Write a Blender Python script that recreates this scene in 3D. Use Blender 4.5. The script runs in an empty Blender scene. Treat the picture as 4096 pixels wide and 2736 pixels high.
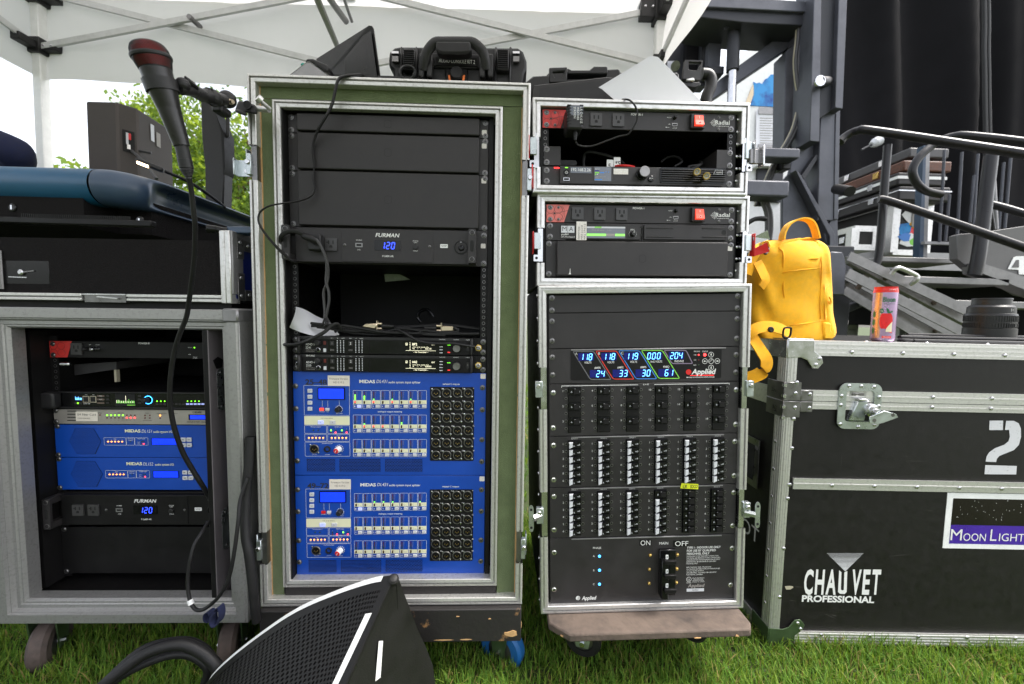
import bpy, math, random
import numpy as np
from mathutils import Vector, Matrix
R = math.radians
random.seed(11)
RNG = np.random.default_rng(5)
SC = bpy.context.scene
COL = SC.collection
CH = 0.935                       # camera height above the grass
F_PX, PITCH, ROLL = 1600.0, R(3.65), R(1.64)
cp, sp, cr, sr = math.cos(PITCH), math.sin(PITCH), math.cos(ROLL), math.sin(ROLL)
FWD, UP0, RT0 = Vector((0, cp, -sp)), Vector((0, sp, cp)), Vector((1, 0, 0))
cam_d = bpy.data.cameras.new('camera')
cam = bpy.data.objects.new('camera', cam_d)
COL.objects.link(cam)
cam_d.sensor_width = 36
cam_d.lens = F_PX / 4096 * 36
cam_d.clip_start, cam_d.clip_end = .02, 2000
cx, cy = RT0 * cr + UP0 * sr, UP0 * cr - RT0 * sr
m = Matrix((cx, cy, -FWD)).transposed().to_4x4()
m.translation = (0, 0, CH)
cam.matrix_world = m
cam_d.dof.use_dof = True
cam_d.dof.focus_distance = .95
cam_d.dof.aperture_fstop = 4.5
SC.camera = cam
SUN_EL, SUN_AZ = R(60), R(93)          # high, soft, from behind the photographer
wd = bpy.data.worlds.new('World')
SC.world = wd
wd.use_nodes = True
nt = wd.node_tree
sky = nt.nodes.new('ShaderNodeTexSky')
sky.sky_type = 'NISHITA'
sky.sun_disc = False
sky.sun_elevation, sky.sun_rotation = SUN_EL, SUN_AZ
sky.air_density, sky.dust_density, sky.ozone_density = 1.0, 3.5, 1.0
hs = nt.nodes.new('ShaderNodeHueSaturation')
hs.inputs['Saturation'].default_value = .3     # a thin white overcast
nt.links.new(sky.outputs[0], hs.inputs['Color'])
nt.links.new(hs.outputs[0], nt.nodes['Background'].inputs[0])
nt.nodes['Background'].inputs[1].default_value = .14
sl = bpy.data.lights.new('sun', 'SUN')
sl.energy, sl.angle, sl.color = 1.6, R(16), (1, .95, .88)
so = bpy.data.objects.new('sun', sl)
COL.objects.link(so)
sd = Vector((math.sin(SUN_AZ) * math.cos(SUN_EL), math.cos(SUN_AZ) * math.cos(SUN_EL), math.sin(SUN_EL)))
so.rotation_euler = sd.to_track_quat('Z', 'Y').to_euler()
vs = SC.view_settings
vs.view_transform, vs.look, vs.gamma, vs.use_curve_mapping = 'Standard', 'None', 1, False
vs.exposure = 1.75
SC.cycles.max_bounces = 8
SC.cycles.transparent_max_bounces = 8
SC.cycles.use_denoising = True
TR = {'a': 0, 'b': 650, 'c': 1300, 'd': 2000}
def q(t, x, y):
 c = int(t[1])
 k = (1096 if c == 3 else 1050) / ((2335 if c == 3 else 2237) if t[0] == 'd' else 2348)
 return c * 1000 + x * k, TR[t[0]] + y * k
def ray(px, py):
 X, Y = px - 2048, py - 1368
 return RT0 * ((X * cr + Y * sr) / F_PX) + FWD - UP0 * ((-X * sr + Y * cr) / F_PX)
class Fr:
 """an upright local frame: x along the front, y into the depth, z up"""
 def __init__(s, o, yaw=0, lean=0):
  yaw, lean = R(yaw), R(lean)
  s.o = Vector((o[0], o[1], o[2] + CH))
  s.x = Vector((math.cos(yaw) * math.cos(lean), math.sin(yaw) * math.cos(lean), -math.sin(lean)))
  s.z = Vector((math.sin(lean) * math.cos(yaw), math.sin(lean) * math.sin(yaw), math.cos(lean)))
  s.n = s.x.cross(s.z)
  s.M = Matrix((s.x, -s.n, s.z)).transposed().to_4x4()
  s.M.translation = s.o
 def L(s, px, py, d=0):                  # pixel -> point of the plane y = -d of this frame
  r = ray(px, py)
  p = s.o + s.n * d - Vector((0, 0, CH))
  v = r * (s.n.dot(p) / s.n.dot(r)) - p
  return Vector((v.dot(s.x), -d, v.dot(s.z)))
 def t(s, tile, x, y, d=0):
  return s.L(*q(tile, x, y), d)
class WorldFr:
 M = Matrix.Identity(4)
 def L(s, px, py, y):
  r = ray(px, py)
  return r * (y / r.y) + Vector((0, 0, CH))
 def t(s, tile, x, y, d):
  return s.L(*q(tile, x, y), d)
W = WorldFr()
G = Fr((-.5458, .993, -.1518), 2.02, -.8)     # tall green rack, origin at the upper left of its first blue unit
D = Fr((.0874, .9953, .0551), 1.52, -2.32)    # power distribution rack
T = Fr((.0565, .997, .4999), 3.68, -1.93)     # topmost small case
S = Fr((.0745, 1.0103, .2796), 2.9, -1.64)    # middle small case
L = Fr((-1.2056, 1.042, -.3198), 1.28, -.94)  # left rack
p_ = ray(3152, 1362); p_ = p_ * (1.1 / p_.y)
C = Fr(p_, .3, -.4)                           # black road case on the right, origin at its front upper left corner
MATS = {}
def mat(name, col, rough=.5, metal=0, var=.15, vs=30, bump=0, bs=400, col2=None, lo=.45, hi=.62, emit=0, spec=.5, sheen=0, coat=0):
 """principled with a two colour noise (col -> col2 where the noise is high) and a fine bump"""
 mt = bpy.data.materials.new(name)
 mt.use_nodes = True
 n, l = mt.node_tree.nodes, mt.node_tree.links
 b = n['Principled BSDF']
 b.inputs['Roughness'].default_value = rough
 b.inputs['Metallic'].default_value = metal
 b.inputs['Specular IOR Level'].default_value = spec
 if coat: b.inputs['Coat Weight'].default_value = coat
 if sheen:
  b.inputs['Sheen Weight'].default_value = sheen
 tc = n.new('ShaderNodeTexCoord')
 c4 = (*col, 1)
 b.inputs['Base Color'].default_value = c4
 if var or col2:
  nz = n.new('ShaderNodeTexNoise')
  nz.inputs['Scale'].default_value = vs
  nz.inputs['Detail'].default_value = 6
  nz.inputs['Roughness'].default_value = .65
  l.new(tc.outputs['Object'], nz.inputs['Vector'])
  rp = n.new('ShaderNodeValToRGB')
  if col2:
   rp.color_ramp.elements[0].position, rp.color_ramp.elements[1].position = lo, hi
   rp.color_ramp.elements[0].color, rp.color_ramp.elements[1].color = c4, (*col2, 1)
  else:
   rp.color_ramp.elements[0].position, rp.color_ramp.elements[1].position = .3, .7
   rp.color_ramp.elements[0].color = (*[c * (1 - var) for c in col], 1)
   rp.color_ramp.elements[1].color = (*[min(1, c * (1 + var)) for c in col], 1)
  l.new(nz.outputs[0], rp.inputs[0])
  l.new(rp.outputs[0], b.inputs['Base Color'])
  mr = n.new('ShaderNodeMapRange')
  mr.inputs['From Min'].default_value, mr.inputs['From Max'].default_value = .3, .7
  mr.inputs['To Min'].default_value, mr.inputs['To Max'].default_value = max(.03, rough - .09), min(1, rough + .09)
  l.new(nz.outputs[0], mr.inputs[0])
  l.new(mr.outputs[0], b.inputs['Roughness'])
 if bump:
  nb = n.new('ShaderNodeTexNoise')
  nb.inputs['Scale'].default_value = bs
  nb.inputs['Detail'].default_value = 3
  l.new(tc.outputs['Object'], nb.inputs['Vector'])
  bp = n.new('ShaderNodeBump')
  bp.inputs['Strength'].default_value = bump
  bp.inputs['Distance'].default_value = .002
  l.new(nb.outputs[0], bp.inputs['Height'])
  l.new(bp.outputs[0], b.inputs['Normal'])
 if emit:
  b.inputs['Emission Color'].default_value = c4
  b.inputs['Emission Strength'].default_value = emit
 MATS[name] = mt
 return mt
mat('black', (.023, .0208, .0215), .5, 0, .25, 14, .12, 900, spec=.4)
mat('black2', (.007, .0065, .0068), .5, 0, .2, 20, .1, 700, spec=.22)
mat('void', (.006, .006, .006), .8, 0, 0)
mat('gloss', (.005, .005, .0055), .2, 0, .1, spec=.3)
mat('rubber', (.010, .0095, .010), .5, 0, .2, 60, .1, 500, spec=.35)
mat('plastic', (.017, .0163, .0172), .42, 0, .2, 40, .2, 1200, spec=.35)
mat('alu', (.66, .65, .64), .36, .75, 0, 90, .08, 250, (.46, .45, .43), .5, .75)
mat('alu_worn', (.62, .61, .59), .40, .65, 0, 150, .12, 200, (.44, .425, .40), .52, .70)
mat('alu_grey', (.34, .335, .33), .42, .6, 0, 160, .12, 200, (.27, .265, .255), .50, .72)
mat('pole', (.55, .55, .55), .45, .2, .1)
mat('alu_dull', (.27, .265, .27), .5, .7, .2, 12, .08, 300)
mat('steel', (.6, .6, .62), .22, 1, .1, 30)
mat('zinc', (.5, .54, .55), .3, .9, .18, 25)
mat('steel_dark', (.20, .195, .195), .33, .9, .2, 40)
mat('gold', (.75, .5, .16), .28, 1, .1)
mat('felt', (.078, .105, .040), .95, 0, 0, 22, .8, 500, (.125, .160, .070), .3, .75, sheen=.25)
mat('foam', (.030, .026, .025), .95, 0, .3, 500, 1, 420)
mat('blue', (.002, .054, .36), .42, 0, .08, 9, .06, 900)
mat('white', (.78, .78, .77), .5, 0, .06)
mat('print', (.72, .72, .70), .6, 0, 0)
mat('print_dim', (.30, .28, .26), .6, 0, 0)
mat('ink', (.02, .02, .02), .6, 0, 0)
mat('cream', (.74, .73, .50), .5, 0, 0)
mat('sticker', (.72, .66, .58), .45, 0, .05, 40)
mat('paper', (.74, .74, .78), .7, 0, .05, 12, .1, 90)
mat('button', (.56, .57, .60), .4, 0, .05)
mat('red', (.62, .012, .012), .35, 0, .08)
mat('radial_red', (.55, .03, .025), .45, 0, .1, 40)
mat('radial_pink', (.66, .16, .14), .5, 0, .12, 40)
mat('red_lit', (1, .06, .03), .3, 0, 0, emit=.35)
mat('led_red', (1, .03, .03), .3, 0, 0, emit=2)
mat('led_orange', (1, .3, .04), .3, 0, 0, emit=1.2)
mat('led_green', (.2, 1, .02), .3, 0, 0, emit=1)
mat('led_blue', (.04, .35, 1), .3, 0, 0, emit=2)
mat('led_lilac', (.40, .45, .9), .3, 0, 0, emit=.18)
mat('led_dark_red', (.10, .012, .01), .3, 0, 0)
mat('led_dark_green', (.02, .05, .02), .3, 0, 0)
mat('led_dark_amber', (.10, .05, .01), .3, 0, 0)
mat('lcd', (.005, .03, .75), .15, 0, 0, emit=.45)
mat('lcd_dark', (.004, .006, .09), .12, 0, 0, emit=.25)
mat('digit', (.12, .42, 1), .4, 0, 0, emit=1.5)
mat('digit_blue', (.02, .05, 1), .4, 0, 0, emit=2)
mat('oled', (.9, .85, .6), .4, 0, 0, emit=.5)
mat('oled_green', (.25, .8, .12), .4, 0, 0, emit=.22)
mat('screen_grey', (.10, .11, .13), .15, 0, 0, emit=.15)
mat('klark', (.40, .37, .34), .4, .5, .08, 30)
mat('grey_door', (.19, .17, .18), .45, .3, .12, 6, .05, 300)
mat('carpet', (.012, .0108, .0112), .95, 0, .5, 300, .9, 700, spec=.1)
mat('laminate', (.0075, .0067, .0062), .5, 0, .3, 40, .3, 700, spec=.28)
mat('console_teal', (.008, .075, .16), .32, 0, .08, 6)
mat('console_slate', (.035, .062, .11), .34, 0, .08, 6)
mat('yellow', (.90, .45, .004), .8, 0, .10, 60, .5, 900, sheen=.15)
mat('yellow_dark', (.82, .38, .004), .8, 0, .10, 60, .6, 700)
mat('tape', (.75, .80, .02), .6, 0, .05)
mat('orange', (.9, .2, .03), .5, 0, 0)
mat('wood', (.016, .014, .0135), .6, 0, 0, 14, .3, 90, (.30, .16, .065), .60, .66)
mat('wood_brown', (.125, .092, .072), .85, 0, 0, 11, .8, 90, (.045, .035, .030), .42, .75)
mat('wood_raw', (.50, .30, .13), .8, 0, .2, 60, .3, 200)
mat('slate_steel', (.085, .088, .105), .5, .35, .25, 9, .1, 150)
mat('slate_dark', (.030, .031, .037), .55, .3, .25, 9, .1, 150)
mat('curtain', (.009, .0086, .0098), .85, 0, .3, 3, spec=.1)
mat('tyre_blue', (.01, .10, .30), .5, 0, .1)
mat('caster_green', (.05, .085, .035), .4, .3, .2, 30)
mat('navy', (.008, .012, .045), .9, 0, .2, 80, .3, 600)
mat('skin', (.5, .3, .22), .5, 0, .05)
mat('bark', (.12, .085, .055), .9, 0, .4, 12, .6, 40)
mat('tooled', (.10, .035, .018), .6, 0, .5, 60, .7, 160)
mat('mesh_red', (.42, .008, .009), .4, .4, .3, 300)
mat('cable_grey', (.05, .048, .05), .5, 0, .2, 90)
mat('mic_body', (.012, .011, .011), .33, .1, .2, 60)
mat('nickel', (.62, .52, .38), .3, .95, .1)
mat('tape_dim', (.34, .38, .33), .6, 0, .2, 60)
mat('tyre_brown', (.075, .055, .048), .75, 0, .3, 50, .2, 200)
mat('blue_deep', (.002, .012, .14), .35, 0, .05)
mat('speaker_grey', (.055, .046, .042), .7, 0, .15, 120, .3, 500)
mat('lamp_warm', (1, .75, .45), .4, 0, 0, emit=3)
mat('soil', (.035, .060, .012), .95, 0, 0, 40, .8, 120, (.055, .05, .02), .45, .7)
mat('lens_black', (.010, .0095, .010), .4, 0, .2, 80, .15, 900)
mat('scuff', (.06, .055, .05), .7, 0, 0)
mat('xlr_ring', (.20, .195, .19), .35, .8, .1)
mat('outlet_face', (.042, .040, .041), .4, 0, .1)
mat('teal', (.01, .25, .2), .5, 0, 0)
mat('rail_black', (.013, .012, .013), .35, .2, .2, 60)
mat('stair_alu', (.21, .205, .205), .5, .5, .2, 25, .08, 200)
mat('panel_grey', (.115, .112, .112), .6, .2, .12, 20)
mat('tan', (.42, .38, .28), .6, 0, .1)
def cloth_mat(name, col, tr, w=.5, bump=.1, bs=6):
 mt = mat(name, col, .8, 0, .04, 3, bump, bs)
 n, l = mt.node_tree.nodes, mt.node_tree.links
 t = n.new('ShaderNodeBsdfTranslucent')
 t.inputs[0].default_value = (*tr, 1)
 mx = n.new('ShaderNodeMixShader')
 mx.inputs[0].default_value = w
 l.new(n['Principled BSDF'].outputs[0], mx.inputs[1])
 l.new(t.outputs[0], mx.inputs[2])
 l.new(mx.outputs[0], n['Material Output'].inputs[0])
 return mt
cloth_mat('canopy', (.74, .73, .725), (.70, .69, .685), .45)
cloth_mat('leaf', (.10, .17, .02), (.34, .45, .04), .5, 0)
cloth_mat('leaf_dark', (.05, .10, .02), (.16, .26, .03), .45, 0)
cloth_mat('grass_a', (.085, .185, .014), (.20, .36, .03), .35, 0)
cloth_mat('grass_b', (.16, .25, .025), (.30, .40, .04), .35, 0)
cloth_mat('grass_dry', (.28, .22, .07), (.28, .22, .07), .3, 0)
cloth_mat('sheet', (.74, .74, .77), (.6, .6, .6), .12)
_glyph = {}
def glyphs(s, bold=0.0):
 k = (s, bold)
 if k not in _glyph:
  cu = bpy.data.curves.new('lettering_curve', 'FONT')
  cu.body = s
  cu.fill_mode = 'FRONT'
  cu.resolution_u = 3
  cu.offset = bold
  ob = bpy.data.objects.new('lettering_curve', cu)
  me = bpy.data.meshes.new_from_object(ob)
  v = np.zeros(len(me.vertices) * 3)
  me.vertices.foreach_get('co', v)
  v = v.reshape(-1, 3)[:, :2]
  f = [tuple(p.vertices) for p in me.polygons]
  bpy.data.objects.remove(ob)
  bpy.data.meshes.remove(me)
  bpy.data.curves.remove(cu)
  _glyph[k] = (v, f)
 return _glyph[k]
CAP = None
class MB:
 def __init__(s):
  s.v, s.f, s.mi, s.ms = [], [], [], []
 def m(s, name):
  if name not in s.ms: s.ms.append(name)
  return s.ms.index(name)
 def add(s, vs_, fs_, mt):
  o, k = len(s.v), s.m(mt)
  s.v.extend(vs_)
  for f in fs_:
   s.f.append(tuple(i + o for i in f))
   s.mi.append(k)
  return s
 def box(s, x0, x1, y0, y1, z0, z1, mt):
  if x0 > x1: x0, x1 = x1, x0
  if y0 > y1: y0, y1 = y1, y0
  if z0 > z1: z0, z1 = z1, z0
  v = [(x0, y0, z0), (x1, y0, z0), (x1, y1, z0), (x0, y1, z0), (x0, y0, z1), (x1, y0, z1), (x1, y1, z1), (x0, y1, z1)]
  return s.add(v, [(3, 2, 1, 0), (4, 5, 6, 7), (0, 1, 5, 4), (2, 3, 7, 6), (1, 2, 6, 5), (3, 0, 4, 7)], mt)
 def hexa(s, a, b, mt):          # two quads (front a, back b, both anticlockwise seen from the front)
  return s.add(list(a) + list(b), [(0, 1, 2, 3), (7, 6, 5, 4), (0, 4, 5, 1), (1, 5, 6, 2), (2, 6, 7, 3), (3, 7, 4, 0)], mt)
 def prism(s, poly, y0, y1, mt):  # polygon in x, z (anticlockwise from the front), extruded from y0 (front) to y1
  n = len(poly)
  v = [(x, y0, z) for x, z in poly] + [(x, y1, z) for x, z in poly]
  f = [tuple(range(n)), tuple(range(2 * n - 1, n - 1, -1))] + [(i, i + n, (i + 1) % n + n, (i + 1) % n) for i in range(n)]
  return s.add(v, f, mt)
 def rrect(s, x0, x1, z0, z1, r, y0, y1, mt, k=4):
  return s.prism(rr(x0, x1, z0, z1, r, k), y0, y1, mt)
 def bar(s, p, q_, w, h, mt, up=(0, 0, 1)):   # a rectangular bar between two points
  p, q_ = Vector(p), Vector(q_)
  d = (q_ - p).normalized()
  a = d.cross(Vector(up))
  if a.length < 1e-4: a = d.cross(Vector((0, 1, 0)))
  a.normalize()
  b = a.cross(d)
  c = [a * (i * w / 2) + b * (j * h / 2) for i, j in ((-1, -1), (1, -1), (1, 1), (-1, 1))]
  return s.hexa([tuple(p + e) for e in c], [tuple(q_ + e) for e in c], mt)
 def cyl(s, p, q_, r0, mt, n=12, r1=None, caps=True):
  p, q_ = Vector(p), Vector(q_)
  r1 = r0 if r1 is None else r1
  d = (q_ - p).normalized()
  a = d.orthogonal().normalized()
  b = d.cross(a)
  v = []
  for c, r in ((p, r0), (q_, r1)):
   for i in range(n):
    t = 2 * math.pi * i / n
    v.append(tuple(c + (a * math.cos(t) + b * math.sin(t)) * r))
  f = [(i, (i + 1) % n, (i + 1) % n + n, i + n) for i in range(n)]
  if caps: f += [tuple(range(n - 1, -1, -1)), tuple(range(n, 2 * n))]
  return s.add(v, f, mt)
 def lathe(s, p, axis, prof, mt, n=16, cap=True, ref=None):   # prof: (distance along the axis, radius[, material])
  p, d = Vector(p), Vector(axis).normalized()
  a = (Vector(ref) if ref else d.orthogonal()).normalized()
  b = d.cross(a)
  for k in range(len(prof) - 1):
   (t0, r0), (t1, r1) = prof[k][:2], prof[k + 1][:2]
   m2 = prof[k + 1][2] if len(prof[k + 1]) > 2 else mt
   v = []
   for t, r in ((t0, r0), (t1, r1)):
    for i in range(n):
     an = 2 * math.pi * i / n
     v.append(tuple(p + d * t + (a * math.cos(an) + b * math.sin(an)) * r))
   s.add(v, [(i, (i + 1) % n, (i + 1) % n + n, i + n) for i in range(n)], m2)
  if cap:
   for (t, r), rev, mm in ((prof[0][:2], True, prof[0]), (prof[-1][:2], False, prof[-1])):
    if r > 1e-5:
     v = [tuple(p + d * t + (a * math.cos(2 * math.pi * i / n) + b * math.sin(2 * math.pi * i / n)) * r) for i in range(n)]
     s.add(v, [tuple(range(n - 1, -1, -1)) if rev else tuple(range(n))], mm[2] if len(mm) > 2 else mt)
  return s
 def tube(s, pts, r, mt, n=8, sub=4, flat=1.0, caps=True):
  pts = smooth(pts, sub) if sub > 1 else [Vector(p) for p in pts]
  rs = r if isinstance(r, (list, tuple)) else None
  N = len(pts)
  up = None
  v = []
  for i, p in enumerate(pts):
   d = (pts[min(i + 1, N - 1)] - pts[max(i - 1, 0)])
   if d.length < 1e-9: d = Vector((0, 0, 1))
   d.normalize()
   if up is None: up = d.orthogonal().normalized() if abs(d.y) > .95 else (Vector((0, 1, 0)) - d * d.y).normalized()
   else:
    up = up - d * up.dot(d)
    up.normalize()
   b = d.cross(up)
   ri = r if rs is None else np.interp(i / (N - 1), np.linspace(0, 1, len(rs)), rs)
   for k in range(n):
    t = 2 * math.pi * k / n
    v.append(tuple(p + up * (math.cos(t) * ri * flat) + b * (math.sin(t) * ri)))
  f = [(i * n + k, i * n + (k + 1) % n, (i + 1) * n + (k + 1) % n, (i + 1) * n + k) for i in range(N - 1) for k in range(n)]
  if caps: f += [tuple(range(n - 1, -1, -1)), tuple(range((N - 1) * n, N * n))]
  return s.add(v, f, mt)
 def ribbon(s, pts, width, th, mt, side, sub=4):   # strap: pts centre line, side: vector(s) across it
  pts = smooth(pts, sub)
  N = len(pts)
  sides = [Vector(side)] * N if not isinstance(side, list) else smooth(side, sub)
  v = []
  for i, p in enumerate(pts):
   d = (pts[min(i + 1, N - 1)] - pts[max(i - 1, 0)]).normalized()
   a = sides[i] - d * sides[i].dot(d)
   a.normalize()
   b = d.cross(a)
   for i1, j1 in ((-1, -1), (1, -1), (1, 1), (-1, 1)):
    v.append(tuple(p + a * (i1 * width / 2) + b * (j1 * th / 2)))
  f = [(i * 4 + k, i * 4 + (k + 1) % 4, i * 4 + 4 + (k + 1) % 4, i * 4 + 4 + k) for i in range(N - 1) for k in range(4)]
  f += [(3, 2, 1, 0), tuple(range(N * 4 - 4, N * 4))]
  return s.add(v, f, mt)
 def text(s, st, x, z, h, y, mt, al='l', w=None, sh=0.0, bold=0.0, sx=1.0, rot=0.0, M=None):
  global CAP
  if CAP is None:
   CAP = glyphs('H')[0][:, 1].max()
  v, f = glyphs(st, bold)
  if not len(v): return s
  k = h / CAP
  a = v * k
  a = a.copy()
  a[:, 0] -= a[:, 0].min()
  wd_ = a[:, 0].max()
  a[:, 0] *= (w / wd_ if w else sx)
  wd_ = a[:, 0].max()
  a[:, 0] += a[:, 1] * sh
  a[:, 0] -= {'l': 0, 'c': wd_ / 2, 'r': wd_}[al]
  if rot:
   c_, s_ = math.cos(R(rot)), math.sin(R(rot))
   a = a @ np.array([[c_, s_], [-s_, c_]])
  vv = [(x + p[0], y, z + p[1]) for p in a]
  if M is not None: vv = [tuple(M @ Vector((p[0], 0, p[1]))) for p in a]
  return s.add(vv, f, mt)
 def rline(s, x0, x1, z0, z1, w, y, mt, r=.0015, t=.0004):   # printed rounded outline
  o, i = rr(x0, x1, z0, z1, r, 2), rr(x0 + w, x1 - w, z0 + w, z1 - w, max(r - w, .0002), 2)
  n = len(o)
  v = [(a, y, b) for a, b in o] + [(a, y, b) for a, b in i]
  return s.add(v, [(k, (k + 1) % n, (k + 1) % n + n, k + n) for k in range(n)], mt)
 def quad(s, x0, x1, z0, z1, y, mt):
  return s.add([(x0, y, z0), (x1, y, z0), (x1, y, z1), (x0, y, z1)], [(0, 1, 2, 3)], mt)
 def poly(s, pts, mt):
  return s.add([tuple(p) for p in pts], [tuple(range(len(pts)))], mt)
 def disc(s, x, z, r, y, mt, n=10):
  return s.add([(x + r * math.cos(2 * math.pi * i / n), y, z + r * math.sin(2 * math.pi * i / n)) for i in range(n)], [tuple(range(n))], mt)
 def grid(s, fn, nu, nv, mt):
  v = [tuple(fn(i / nu, j / nv)) for j in range(nv + 1) for i in range(nu + 1)]
  return s.add(v, [(j * (nu + 1) + i, j * (nu + 1) + i + 1, (j + 1) * (nu + 1) + i + 1, (j + 1) * (nu + 1) + i) for j in range(nv) for i in range(nu)], mt)
 def perf(s, fn, nu, nv, hole, mt, depth=.0015, inside=None, nrm=None):
  """perforated sheet: fn(u,v)->point for u in 0..nu, v in 0..nv cells; hexagonal holes right through"""
  for j in range(nv):
   for i in range(nu):
    cu_, cv_ = i + .5 + (.5 if j % 2 else 0), j + .5
    if inside and not inside(cu_ / nu, cv_ / nv): continue
    o, a, b = [], [], []
    for k in range(6):
     t = math.pi / 6 + k * math.pi / 3
     ou, ov = cu_ + .5774 * math.cos(t), cv_ + .667 * math.sin(t)
     iu, iv = cu_ + hole * math.cos(t), cv_ + hole * 1.1 * math.sin(t)
     o.append(fn(ou, ov)); a.append(fn(iu, iv))
     b.append(fn(iu, iv) + (nrm if nrm is not None else Vector((0, 1, 0))) * depth)
    f = []
    for k in range(6):
     k2 = (k + 1) % 6
     f += [(k, k2, 6 + k2, 6 + k), (6 + k, 6 + k2, 12 + k2, 12 + k)]
    s.add([tuple(p) for p in o + a + b], f, mt)
  return s
 def mesh(s, name, off=(0, 0, 0), ang=38):
  me = bpy.data.meshes.new(name)
  a = np.array(s.v, float).reshape(-1, 3) - np.array(off, float)
  me.from_pydata(a.tolist(), [], s.f)
  for n_ in s.ms: me.materials.append(MATS[n_])
  me.polygons.foreach_set('material_index', s.mi)
  me.polygons.foreach_set('use_smooth', [True] * len(s.f))
  me.set_sharp_from_angle(angle=R(ang))
  return me
def rr(x0, x1, z0, z1, r, k=4):
 if x0 > x1: x0, x1 = x1, x0
 if z0 > z1: z0, z1 = z1, z0
 r = min(r, (x1 - x0) / 2, (z1 - z0) / 2)
 out = []
 for ccx, ccz, a0 in ((x1 - r, z0 + r, -90), (x1 - r, z1 - r, 0), (x0 + r, z1 - r, 90), (x0 + r, z0 + r, 180)):
  for i in range(k + 1):
   t = R(a0 + 90 * i / k)
   out.append((ccx + r * math.cos(t), ccz + r * math.sin(t)))
 return out
def smooth(pts, sub):
 P = [Vector(p) for p in pts]
 if len(P) < 3 or sub < 2: return P
 out = []
 for i in range(len(P) - 1):
  p0, p1, p2, p3 = P[max(i - 1, 0)], P[i], P[i + 1], P[min(i + 2, len(P) - 1)]
  for k in range(sub):
   t = k / sub
   out.append(.5 * ((2 * p1) + (p2 - p0) * t + (2 * p0 - 5 * p1 + 4 * p2 - p3) * t * t + (3 * p1 - p0 - 3 * p2 + p3) * t ** 3))
 out.append(P[-1])
 return out
OFF = {}
def props(o, label, cat, group=None, kind=None):
 if label: o['label'] = label
 if cat: o['category'] = cat
 if group: o['group'] = group
 if kind: o['kind'] = kind
def thing(name, label, cat, fr=W, at=(0, 0, 0), group=None):
 e = bpy.data.objects.new(name, None)
 e.empty_display_size = .03
 COL.objects.link(e)
 e.matrix_world = fr.M @ Matrix.Translation(Vector(at))
 OFF[e.name] = Vector(at)
 props(e, label, cat, group)
 return e
def bevel(o, w, seg=1):
 b = o.modifiers.new('bevel', 'BEVEL')
 b.width, b.segments, b.limit_method, b.angle_limit = w, seg, 'ANGLE', R(40)
 b.use_clamp_overlap = True
def part(name, mb, par, label=None, bev=0, kind=None, ang=38, seg=1):
 o = bpy.data.objects.new(name, mb.mesh(name, OFF[par.name], ang))
 COL.objects.link(o)
 o.parent = par
 OFF[o.name] = OFF[par.name]
 if label: o['label'] = label
 if kind: o['kind'] = kind
 if bev: bevel(o, bev, seg)
 return o
def inst(name, me, par, loc, rot=None, sc=None):
 o = bpy.data.objects.new(name, me)
 COL.objects.link(o)
 o.parent = par
 o.location = Vector(loc) - OFF[par.name]
 if rot: o.rotation_euler = rot
 if sc: o.scale = sc if not isinstance(sc, (int, float)) else (sc,) * 3
 OFF[o.name] = Vector((0, 0, 0))
 return o
def solo(name, mb, label, cat, fr=W, at=(0, 0, 0), group=None, bev=0, kind=None, ang=38, seg=1):
 o = bpy.data.objects.new(name, mb.mesh(name, at, ang))
 COL.objects.link(o)
 o.matrix_world = fr.M @ Matrix.Translation(Vector(at))
 OFF[o.name] = Vector(at)
 props(o, label, cat, group, kind)
 if bev: bevel(o, bev, seg)
 return o
def structure(name, mb, ang=38):
 return solo(name, mb, None, None, kind='structure', ang=ang)
def mesh_of(fn, name):
 b = MB(); fn(b)
 return b.mesh(name)
def _screw(b, r=.0056, mt='steel_dark'):
 b.lathe((0, 0, 0), (0, -1, 0), [(0, r * 1.25), (.0006, r * 1.25), (.0008, r), (.0022, r * .8), (.0026, r * .5)], mt, 10)
 for a in (0, 1):
  w, h = (r * .62, r * .13) if a else (r * .13, r * .62)
  b.box(-w, w, -.0029, -.0025, -h, h, 'void')
def _rivet(b, r=.0055):
 b.lathe((0, 0, 0), (0, -1, 0), [(0, r), (.0012, r * .92), (.0024, r * .6), (.0027, r * .32), (.0021, r * .28, 'steel_dark'), (.002, 0, 'steel_dark')], 'steel', 12, False)
SCREW = mesh_of(_screw, 'screw')
SCREW_S = mesh_of(lambda b: _screw(b, .0028), 'screw_small')
SCREW_L = mesh_of(lambda b: _screw(b, .0055, 'steel'), 'screw_bright')
RIVET = mesh_of(_rivet, 'rivet')
def _xlr(b):
 b.lathe((0, 0, 0), (0, -1, 0), [(0, .0118), (.0022, .0118), (.0030, .0112), (.0030, .0098), (.0005, .0094, 'black2'), (.0004, 0, 'black2')], 'xlr_ring', 18, False)
 for k in range(3):
  t = R(90 + 120 * k) if k else R(-90)
  t = (R(205), R(-25), R(-90))[k]
  x, z = .0042 * math.cos(t), .0042 * math.sin(t) + .0012
  b.cyl((x, 0, z), (x, -.0026, z), .0010, 'gold', 6)
 b.box(-.0016, .0016, -.0024, -.0004, .0074, .0098, 'black2')
 for sx_ in (-1, 1):
  b.lathe((sx_ * .0098, 0, -sx_ * .0098), (0, -1, 0), [(0, .0026), (.001, .0024), (.0014, .0012)], 'steel', 8)
XLR = mesh_of(_xlr, 'xlr_socket')
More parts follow.
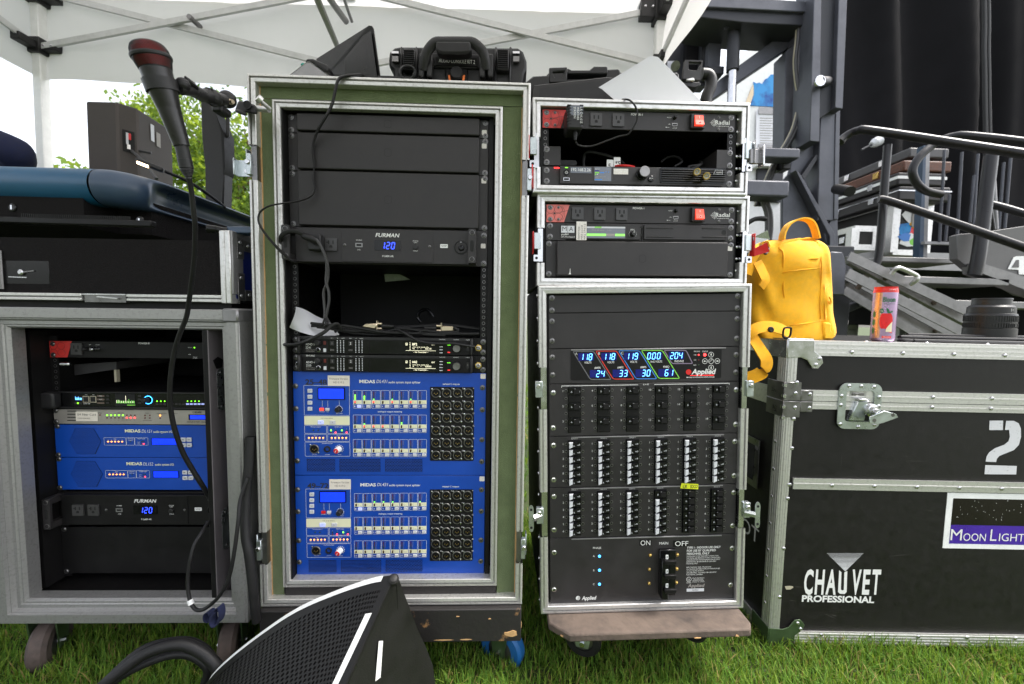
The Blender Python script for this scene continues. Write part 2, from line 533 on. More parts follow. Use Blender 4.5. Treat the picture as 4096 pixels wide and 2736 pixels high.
# setting
def zr(x0, y0, w):                # a zoomed region of the photograph -> full pixel
 k = w / 2348
 return lambda x, y: (x0 + x * k, y0 + y * k)
ZA, ZB, ZC, ZD = zr(2560, 0, 900), zr(2900, 500, 600), zr(3300, 480, 796), zr(3300, 900, 796)
def wp(z, x, y, dep): return W.L(*z(x, y), dep)
g = MB()
g.poly([(-400, -200, 0), (400, -200, 0), (400, 600, 0), (-400, 600, 0)], 'soil')
structure('ground', g)
def grass(n, x0, x1, y0, y1, h0, h1, w0, seed, name):
 r = np.random.default_rng(seed)
 x, y = r.uniform(x0, x1, n), r.uniform(y0, y1, n)
 cl = np.sin(x * 9 + np.sin(y * 7) * 2) * np.sin(y * 11 + np.sin(x * 5) * 2)
 h = r.uniform(h0, h1, n) * (1 + .35 * cl)
 a = r.uniform(0, 2 * np.pi, n)
 lean = r.uniform(.1, 1.0, n) ** 1.3
 da = np.stack([np.cos(a), np.sin(a), np.zeros(n)], 1)
 pa = np.stack([-np.sin(a), np.cos(a), np.zeros(n)], 1) * (w0 * r.uniform(.6, 1.4, n))[:, None]
 base = np.stack([x, y, np.zeros(n)], 1)
 V = np.zeros((n, 7, 3))
 for k, (t, wf) in enumerate(((0, 1), (.4, .9), (.75, .6))):
  c = base + da * (lean * h * t ** 1.8)[:, None] + np.array([0, 0, 1]) * (h * t * (1 - .25 * lean * t))[:, None]
  V[:, 2 * k], V[:, 2 * k + 1] = c - pa * wf / 2, c + pa * wf / 2
 V[:, 6] = base + da * (lean * h)[:, None] + np.array([0, 0, 1]) * (h * (1 - .3 * lean))[:, None]
 b = (np.arange(n) * 7)[:, None]
 F4 = np.concatenate([b + [0, 1, 3, 2], b + [2, 3, 5, 4]], 0)
 F3 = b + [4, 5, 6]
 me = bpy.data.meshes.new(name)
 me.from_pydata(V.reshape(-1, 3).tolist(), [], F4.tolist() + F3.tolist())
 for mm in ('grass_a', 'grass_b', 'grass_dry'): me.materials.append(MATS[mm])
 mi = r.choice([0, 1, 2], n, p=[.58, .34, .08])
 me.polygons.foreach_set('material_index', np.concatenate([mi, mi, mi]).astype(np.int32))
 me.polygons.foreach_set('use_smooth', [True] * len(me.polygons))
 o = bpy.data.objects.new(name, me)
 COL.objects.link(o)
 o['kind'] = 'stuff'
 return o
grass(120000, -1.8, 2.1, .70, 1.8, .030, .058, .0028, 3, 'grass')
grass(22000, -4, 6, 1.8, 5.5, .05, .09, .008, 4, 'grass')
TX0, TX1, TY1, TY0, EZ = -2.35, .70, 2.05, -1.0, 2.415
e = thing('popup_tent', 'white pop-up tent with a scissor frame standing over the racks', 'tent', at=((TX0 + TX1) / 2, .5, 0))
pk = Vector(((TX0 + TX1) / 2, .5, 3.40))
b = MB()
cs = [Vector((TX0, TY1, EZ)), Vector((TX1, TY1, EZ)), Vector((TX1, TY0, EZ)), Vector((TX0, TY0, EZ))]
for k in range(4):
 a_, c_ = cs[k], cs[(k + 1) % 4]
 def roof(u, v, a_=a_, c_=c_):
  p = a_.lerp(c_, u)
  p = p.lerp(pk, v)
  p.z -= .10 * math.sin(math.pi * v) * math.sin(math.pi * u) + .01 * math.sin(u * 25 + v * 9) * (1 - v)
  return p
 b.grid(roof, 16, 10, 'canopy')
part('roof', b, e, ang=80)
def drop(a_, c_, zb):
 b = MB()
 def fn(u, v):
  p = a_.lerp(c_, u)
  wv = .012 * math.sin(u * 31) * v + .02 * math.sin(u * 8 + 1) * v
  n_ = (c_ - a_).normalized().cross(Vector((0, 0, 1)))
  return p + n_ * (wv + .012) + Vector((0, 0, (zb(u) - EZ) * v))
 b.grid(fn, 40, 6, 'canopy')
 part('valance', b, e, ang=80)
drop(cs[0], cs[1], lambda u: 2.015 + .05 * u)
drop(cs[1], cs[2], lambda u: 2.095)
drop(cs[2], cs[3], lambda u: 2.05)
drop(cs[3], cs[0], lambda u: 2.03)
for c_ in cs:
 b = MB()
 s_ = -1 if c_.y > 0 else 1
 sx_ = 1 if c_.x < 0 else -1
 x_, y_ = c_.x + sx_ * .035, c_.y + s_ * .04
 b.box(x_ - .021, x_ + .021, y_ - .021, y_ + .021, 0, EZ - .01, 'white')
 lg = part('leg', b, e, bev=.004)
 for z0, z1 in ((EZ - .06, EZ + .06), (2.125, 2.195)):
  b = MB()
  b.box(x_ - .034, x_ + .034, y_ - .034, y_ + .034, z0, z1, 'plastic')
  b.box(x_ + sx_ * .02, x_ + sx_ * .10, y_ - .022, y_ + .022, z0 + .015, z1 - .02, 'plastic')
  b.box(x_ - .022, x_ + .022, y_ + s_ * .02, y_ + s_ * .10, z0 + .015, z1 - .02, 'plastic')
  for dx in (.045, .08):
   b.cyl((x_ + sx_ * dx, y_ - .028, (z0 + z1) / 2), (x_ + sx_ * dx, y_ + .028, (z0 + z1) / 2), .007, 'steel', 8)
  part('bracket', b, lg, bev=.004)
mx, zt, zl = (TX0 + TX1) / 2, 2.46, 2.105
def truss(p0, p1):
 b = MB()
 b.bar(p0, p1, .013, .026, 'pole')
 part('truss_bar', b, e)
yb = TY1 - .04
xl, xr = TX0 + .06, TX1 - .06
truss((xl, yb, EZ), (mx, yb, zl)); truss((xl, yb - .018, 2.155), (mx, yb - .018, zt))
truss((xr, yb, EZ), (mx, yb, zl)); truss((xr, yb - .018, 2.155), (mx, yb - .018, zt))
for x_ in (TX0 + .04, TX1 - .04):
 truss((x_, yb, EZ), (x_, .5, zl)); truss((x_, yb, 2.155), (x_, .5, zt))
 truss((x_, TY0 + .06, EZ), (x_, .5, zl)); truss((x_, TY0 + .06, 2.155), (x_, .5, zt))
b = MB()
b.box(mx - .03, mx + .03, yb - .03, yb + .02, zt - .03, zt + .03, 'white')
b.cyl((mx, yb - .04, zt), (mx, yb + .03, zt), .01, 'steel', 8)
part('truss_joint', b, e, bev=.004)
b = MB()
xq = (xl + mx) / 2
b.cyl((xq, yb - .045, 2.295), (xq, yb + .03, 2.295), .012, 'steel_dark', 8)
part('pivot_bolt', b, e)
for (a, c_, r_) in ((wp(zr(1000, 0, 1050), 580, -60, 1.45), wp(zr(1000, 0, 1050), 775, 400, 1.9), .013),
     (wp(zr(1000, 0, 1050), 690, -40, 1.85), wp(zr(1000, 0, 1050), 862, 195, 2.0), .014),
     (wp(zr(1000, 0, 1050), 830, -40, 1.9), wp(zr(1000, 0, 1050), 912, 195, 2.02), .007)):
 b = MB()
 b.cyl(a, c_, r_, 'alu_dull', 8)
 part('strut', b, e)
def tree(x, y, h, r0, crowns, n, lab, leaf, size, seed, limbs=6):
 r = np.random.default_rng(seed)
 e = thing('broadleaf_tree', lab, 'tree', at=(x, y, 0), group='trees on the lawn behind the tent')
 b = MB()
 b.tube([(x, y, 0), (x + .1, y, h * .3), (x - .05, y + .1, h * .6), (x + .05, y, h * .8)], [r0 * 1.3, r0, r0 * .7, r0 * .35], 'bark', 10)
 tk = part('trunk', b, e)
 for k in range(limbs):
  c_ = crowns[k % len(crowns)]
  z0 = h * (.28 + .35 * k / limbs)
  tip = Vector(c_[:3]) + Vector(r.uniform(-.5, .5, 3) * np.array([c_[3], c_[3], c_[4]]))
  st = Vector((x, y, z0))
  b = MB()
  md = st.lerp(tip, .5) + Vector((0, 0, .3))
  b.tube([st, md, tip], [r0 * .45, r0 * .28, r0 * .08], 'bark', 7)
  part('limb', b, tk)
 N = n
 C_ = np.array(crowns)
 k = r.integers(0, len(crowns), N)
 d = r.normal(size=(N, 3)); d /= np.linalg.norm(d, axis=1)[:, None]
 rad = r.uniform(.15, 1, N) ** .5
 ncl = max(30, N // 60)
 kc = r.integers(0, len(crowns), ncl)
 dc = r.normal(size=(ncl, 3)); dc /= np.linalg.norm(dc, axis=1)[:, None]
 cc = C_[kc, :3] + dc * (r.uniform(.3, 1, ncl) ** .6)[:, None] * np.stack([C_[kc, 3], C_[kc, 3], C_[kc, 4]], 1)
 ci = r.integers(0, ncl, N)
 P = cc[ci] + d * rad[:, None] * r.uniform(.25, .62, ncl)[ci][:, None] * np.array([1.2, 1.2, .7])
 a1 = r.normal(size=(N, 3)); a1 /= np.linalg.norm(a1, axis=1)[:, None]
 a2 = np.cross(a1, r.normal(size=(N, 3))); a2 /= np.linalg.norm(a2, axis=1)[:, None]
 s = (size * r.uniform(.6, 1.3, N))[:, None]
 V = np.stack([P - a1 * s, P + a2 * s * .55, P + a1 * s, P - a2 * s * .55], 1).reshape(-1, 3)
 me = bpy.data.meshes.new('foliage')
 me.from_pydata(V.tolist(), [], (np.arange(N)[:, None] * 4 + np.arange(4)).tolist())
 me.materials.append(MATS[leaf]); me.materials.append(MATS['leaf_dark' if leaf == 'leaf' else 'leaf'])
 me.polygons.foreach_set('material_index', (r.uniform(size=ncl) < .28)[ci].astype(np.int32))
 me.transform(Matrix.Translation((-x, -y, 0)))
 o = bpy.data.objects.new('foliage', me)
 COL.objects.link(o)
 o.parent = e
 o['kind'] = 'stuff'
tree(-6.0, 10.0, 7.5, .17, [(-7.3, 9.6, 3.4, 1.4, 1.5), (-6.0, 10, 4.6, 2.0, 1.6), (-8.0, 10.2, 4.9, 1.3, 1.0), (-6.3, 9.2, 2.6, 1.0, 1.0), (-4.6, 10.5, 5.2, 1.6, 1.4)], 26000,
 'bright green broadleaf tree behind the tall green rack', 'leaf', .062, 21, 9)
tree(-13.2, 12.5, 5.2, .12, [(-13.2, 12.5, 4.4, 1.0, .6), (-12.2, 12, 3.3, 1.1, .8), (-14, 12.3, 3.6, .9, .6)], 2600,
 'smaller tree seen low between the tent leg and the hanging speaker', 'leaf', .10, 22, 5)
tree(-15.5, 17, 5.0, .14, [(-15.5, 17, 3.4, 2.2, 1.0), (-12.5, 17.4, 3.0, 2.0, .9), (-18.5, 17, 3.0, 1.6, .9)], 5000,
 'far low tree along the edge of the lawn, left of the others', 'leaf_dark', .15, 23, 5)
tree(14.0, 21, 6.0, .2, [(14, 21, 2.6, 2.6, 1.6), (9.0, 21, 2.2, 2.2, 1.2)], 5000,
 'green tree seen through the gaps beneath the stage stairs', 'leaf', .16, 24, 5)
# mobile stage on the right
SY = 2.55
e = thing('stage_tower', 'dark grey steel corner tower of the mobile stage behind the small cases', 'stage tower', at=(wp(ZB, 1600, 800, SY).x, SY, 0))
def wbox(b, z, x0, y0, x1, y1, dep, th, mt):     # a box whose front face fills a rectangle of the zoomed region
 p0, p1 = wp(z, x0, (y0 + y1) / 2, dep), wp(z, x1, (y0 + y1) / 2, dep)
 t_, u_ = wp(z, (x0 + x1) / 2, y0, dep), wp(z, (x0 + x1) / 2, y1, dep)
 return b.box(p0.x, p1.x, dep, dep + th, u_.z, t_.z, mt)
def wbar(b, z, xa, ya, xb, yb_, dep, w, h, mt, dep2=None):
 return b.bar(wp(z, xa, ya, dep), wp(z, xb, yb_, dep2 or dep), w, h, mt, (0, 1, 0))
def wpoly(b, z, pts, dep, th, mt):
 v = [wp(z, x, y, dep) for x, y in pts]
 v = [(p.x, p.z) for p in v]
 ar = sum(v[i][0] * v[(i + 1) % len(v)][1] - v[(i + 1) % len(v)][0] * v[i][1] for i in range(len(v)))
 if ar < 0: v.reverse()
 return b.prism(v, dep, dep + th, mt)
ZA2 = ZA
b = MB()
wpoly(b, ZA, [(1890, -400), (2095, -400), (2040, 1125), (1860, 1250)], SY - .06, .02, 'slate_dark')
sl_ = part('outer_sleeve', b, e, bev=.003)
b = MB(); wpoly(b, ZA, [(1830, -400), (1900, -400), (1875, 1480), (1772, 1470)], SY - .09, .16, 'slate_steel'); part('flange', b, sl_, bev=.003)
b = MB(); wpoly(b, ZA, [(2090, -400), (2180, -400), (2118, 1135), (2035, 1122)], SY - .09, .16, 'slate_steel'); part('flange', b, sl_, bev=.003)
b = MB(); b.cyl(wp(ZA, 1870, 850, SY - .17), wp(ZA, 1960, 850, SY - .05), .026, 'steel_dark', 14); b.lathe(wp(ZA, 1870, 850, SY - .175), (0, -1, 0), [(0, .03), (.01, .03), (.012, .012)], 'steel', 12); part('locking_pin', b, sl_)
b = MB(); wpoly(b, ZA, [(1885, 1150), (2040, 1110), (2020, 2300), (1850, 2300)], SY - .03, .17, 'slate_steel')
c_ = part('inner_post', b, e, bev=.004)
b = MB(); wpoly(b, ZA, [(2045, 1100), (2092, 1100), (2072, 2290), (2022, 2290)], SY - .035, .17, 'slate_steel'); part('post_edge', b, e, bev=.003)
b = MB(); wpoly(b, ZA, [(500, -80), (1830, 20), (1830, 130), (500, 60)], SY - .02, .25, 'slate_steel'); wpoly(b, ZA, [(500, 66), (1800, 135), (1800, 270), (1100, 235), (640, 180)], SY, .25, 'slate_dark'); part('top_beam', b, e, bev=.004)
b = MB(); wpoly(b, ZA, [(700, 1075), (1600, 465), (1610, 300), (1560, 300), (830, 830), (700, 960)], SY + .15, .07, 'slate_steel'); part('diagonal_brace', b, e, bev=.004)
b = MB()
for x_ in (990, 1100):
 wpoly(b, ZA, [(x_ - 20, 55), (x_ + 22, 65), (x_ + 20, 180), (x_ - 50, 290), (x_ - 110, 300), (x_ - 95, 215), (x_ - 30, 150)], SY + (.05 if x_ < 1000 else .12), .012, 'slate_dark')
part('lug_plate', b, e)
b = MB(); b.cyl(wp(ZA, 985, 170, SY + .12), wp(ZA, 1090, 170, SY + .12), .014, 'gold', 10); b.cyl(wp(ZA, 985, 200, SY + .1), wp(ZA, 965, 740, SY + .1), .037, 'slate_dark', 14); r_ = part('ram_barrel', b, e)
b = MB(); b.cyl(wp(ZA, 965, 735, SY + .1), wp(ZA, 950, 1200, SY + .1), .026, 'steel', 14); part('ram_rod', b, r_)
b = MB(); wpoly(b, ZA, [(1520, 540), (1610, 460), (1600, 250), (1820, 250), (1800, 1480), (1700, 1700), (1500, 1700)], SY + .1, .12, 'slate_steel'); part('column', b, e, bev=.004)
b = MB(); wpoly(b, ZB, [(1080, 360), (1330, 200), (1500, 200), (1490, 420), (1240, 800), (1560, 1500), (1560, 1900), (900, 1900), (900, 880), (1010, 760)], SY + .02, .025, 'slate_steel'); part('gusset_plate', b, e, bev=.003)
b = MB(); wpoly(b, ZB, [(1110, 700), (1200, 790), (1730, 1720), (1730, 1950), (1640, 1950), (1640, 1740)], SY - .04, .06, 'slate_steel'); part('gusset_rib', b, e, bev=.003)
b = MB(); wpoly(b, ZB, [(1250, 800), (1480, 1180), (1480, 1080), (1300, 760)], SY + .08, .02, 'slate_steel'); wpoly(b, ZB, [(1200, 790), (1245, 850), (1480, 480), (1420, 470)], SY - .02, .05, 'slate_dark'); part('gusset_rib', b, e)
b = MB(); wbox(b, ZB, -200, 345, 1180, 500, SY - .10, .1, 'slate_steel'); part('square_tube', b, e, bev=.008, seg=2)
b = MB(); wbox(b, ZB, -200, 850, 1015, 1110, SY - .12, .12, 'slate_steel'); part('square_tube', b, e, bev=.012, seg=2)
b = MB(); wpoly(b, ZB, [(1560, 1700), (1760, 1280), (1780, 1900), (1590, 1900)], SY - .02, .1, 'slate_steel'); part('post_base', b, e, bev=.003)
b = MB(); wpoly(b, ZD, [(20, 400), (70, 310), (215, 320), (255, 440), (235, 825), (15, 825)], SY - .16, .14, 'slate_steel'); part('foot_block', b, e, bev=.006)
b = MB(); wpoly(b, ZD, [(-200, 960), (330, 800), (400, 870), (40, 1010), (-200, 1090)], SY + .1, .07, 'slate_dark'); part('outrigger', b, e, bev=.005)
b = MB(); wpoly(b, ZD, [(-200, 1100), (480, 880), (520, 930), (40, 1140), (-200, 1230)], SY + .25, .07, 'slate_dark'); part('outrigger', b, e, bev=.005)
b = MB(); b.box(wp(ZB, 1000, 1700, SY).x - .1, wp(ZB, 1700, 1700, SY).x + .1, SY - .05, SY + .3, 0, wp(ZB, 900, 1890, SY).z, 'slate_dark'); part('jack_leg', b, e, bev=.006)
b = MB(); wbox(b, ZB, 910, 520, 1040, 690, SY - .02, .08, 'plastic'); part('junction_box', b, e, bev=.006)
b = MB(); b.cyl(wp(ZB, 1740, 1000, SY - .1), wp(ZB, 1960, 1040, SY - .25), .028, 'rubber', 12); part('bumper_tube', b, e)
b = MB(); wbox(b, ZA, 300, 180, 500, 1000, SY + .35, .05, 'slate_dark'); wbox(b, ZA, 490, 0, 660, 900, SY + .30, .05, 'curtain'); wbox(b, ZA, 655, -200, 720, 900, SY + .25, .08, 'slate_dark'); wbox(b, ZA, 722, 185, 850, 690, SY + .2, .1, 'slate_steel'); part('hatch_column', b, e)
b = MB(); wbox(b, ZA, 715, 685, 880, 770, SY + .15, .1, 'slate_dark'); part('hatch_latch', b, e, bev=.004)
b = MB(); b.cyl(wp(ZA, 300, 690, SY + .25), wp(ZA, 370, 690, SY + .12), .03, 'steel_dark', 12); part('pivot_bolt', b, e)
e2 = thing('cable_loom', 'bundle of grey cables tied down the inside of the stage tower', 'cables', at=(wp(ZA, 1640, 700, SY).x, SY, 1.5))
for k in range(5):
 b = MB(); o_ = k * 14
 b.tube([wp(ZA, x + o_, y, SY + .04 - .012 * (k % 2)) for x, y in ((1640, 260), (1632, 420), (1610, 640), (1625, 850), (1650, 1000), (1640, 1150), (1590, 1340), (1510, 1500), (1420, 1640), (1320, 1850), (1200, 2150))], .0085, 'cable_grey' if k else 'tan', 6)
 part('cable', b, e2)
for k in range(2):
 b = MB(); b.tube([wp(ZB, x + k * 60, y, SY - .02) for x, y in ((560, 1120), (600, 1230), (650, 1380), (660, 1600), (640, 1800))], .013, 'cable_grey', 6); part('cable', b, e2)
b = MB(); b.tube([wp(ZB, x, y, SY - .06) for x, y in ((350, 1540), (450, 1480), (560, 1465), (640, 1475))], .015, 'rubber', 6); part('cable', b, e2)
WY = 4.2
e = thing('trailer_wall', 'white trailer end wall with a painted blue mountain panel seen through the stage tower', 'trailer wall', at=(wp(ZA, 1200, 800, WY).x, WY, 0))
b = MB(); wpoly(b, ZA, [(600, 1050), (1400, 255), (1700, 255), (1700, 3100), (600, 3100)], WY, .15, 'white'); part('wall', b, e)
b = MB()
nz_ = lambda x: 25 * math.sin(x * .031) + 12 * math.sin(x * .09)
top = [(x, 875 - (x - 1185) * .38 + nz_(x)) for x in range(1185, 1700, 30)]
mat('mural_blue', (.01, .26, .62), .6, 0, 0, 3.5, 0, 400, (.003, .06, .30), .46, .60)
mat('mural_sand', (.75, .60, .42), .6, 0, .1, 10)
mat('mural_tree', (.16, .20, .02), .6, 0, .4, 60)
wpoly(b, ZA, [(1150, 1100), (1190, 985)] + top + [(1700, 1130)], WY - .008, .006, 'mural_blue')
wpoly(b, ZA, [(1100, 1080), (1170, 900), (1200, 870), (1185, 985), (1150, 1095)], WY - .007, .005, 'mural_sand')
wpoly(b, ZA, [(1430, 770), (1500, 640), (1700, 430), (1700, 640), (1520, 710)], WY - .0075, .0055, 'mural_sand')
wpoly(b, ZA, [(1405, 1125), (1425, 1050), (1420, 1040), (1440, 985), (1450, 975), (1465, 1040), (1462, 1055), (1485, 1125)], WY - .014, .005, 'mural_tree')
part('painted_panel', b, e)
b = MB(); wpoly(b, ZA, [(1215, 1150), (1465, 1160), (1490, 1560), (1210, 1560)], WY - .02, .01, 'paper')
pn = part('notice_sheet', b, e)
b = MB()
for k in range(11):
 wbox(b, ZA, 1250, 1230 + 26 * k, 1420 - (k * 37) % 60, 1236 + 26 * k, WY - .022, .001, 'print_dim')
part('lettering', b, pn, kind='stuff')
b = MB(); wbox(b, ZA, 1240, 1120, 1440, 1190, WY - .028, .006, 'alu_dull'); wbox(b, ZA, 1235, 1505, 1420, 1540, WY - .028, .006, 'alu_dull'); part('tape_strip', b, pn)
b = MB(); wbox(b, ZB, 500, 580, 900, 640, WY - .1, .1, 'white'); wbox(b, ZB, 500, 500, 640, 575, WY - .06, .06, 'tan'); wbox(b, ZB, 500, 650, 900, 1200, WY - .03, .03, 'slate_dark'); part('bumper', b, e)
DY = 3.7
zd = wp(ZD, 600, 380, DY).z
b = MB(); b.box(2.45, 9, DY - .25, 8, zd - .12, zd, 'slate_dark'); b.box(2.45, 9, DY - .27, DY - .25, zd - .14, zd + .005, 'alu_dull')
solo('stage_deck', b, 'raised dark stage deck with a pale metal edge behind the stairs', 'stage', at=(3.2, DY, zd))
CYD = 5.2
e = thing('stage_curtain', 'tall black curtain hanging in folds behind the stage railings', 'curtain', at=(5.5, CYD, zd))
b = MB()
x0_, x1_ = 3.6, 12.5
def fold(u, v):
 x = x0_ + (x1_ - x0_) * u + (v - .5) * .7
 f = math.sin(x * 5.5 + 1.4 * math.sin(x * 2.1 + v * 3)) * .16 + math.sin(x * 13 + v * 4) * .05 + math.sin(x * 2.3 - v * 3) * .12
 return Vector((x, CYD + f * (.5 + .6 * (1 - v)), zd - .1 + (7.0 - zd) * v))
b.grid(fold, 260, 16, 'curtain')
part('cloth', b, e, ang=80)
b = MB(); b.cyl((x0_, CYD, 7.0), (x1_ + .6, CYD, 7.0), .04, 'slate_dark', 8); part('rail', b, e)
e = thing('hanging_cables', 'grey cable bundle hanging in front of the black stage curtain', 'cables', at=(wp(zr(3000, 0, 1096), 2030, 600, 4.6).x, 4.6, 3))
for k in range(4):
 b = MB(); b.tube([wp(zr(3000, 0, 1096), x + (k - 1.5) * 16, y, 4.6 - .03 * (k % 2)) for x, y in ((2015, -300), (2025, 150), (2022, 400), (2026, 600), (2030, 900), (2035, 1160), (2030, 1480))], .014, 'cable_grey', 6); part('cable', b, e)
# rack building helpers
U = .04445
RW = .4826
def frame_bars(e, x0, x1, z0, z1, prof, mt, gaps=None, name='edge_bar'):
 """four mitred extrusions round a rectangle; prof = [(inset, y), ...] from the outer edge inwards; gaps: {side: (from, to)} left open"""
 gaps = gaps or {}
 def bar(side, a, b_):
  mb = MB()
  for k in range(len(prof) - 1):
   (i0, y0), (i1, y1) = prof[k], prof[k + 1]
   def pt(end, i, y):
    if side in 'lr':
     x = x0 + i if side == 'l' else x1 - i
     z = end if end not in (z0, z1) else (z0 + i if end == z0 else z1 - i)
     return (x, y, z)
    z = z0 + i if side == 'b' else z1 - i
    x = end if end not in (x0, x1) else (x0 + i if end == x0 else x1 - i)
    return (x, y, z)
   p = [pt(a, i0, y0), pt(b_, i0, y0), pt(b_, i1, y1), pt(a, i1, y1)]
   if side in 'lt': p.reverse()
   if side == 'l' or side == 'r': p.reverse()
   mb.add(p, [(0, 1, 2, 3)], mt)
  part(name, mb, e, ang=20)
 for side in 'ltrb':
  a, b_ = (z0, z1) if side in 'lr' else (x0, x1)
  if side in gaps:
   prev = a
   for g0, g1 in sorted(gaps[side]):
    bar(side, prev, g0)
    prev = g1
   bar(side, prev, b_)
  else: bar(side, a, b_)
def lip(d, w, ridge=.003, back=.05):       # profile of a double angle extrusion standing d proud
 return [(0, back), (0, -d), (.0022, -d - .0012), (w * .30, -d - .0012), (w * .33, -d + ridge * 2.6), (w * .50, -d + ridge * 2.6), (w * .53, -d - .0006), (w * .94, -d + .0004), (w, -d + .002), (w, back)]
def case_shell(e, x0, x1, z0, z1, y0, y1, mt='laminate', t=.009, inner='void'):
 for nm, bx in (('side_panel', (x0, x0 + t, y0, y1, z0, z1)), ('side_panel', (x1 - t, x1, y0, y1, z0, z1)),
    ('top_panel', (x0 + t, x1 - t, y0, y1, z1 - t, z1)), ('bottom_panel', (x0 + t, x1 - t, y0, y1, z0, z0 + t)),
    ('back_panel', (x0 + t, x1 - t, y1 - t, y1, z0 + t, z1 - t))):
  b = MB(); b.box(*bx, mt)
  part(nm, b, e)
def rack_rails(e, x0, x1, z0, z1, holes):
 """black rack strips left and right, with a ring round each open hole between the given heights"""
 for xa, xb, xh in ((x0, .0165, .008), (RW - .0165, x1, RW - .008)):
  b = MB()
  b.box(xa, xb, .003, .006, z0, z1, 'black2')
  rl = part('rack_rail', b, e)
  for h0, h1 in holes:
   n = max(1, int((h1 - h0) / (U / 3)))
   for k in range(n):
    z = h0 + (k + .5) * (h1 - h0) / n
    inst('rail_hole', HOLE, rl, (xh, .0029, z))
def _hole(b):
 b.lathe((0, 0, 0), (0, -1, 0), [(0, .0042), (.0004, .0041), (.0004, .0031), (-.002, .0030, 'void'), (-.002, 0, 'void')], 'steel_dark', 10, False)
HOLE = mesh_of(_hole, 'rail_hole')
def faceplate(e, z0, z1, mt='black', screws=None, x0=0, x1=RW, y=0.0, t=.0028, sm=None, bev=.0008):
 b = MB(); b.box(x0, x1, y, y + t, z0 + .0006, z1 - .0006, mt)
 f = part('faceplate', b, e, bev=bev)
 for x, z in (screws or []): inst('screw', sm or SCREW, e, (x, y, z), (0, RNG.uniform(0, 1.5), 0))
 return f
def corner_screws(z0, z1, dx=.008, dz=.007):
 return [(dx, z0 + dz), (dx, z1 - dz), (RW - dx, z0 + dz), (RW - dx, z1 - dz)]
def chassis(e, z0, z1, y1=.26, x0=.022, x1=RW - .022, mt='black2'):
 b = MB(); b.box(x0, x1, .0035, y1, z0 + .001, z1 - .001, mt)
 return part('chassis', b, e)
def blank(name, fr, z0, z1, label, lip_top=True, sticker=None, mt='black', group='blank rack panels', mark=True, dz=.007):
 e = thing(name, label, 'blank panel', fr, (RW / 2, 0, z0), group)
 faceplate(e, z0, z1, mt, corner_screws(z0, z1, dz=dz))
 if lip_top:
  b = MB(); b.box(.026, RW - .022, -.012, -.0006, z0 + .0022, z1 - .0022, mt); part('raised_face', b, e, bev=.0024, seg=2)
 y = -.0124 if lip_top else -.0004
 if mark:
  b = MB(); zc = (z0 + z1) / 2
  o, i = [], []
  for k in range(16):
   t = 2 * math.pi * k / 16
   a = (max(-.0085, min(.0085, .0115 * math.cos(t))), .0095 * math.sin(t))
   o.append((RW / 2 + a[0], y, zc + a[1])); i.append((RW / 2 + a[0] * .93, y, zc + a[1] * .94))
  b.add(o + i, [(k, (k + 1) % 16, (k + 1) % 16 + 16, k + 16) for k in range(16)], 'black2')
  part('knockout_outline', b, e)
 if sticker:
  b = MB(); b.rrect(RW - .0165, RW - .0045, sticker - .006, sticker + .006, .002, -.0008, -.0002, 'sticker_white')
  part('asset_sticker', b, e)
 return e
mat('sticker_white', (.70, .66, .62), .5, 0, .2, 500)
# tall green rack
e = thing('rack_case', 'tall rack case with a green felt face, aluminium edges and the blue splitter units', 'rack case', G, (.22, 0, -.587))
case_shell(e, -.068, .579, -.584, .688, -.030, .62)
frame_bars(e, -.070, .581, -.586, .690, lip(.040, .0175), 'alu_worn',
  {'l': [(.452, .532), (-.478, -.395)], 'r': [(.432, .515), (-.478, -.395)]})
FZ = -.020
for nm, bx in (('felt_strip', (-.053, -.0225, -.57, .645)), ('felt_strip', (.5165, .564, -.57, .645)), ('felt_strip', (-.053, .564, .6455, .6725))):
 b = MB()
 x_a, x_b, z_a, z_b = bx
 def fe(u, v):
  x, z = x_a + (x_b - x_a) * u, z_a + (z_b - z_a) * v
  return Vector((x, FZ + .0012 * math.sin(x * 60 + z * 23) * math.sin(z * 31), z))
 b.grid(fe, 6, 40, 'felt')
 part(nm, b, e, ang=80)
b = MB(); b.box(-.060, -.0505, FZ - .001, .02, -.574, .68, 'wood_raw'); b.box(.5615, .571, FZ - .001, .02, -.574, .68, 'wood_raw'); part('plywood_edge', b, e)
b = MB(); b.box(-.020, .514, FZ - .004, .02, -.574, -.547, 'foam'); part('foam_strip', b, e, bev=.003)
frame_bars(e, -.022, .516, -.546, .642, lip(.026, .0170, .0025, .03), 'alu_worn', name='inner_bar')
b = MB(); b.box(-.004, -.0015, -.02, .03, -.535, .63, 'black2'); b.box(RW + .0015, RW + .012, -.004, .03, -.535, .63, 'black2'); b.box(-.003, RW + .012, -.012, .03, .6235, .6236 + .006, 'black2'); part('rack_cheek', b, e)
rack_rails(e, -.0012, RW + .001, -.534, .6225, [(2 * U, 6 * U)])
b = MB(); b.box(-.012, RW + .012, .34, .345, -.53, .62, 'void'); part('rear_cover', b, e)
def edge_latch(e, x, z0, z1, s, y=-.04, red=False):
 l = part('latch_recess', MB().box(x, x + s * .012, y + .004, y + .035, z0, z1, 'steel_dark'), e)
 b = MB(); b.box(x - s * .010, x + s * .001, y - .002, y + .012, z0 + .012, z1 - .020, 'zinc'); b.cyl((x - s * .006, y - .006, (z0 + z1) / 2), (x - s * .006, y + .01, (z0 + z1) / 2), .006, 'steel', 8)
 part('latch', b, l, bev=.001)
 b = MB(); b.box(x - s * .013, x - s * .010, y + .003, y + .02, z0 + .02, z1 - .008, 'red' if red else 'zinc'); part('latch_wing', b, l, bev=.001)
edge_latch(e, -.066, .452, .532, 1)
edge_latch(e, -.066, -.478, -.395, 1)
edge_latch(e, .577, .432, .515, -1, red=True)
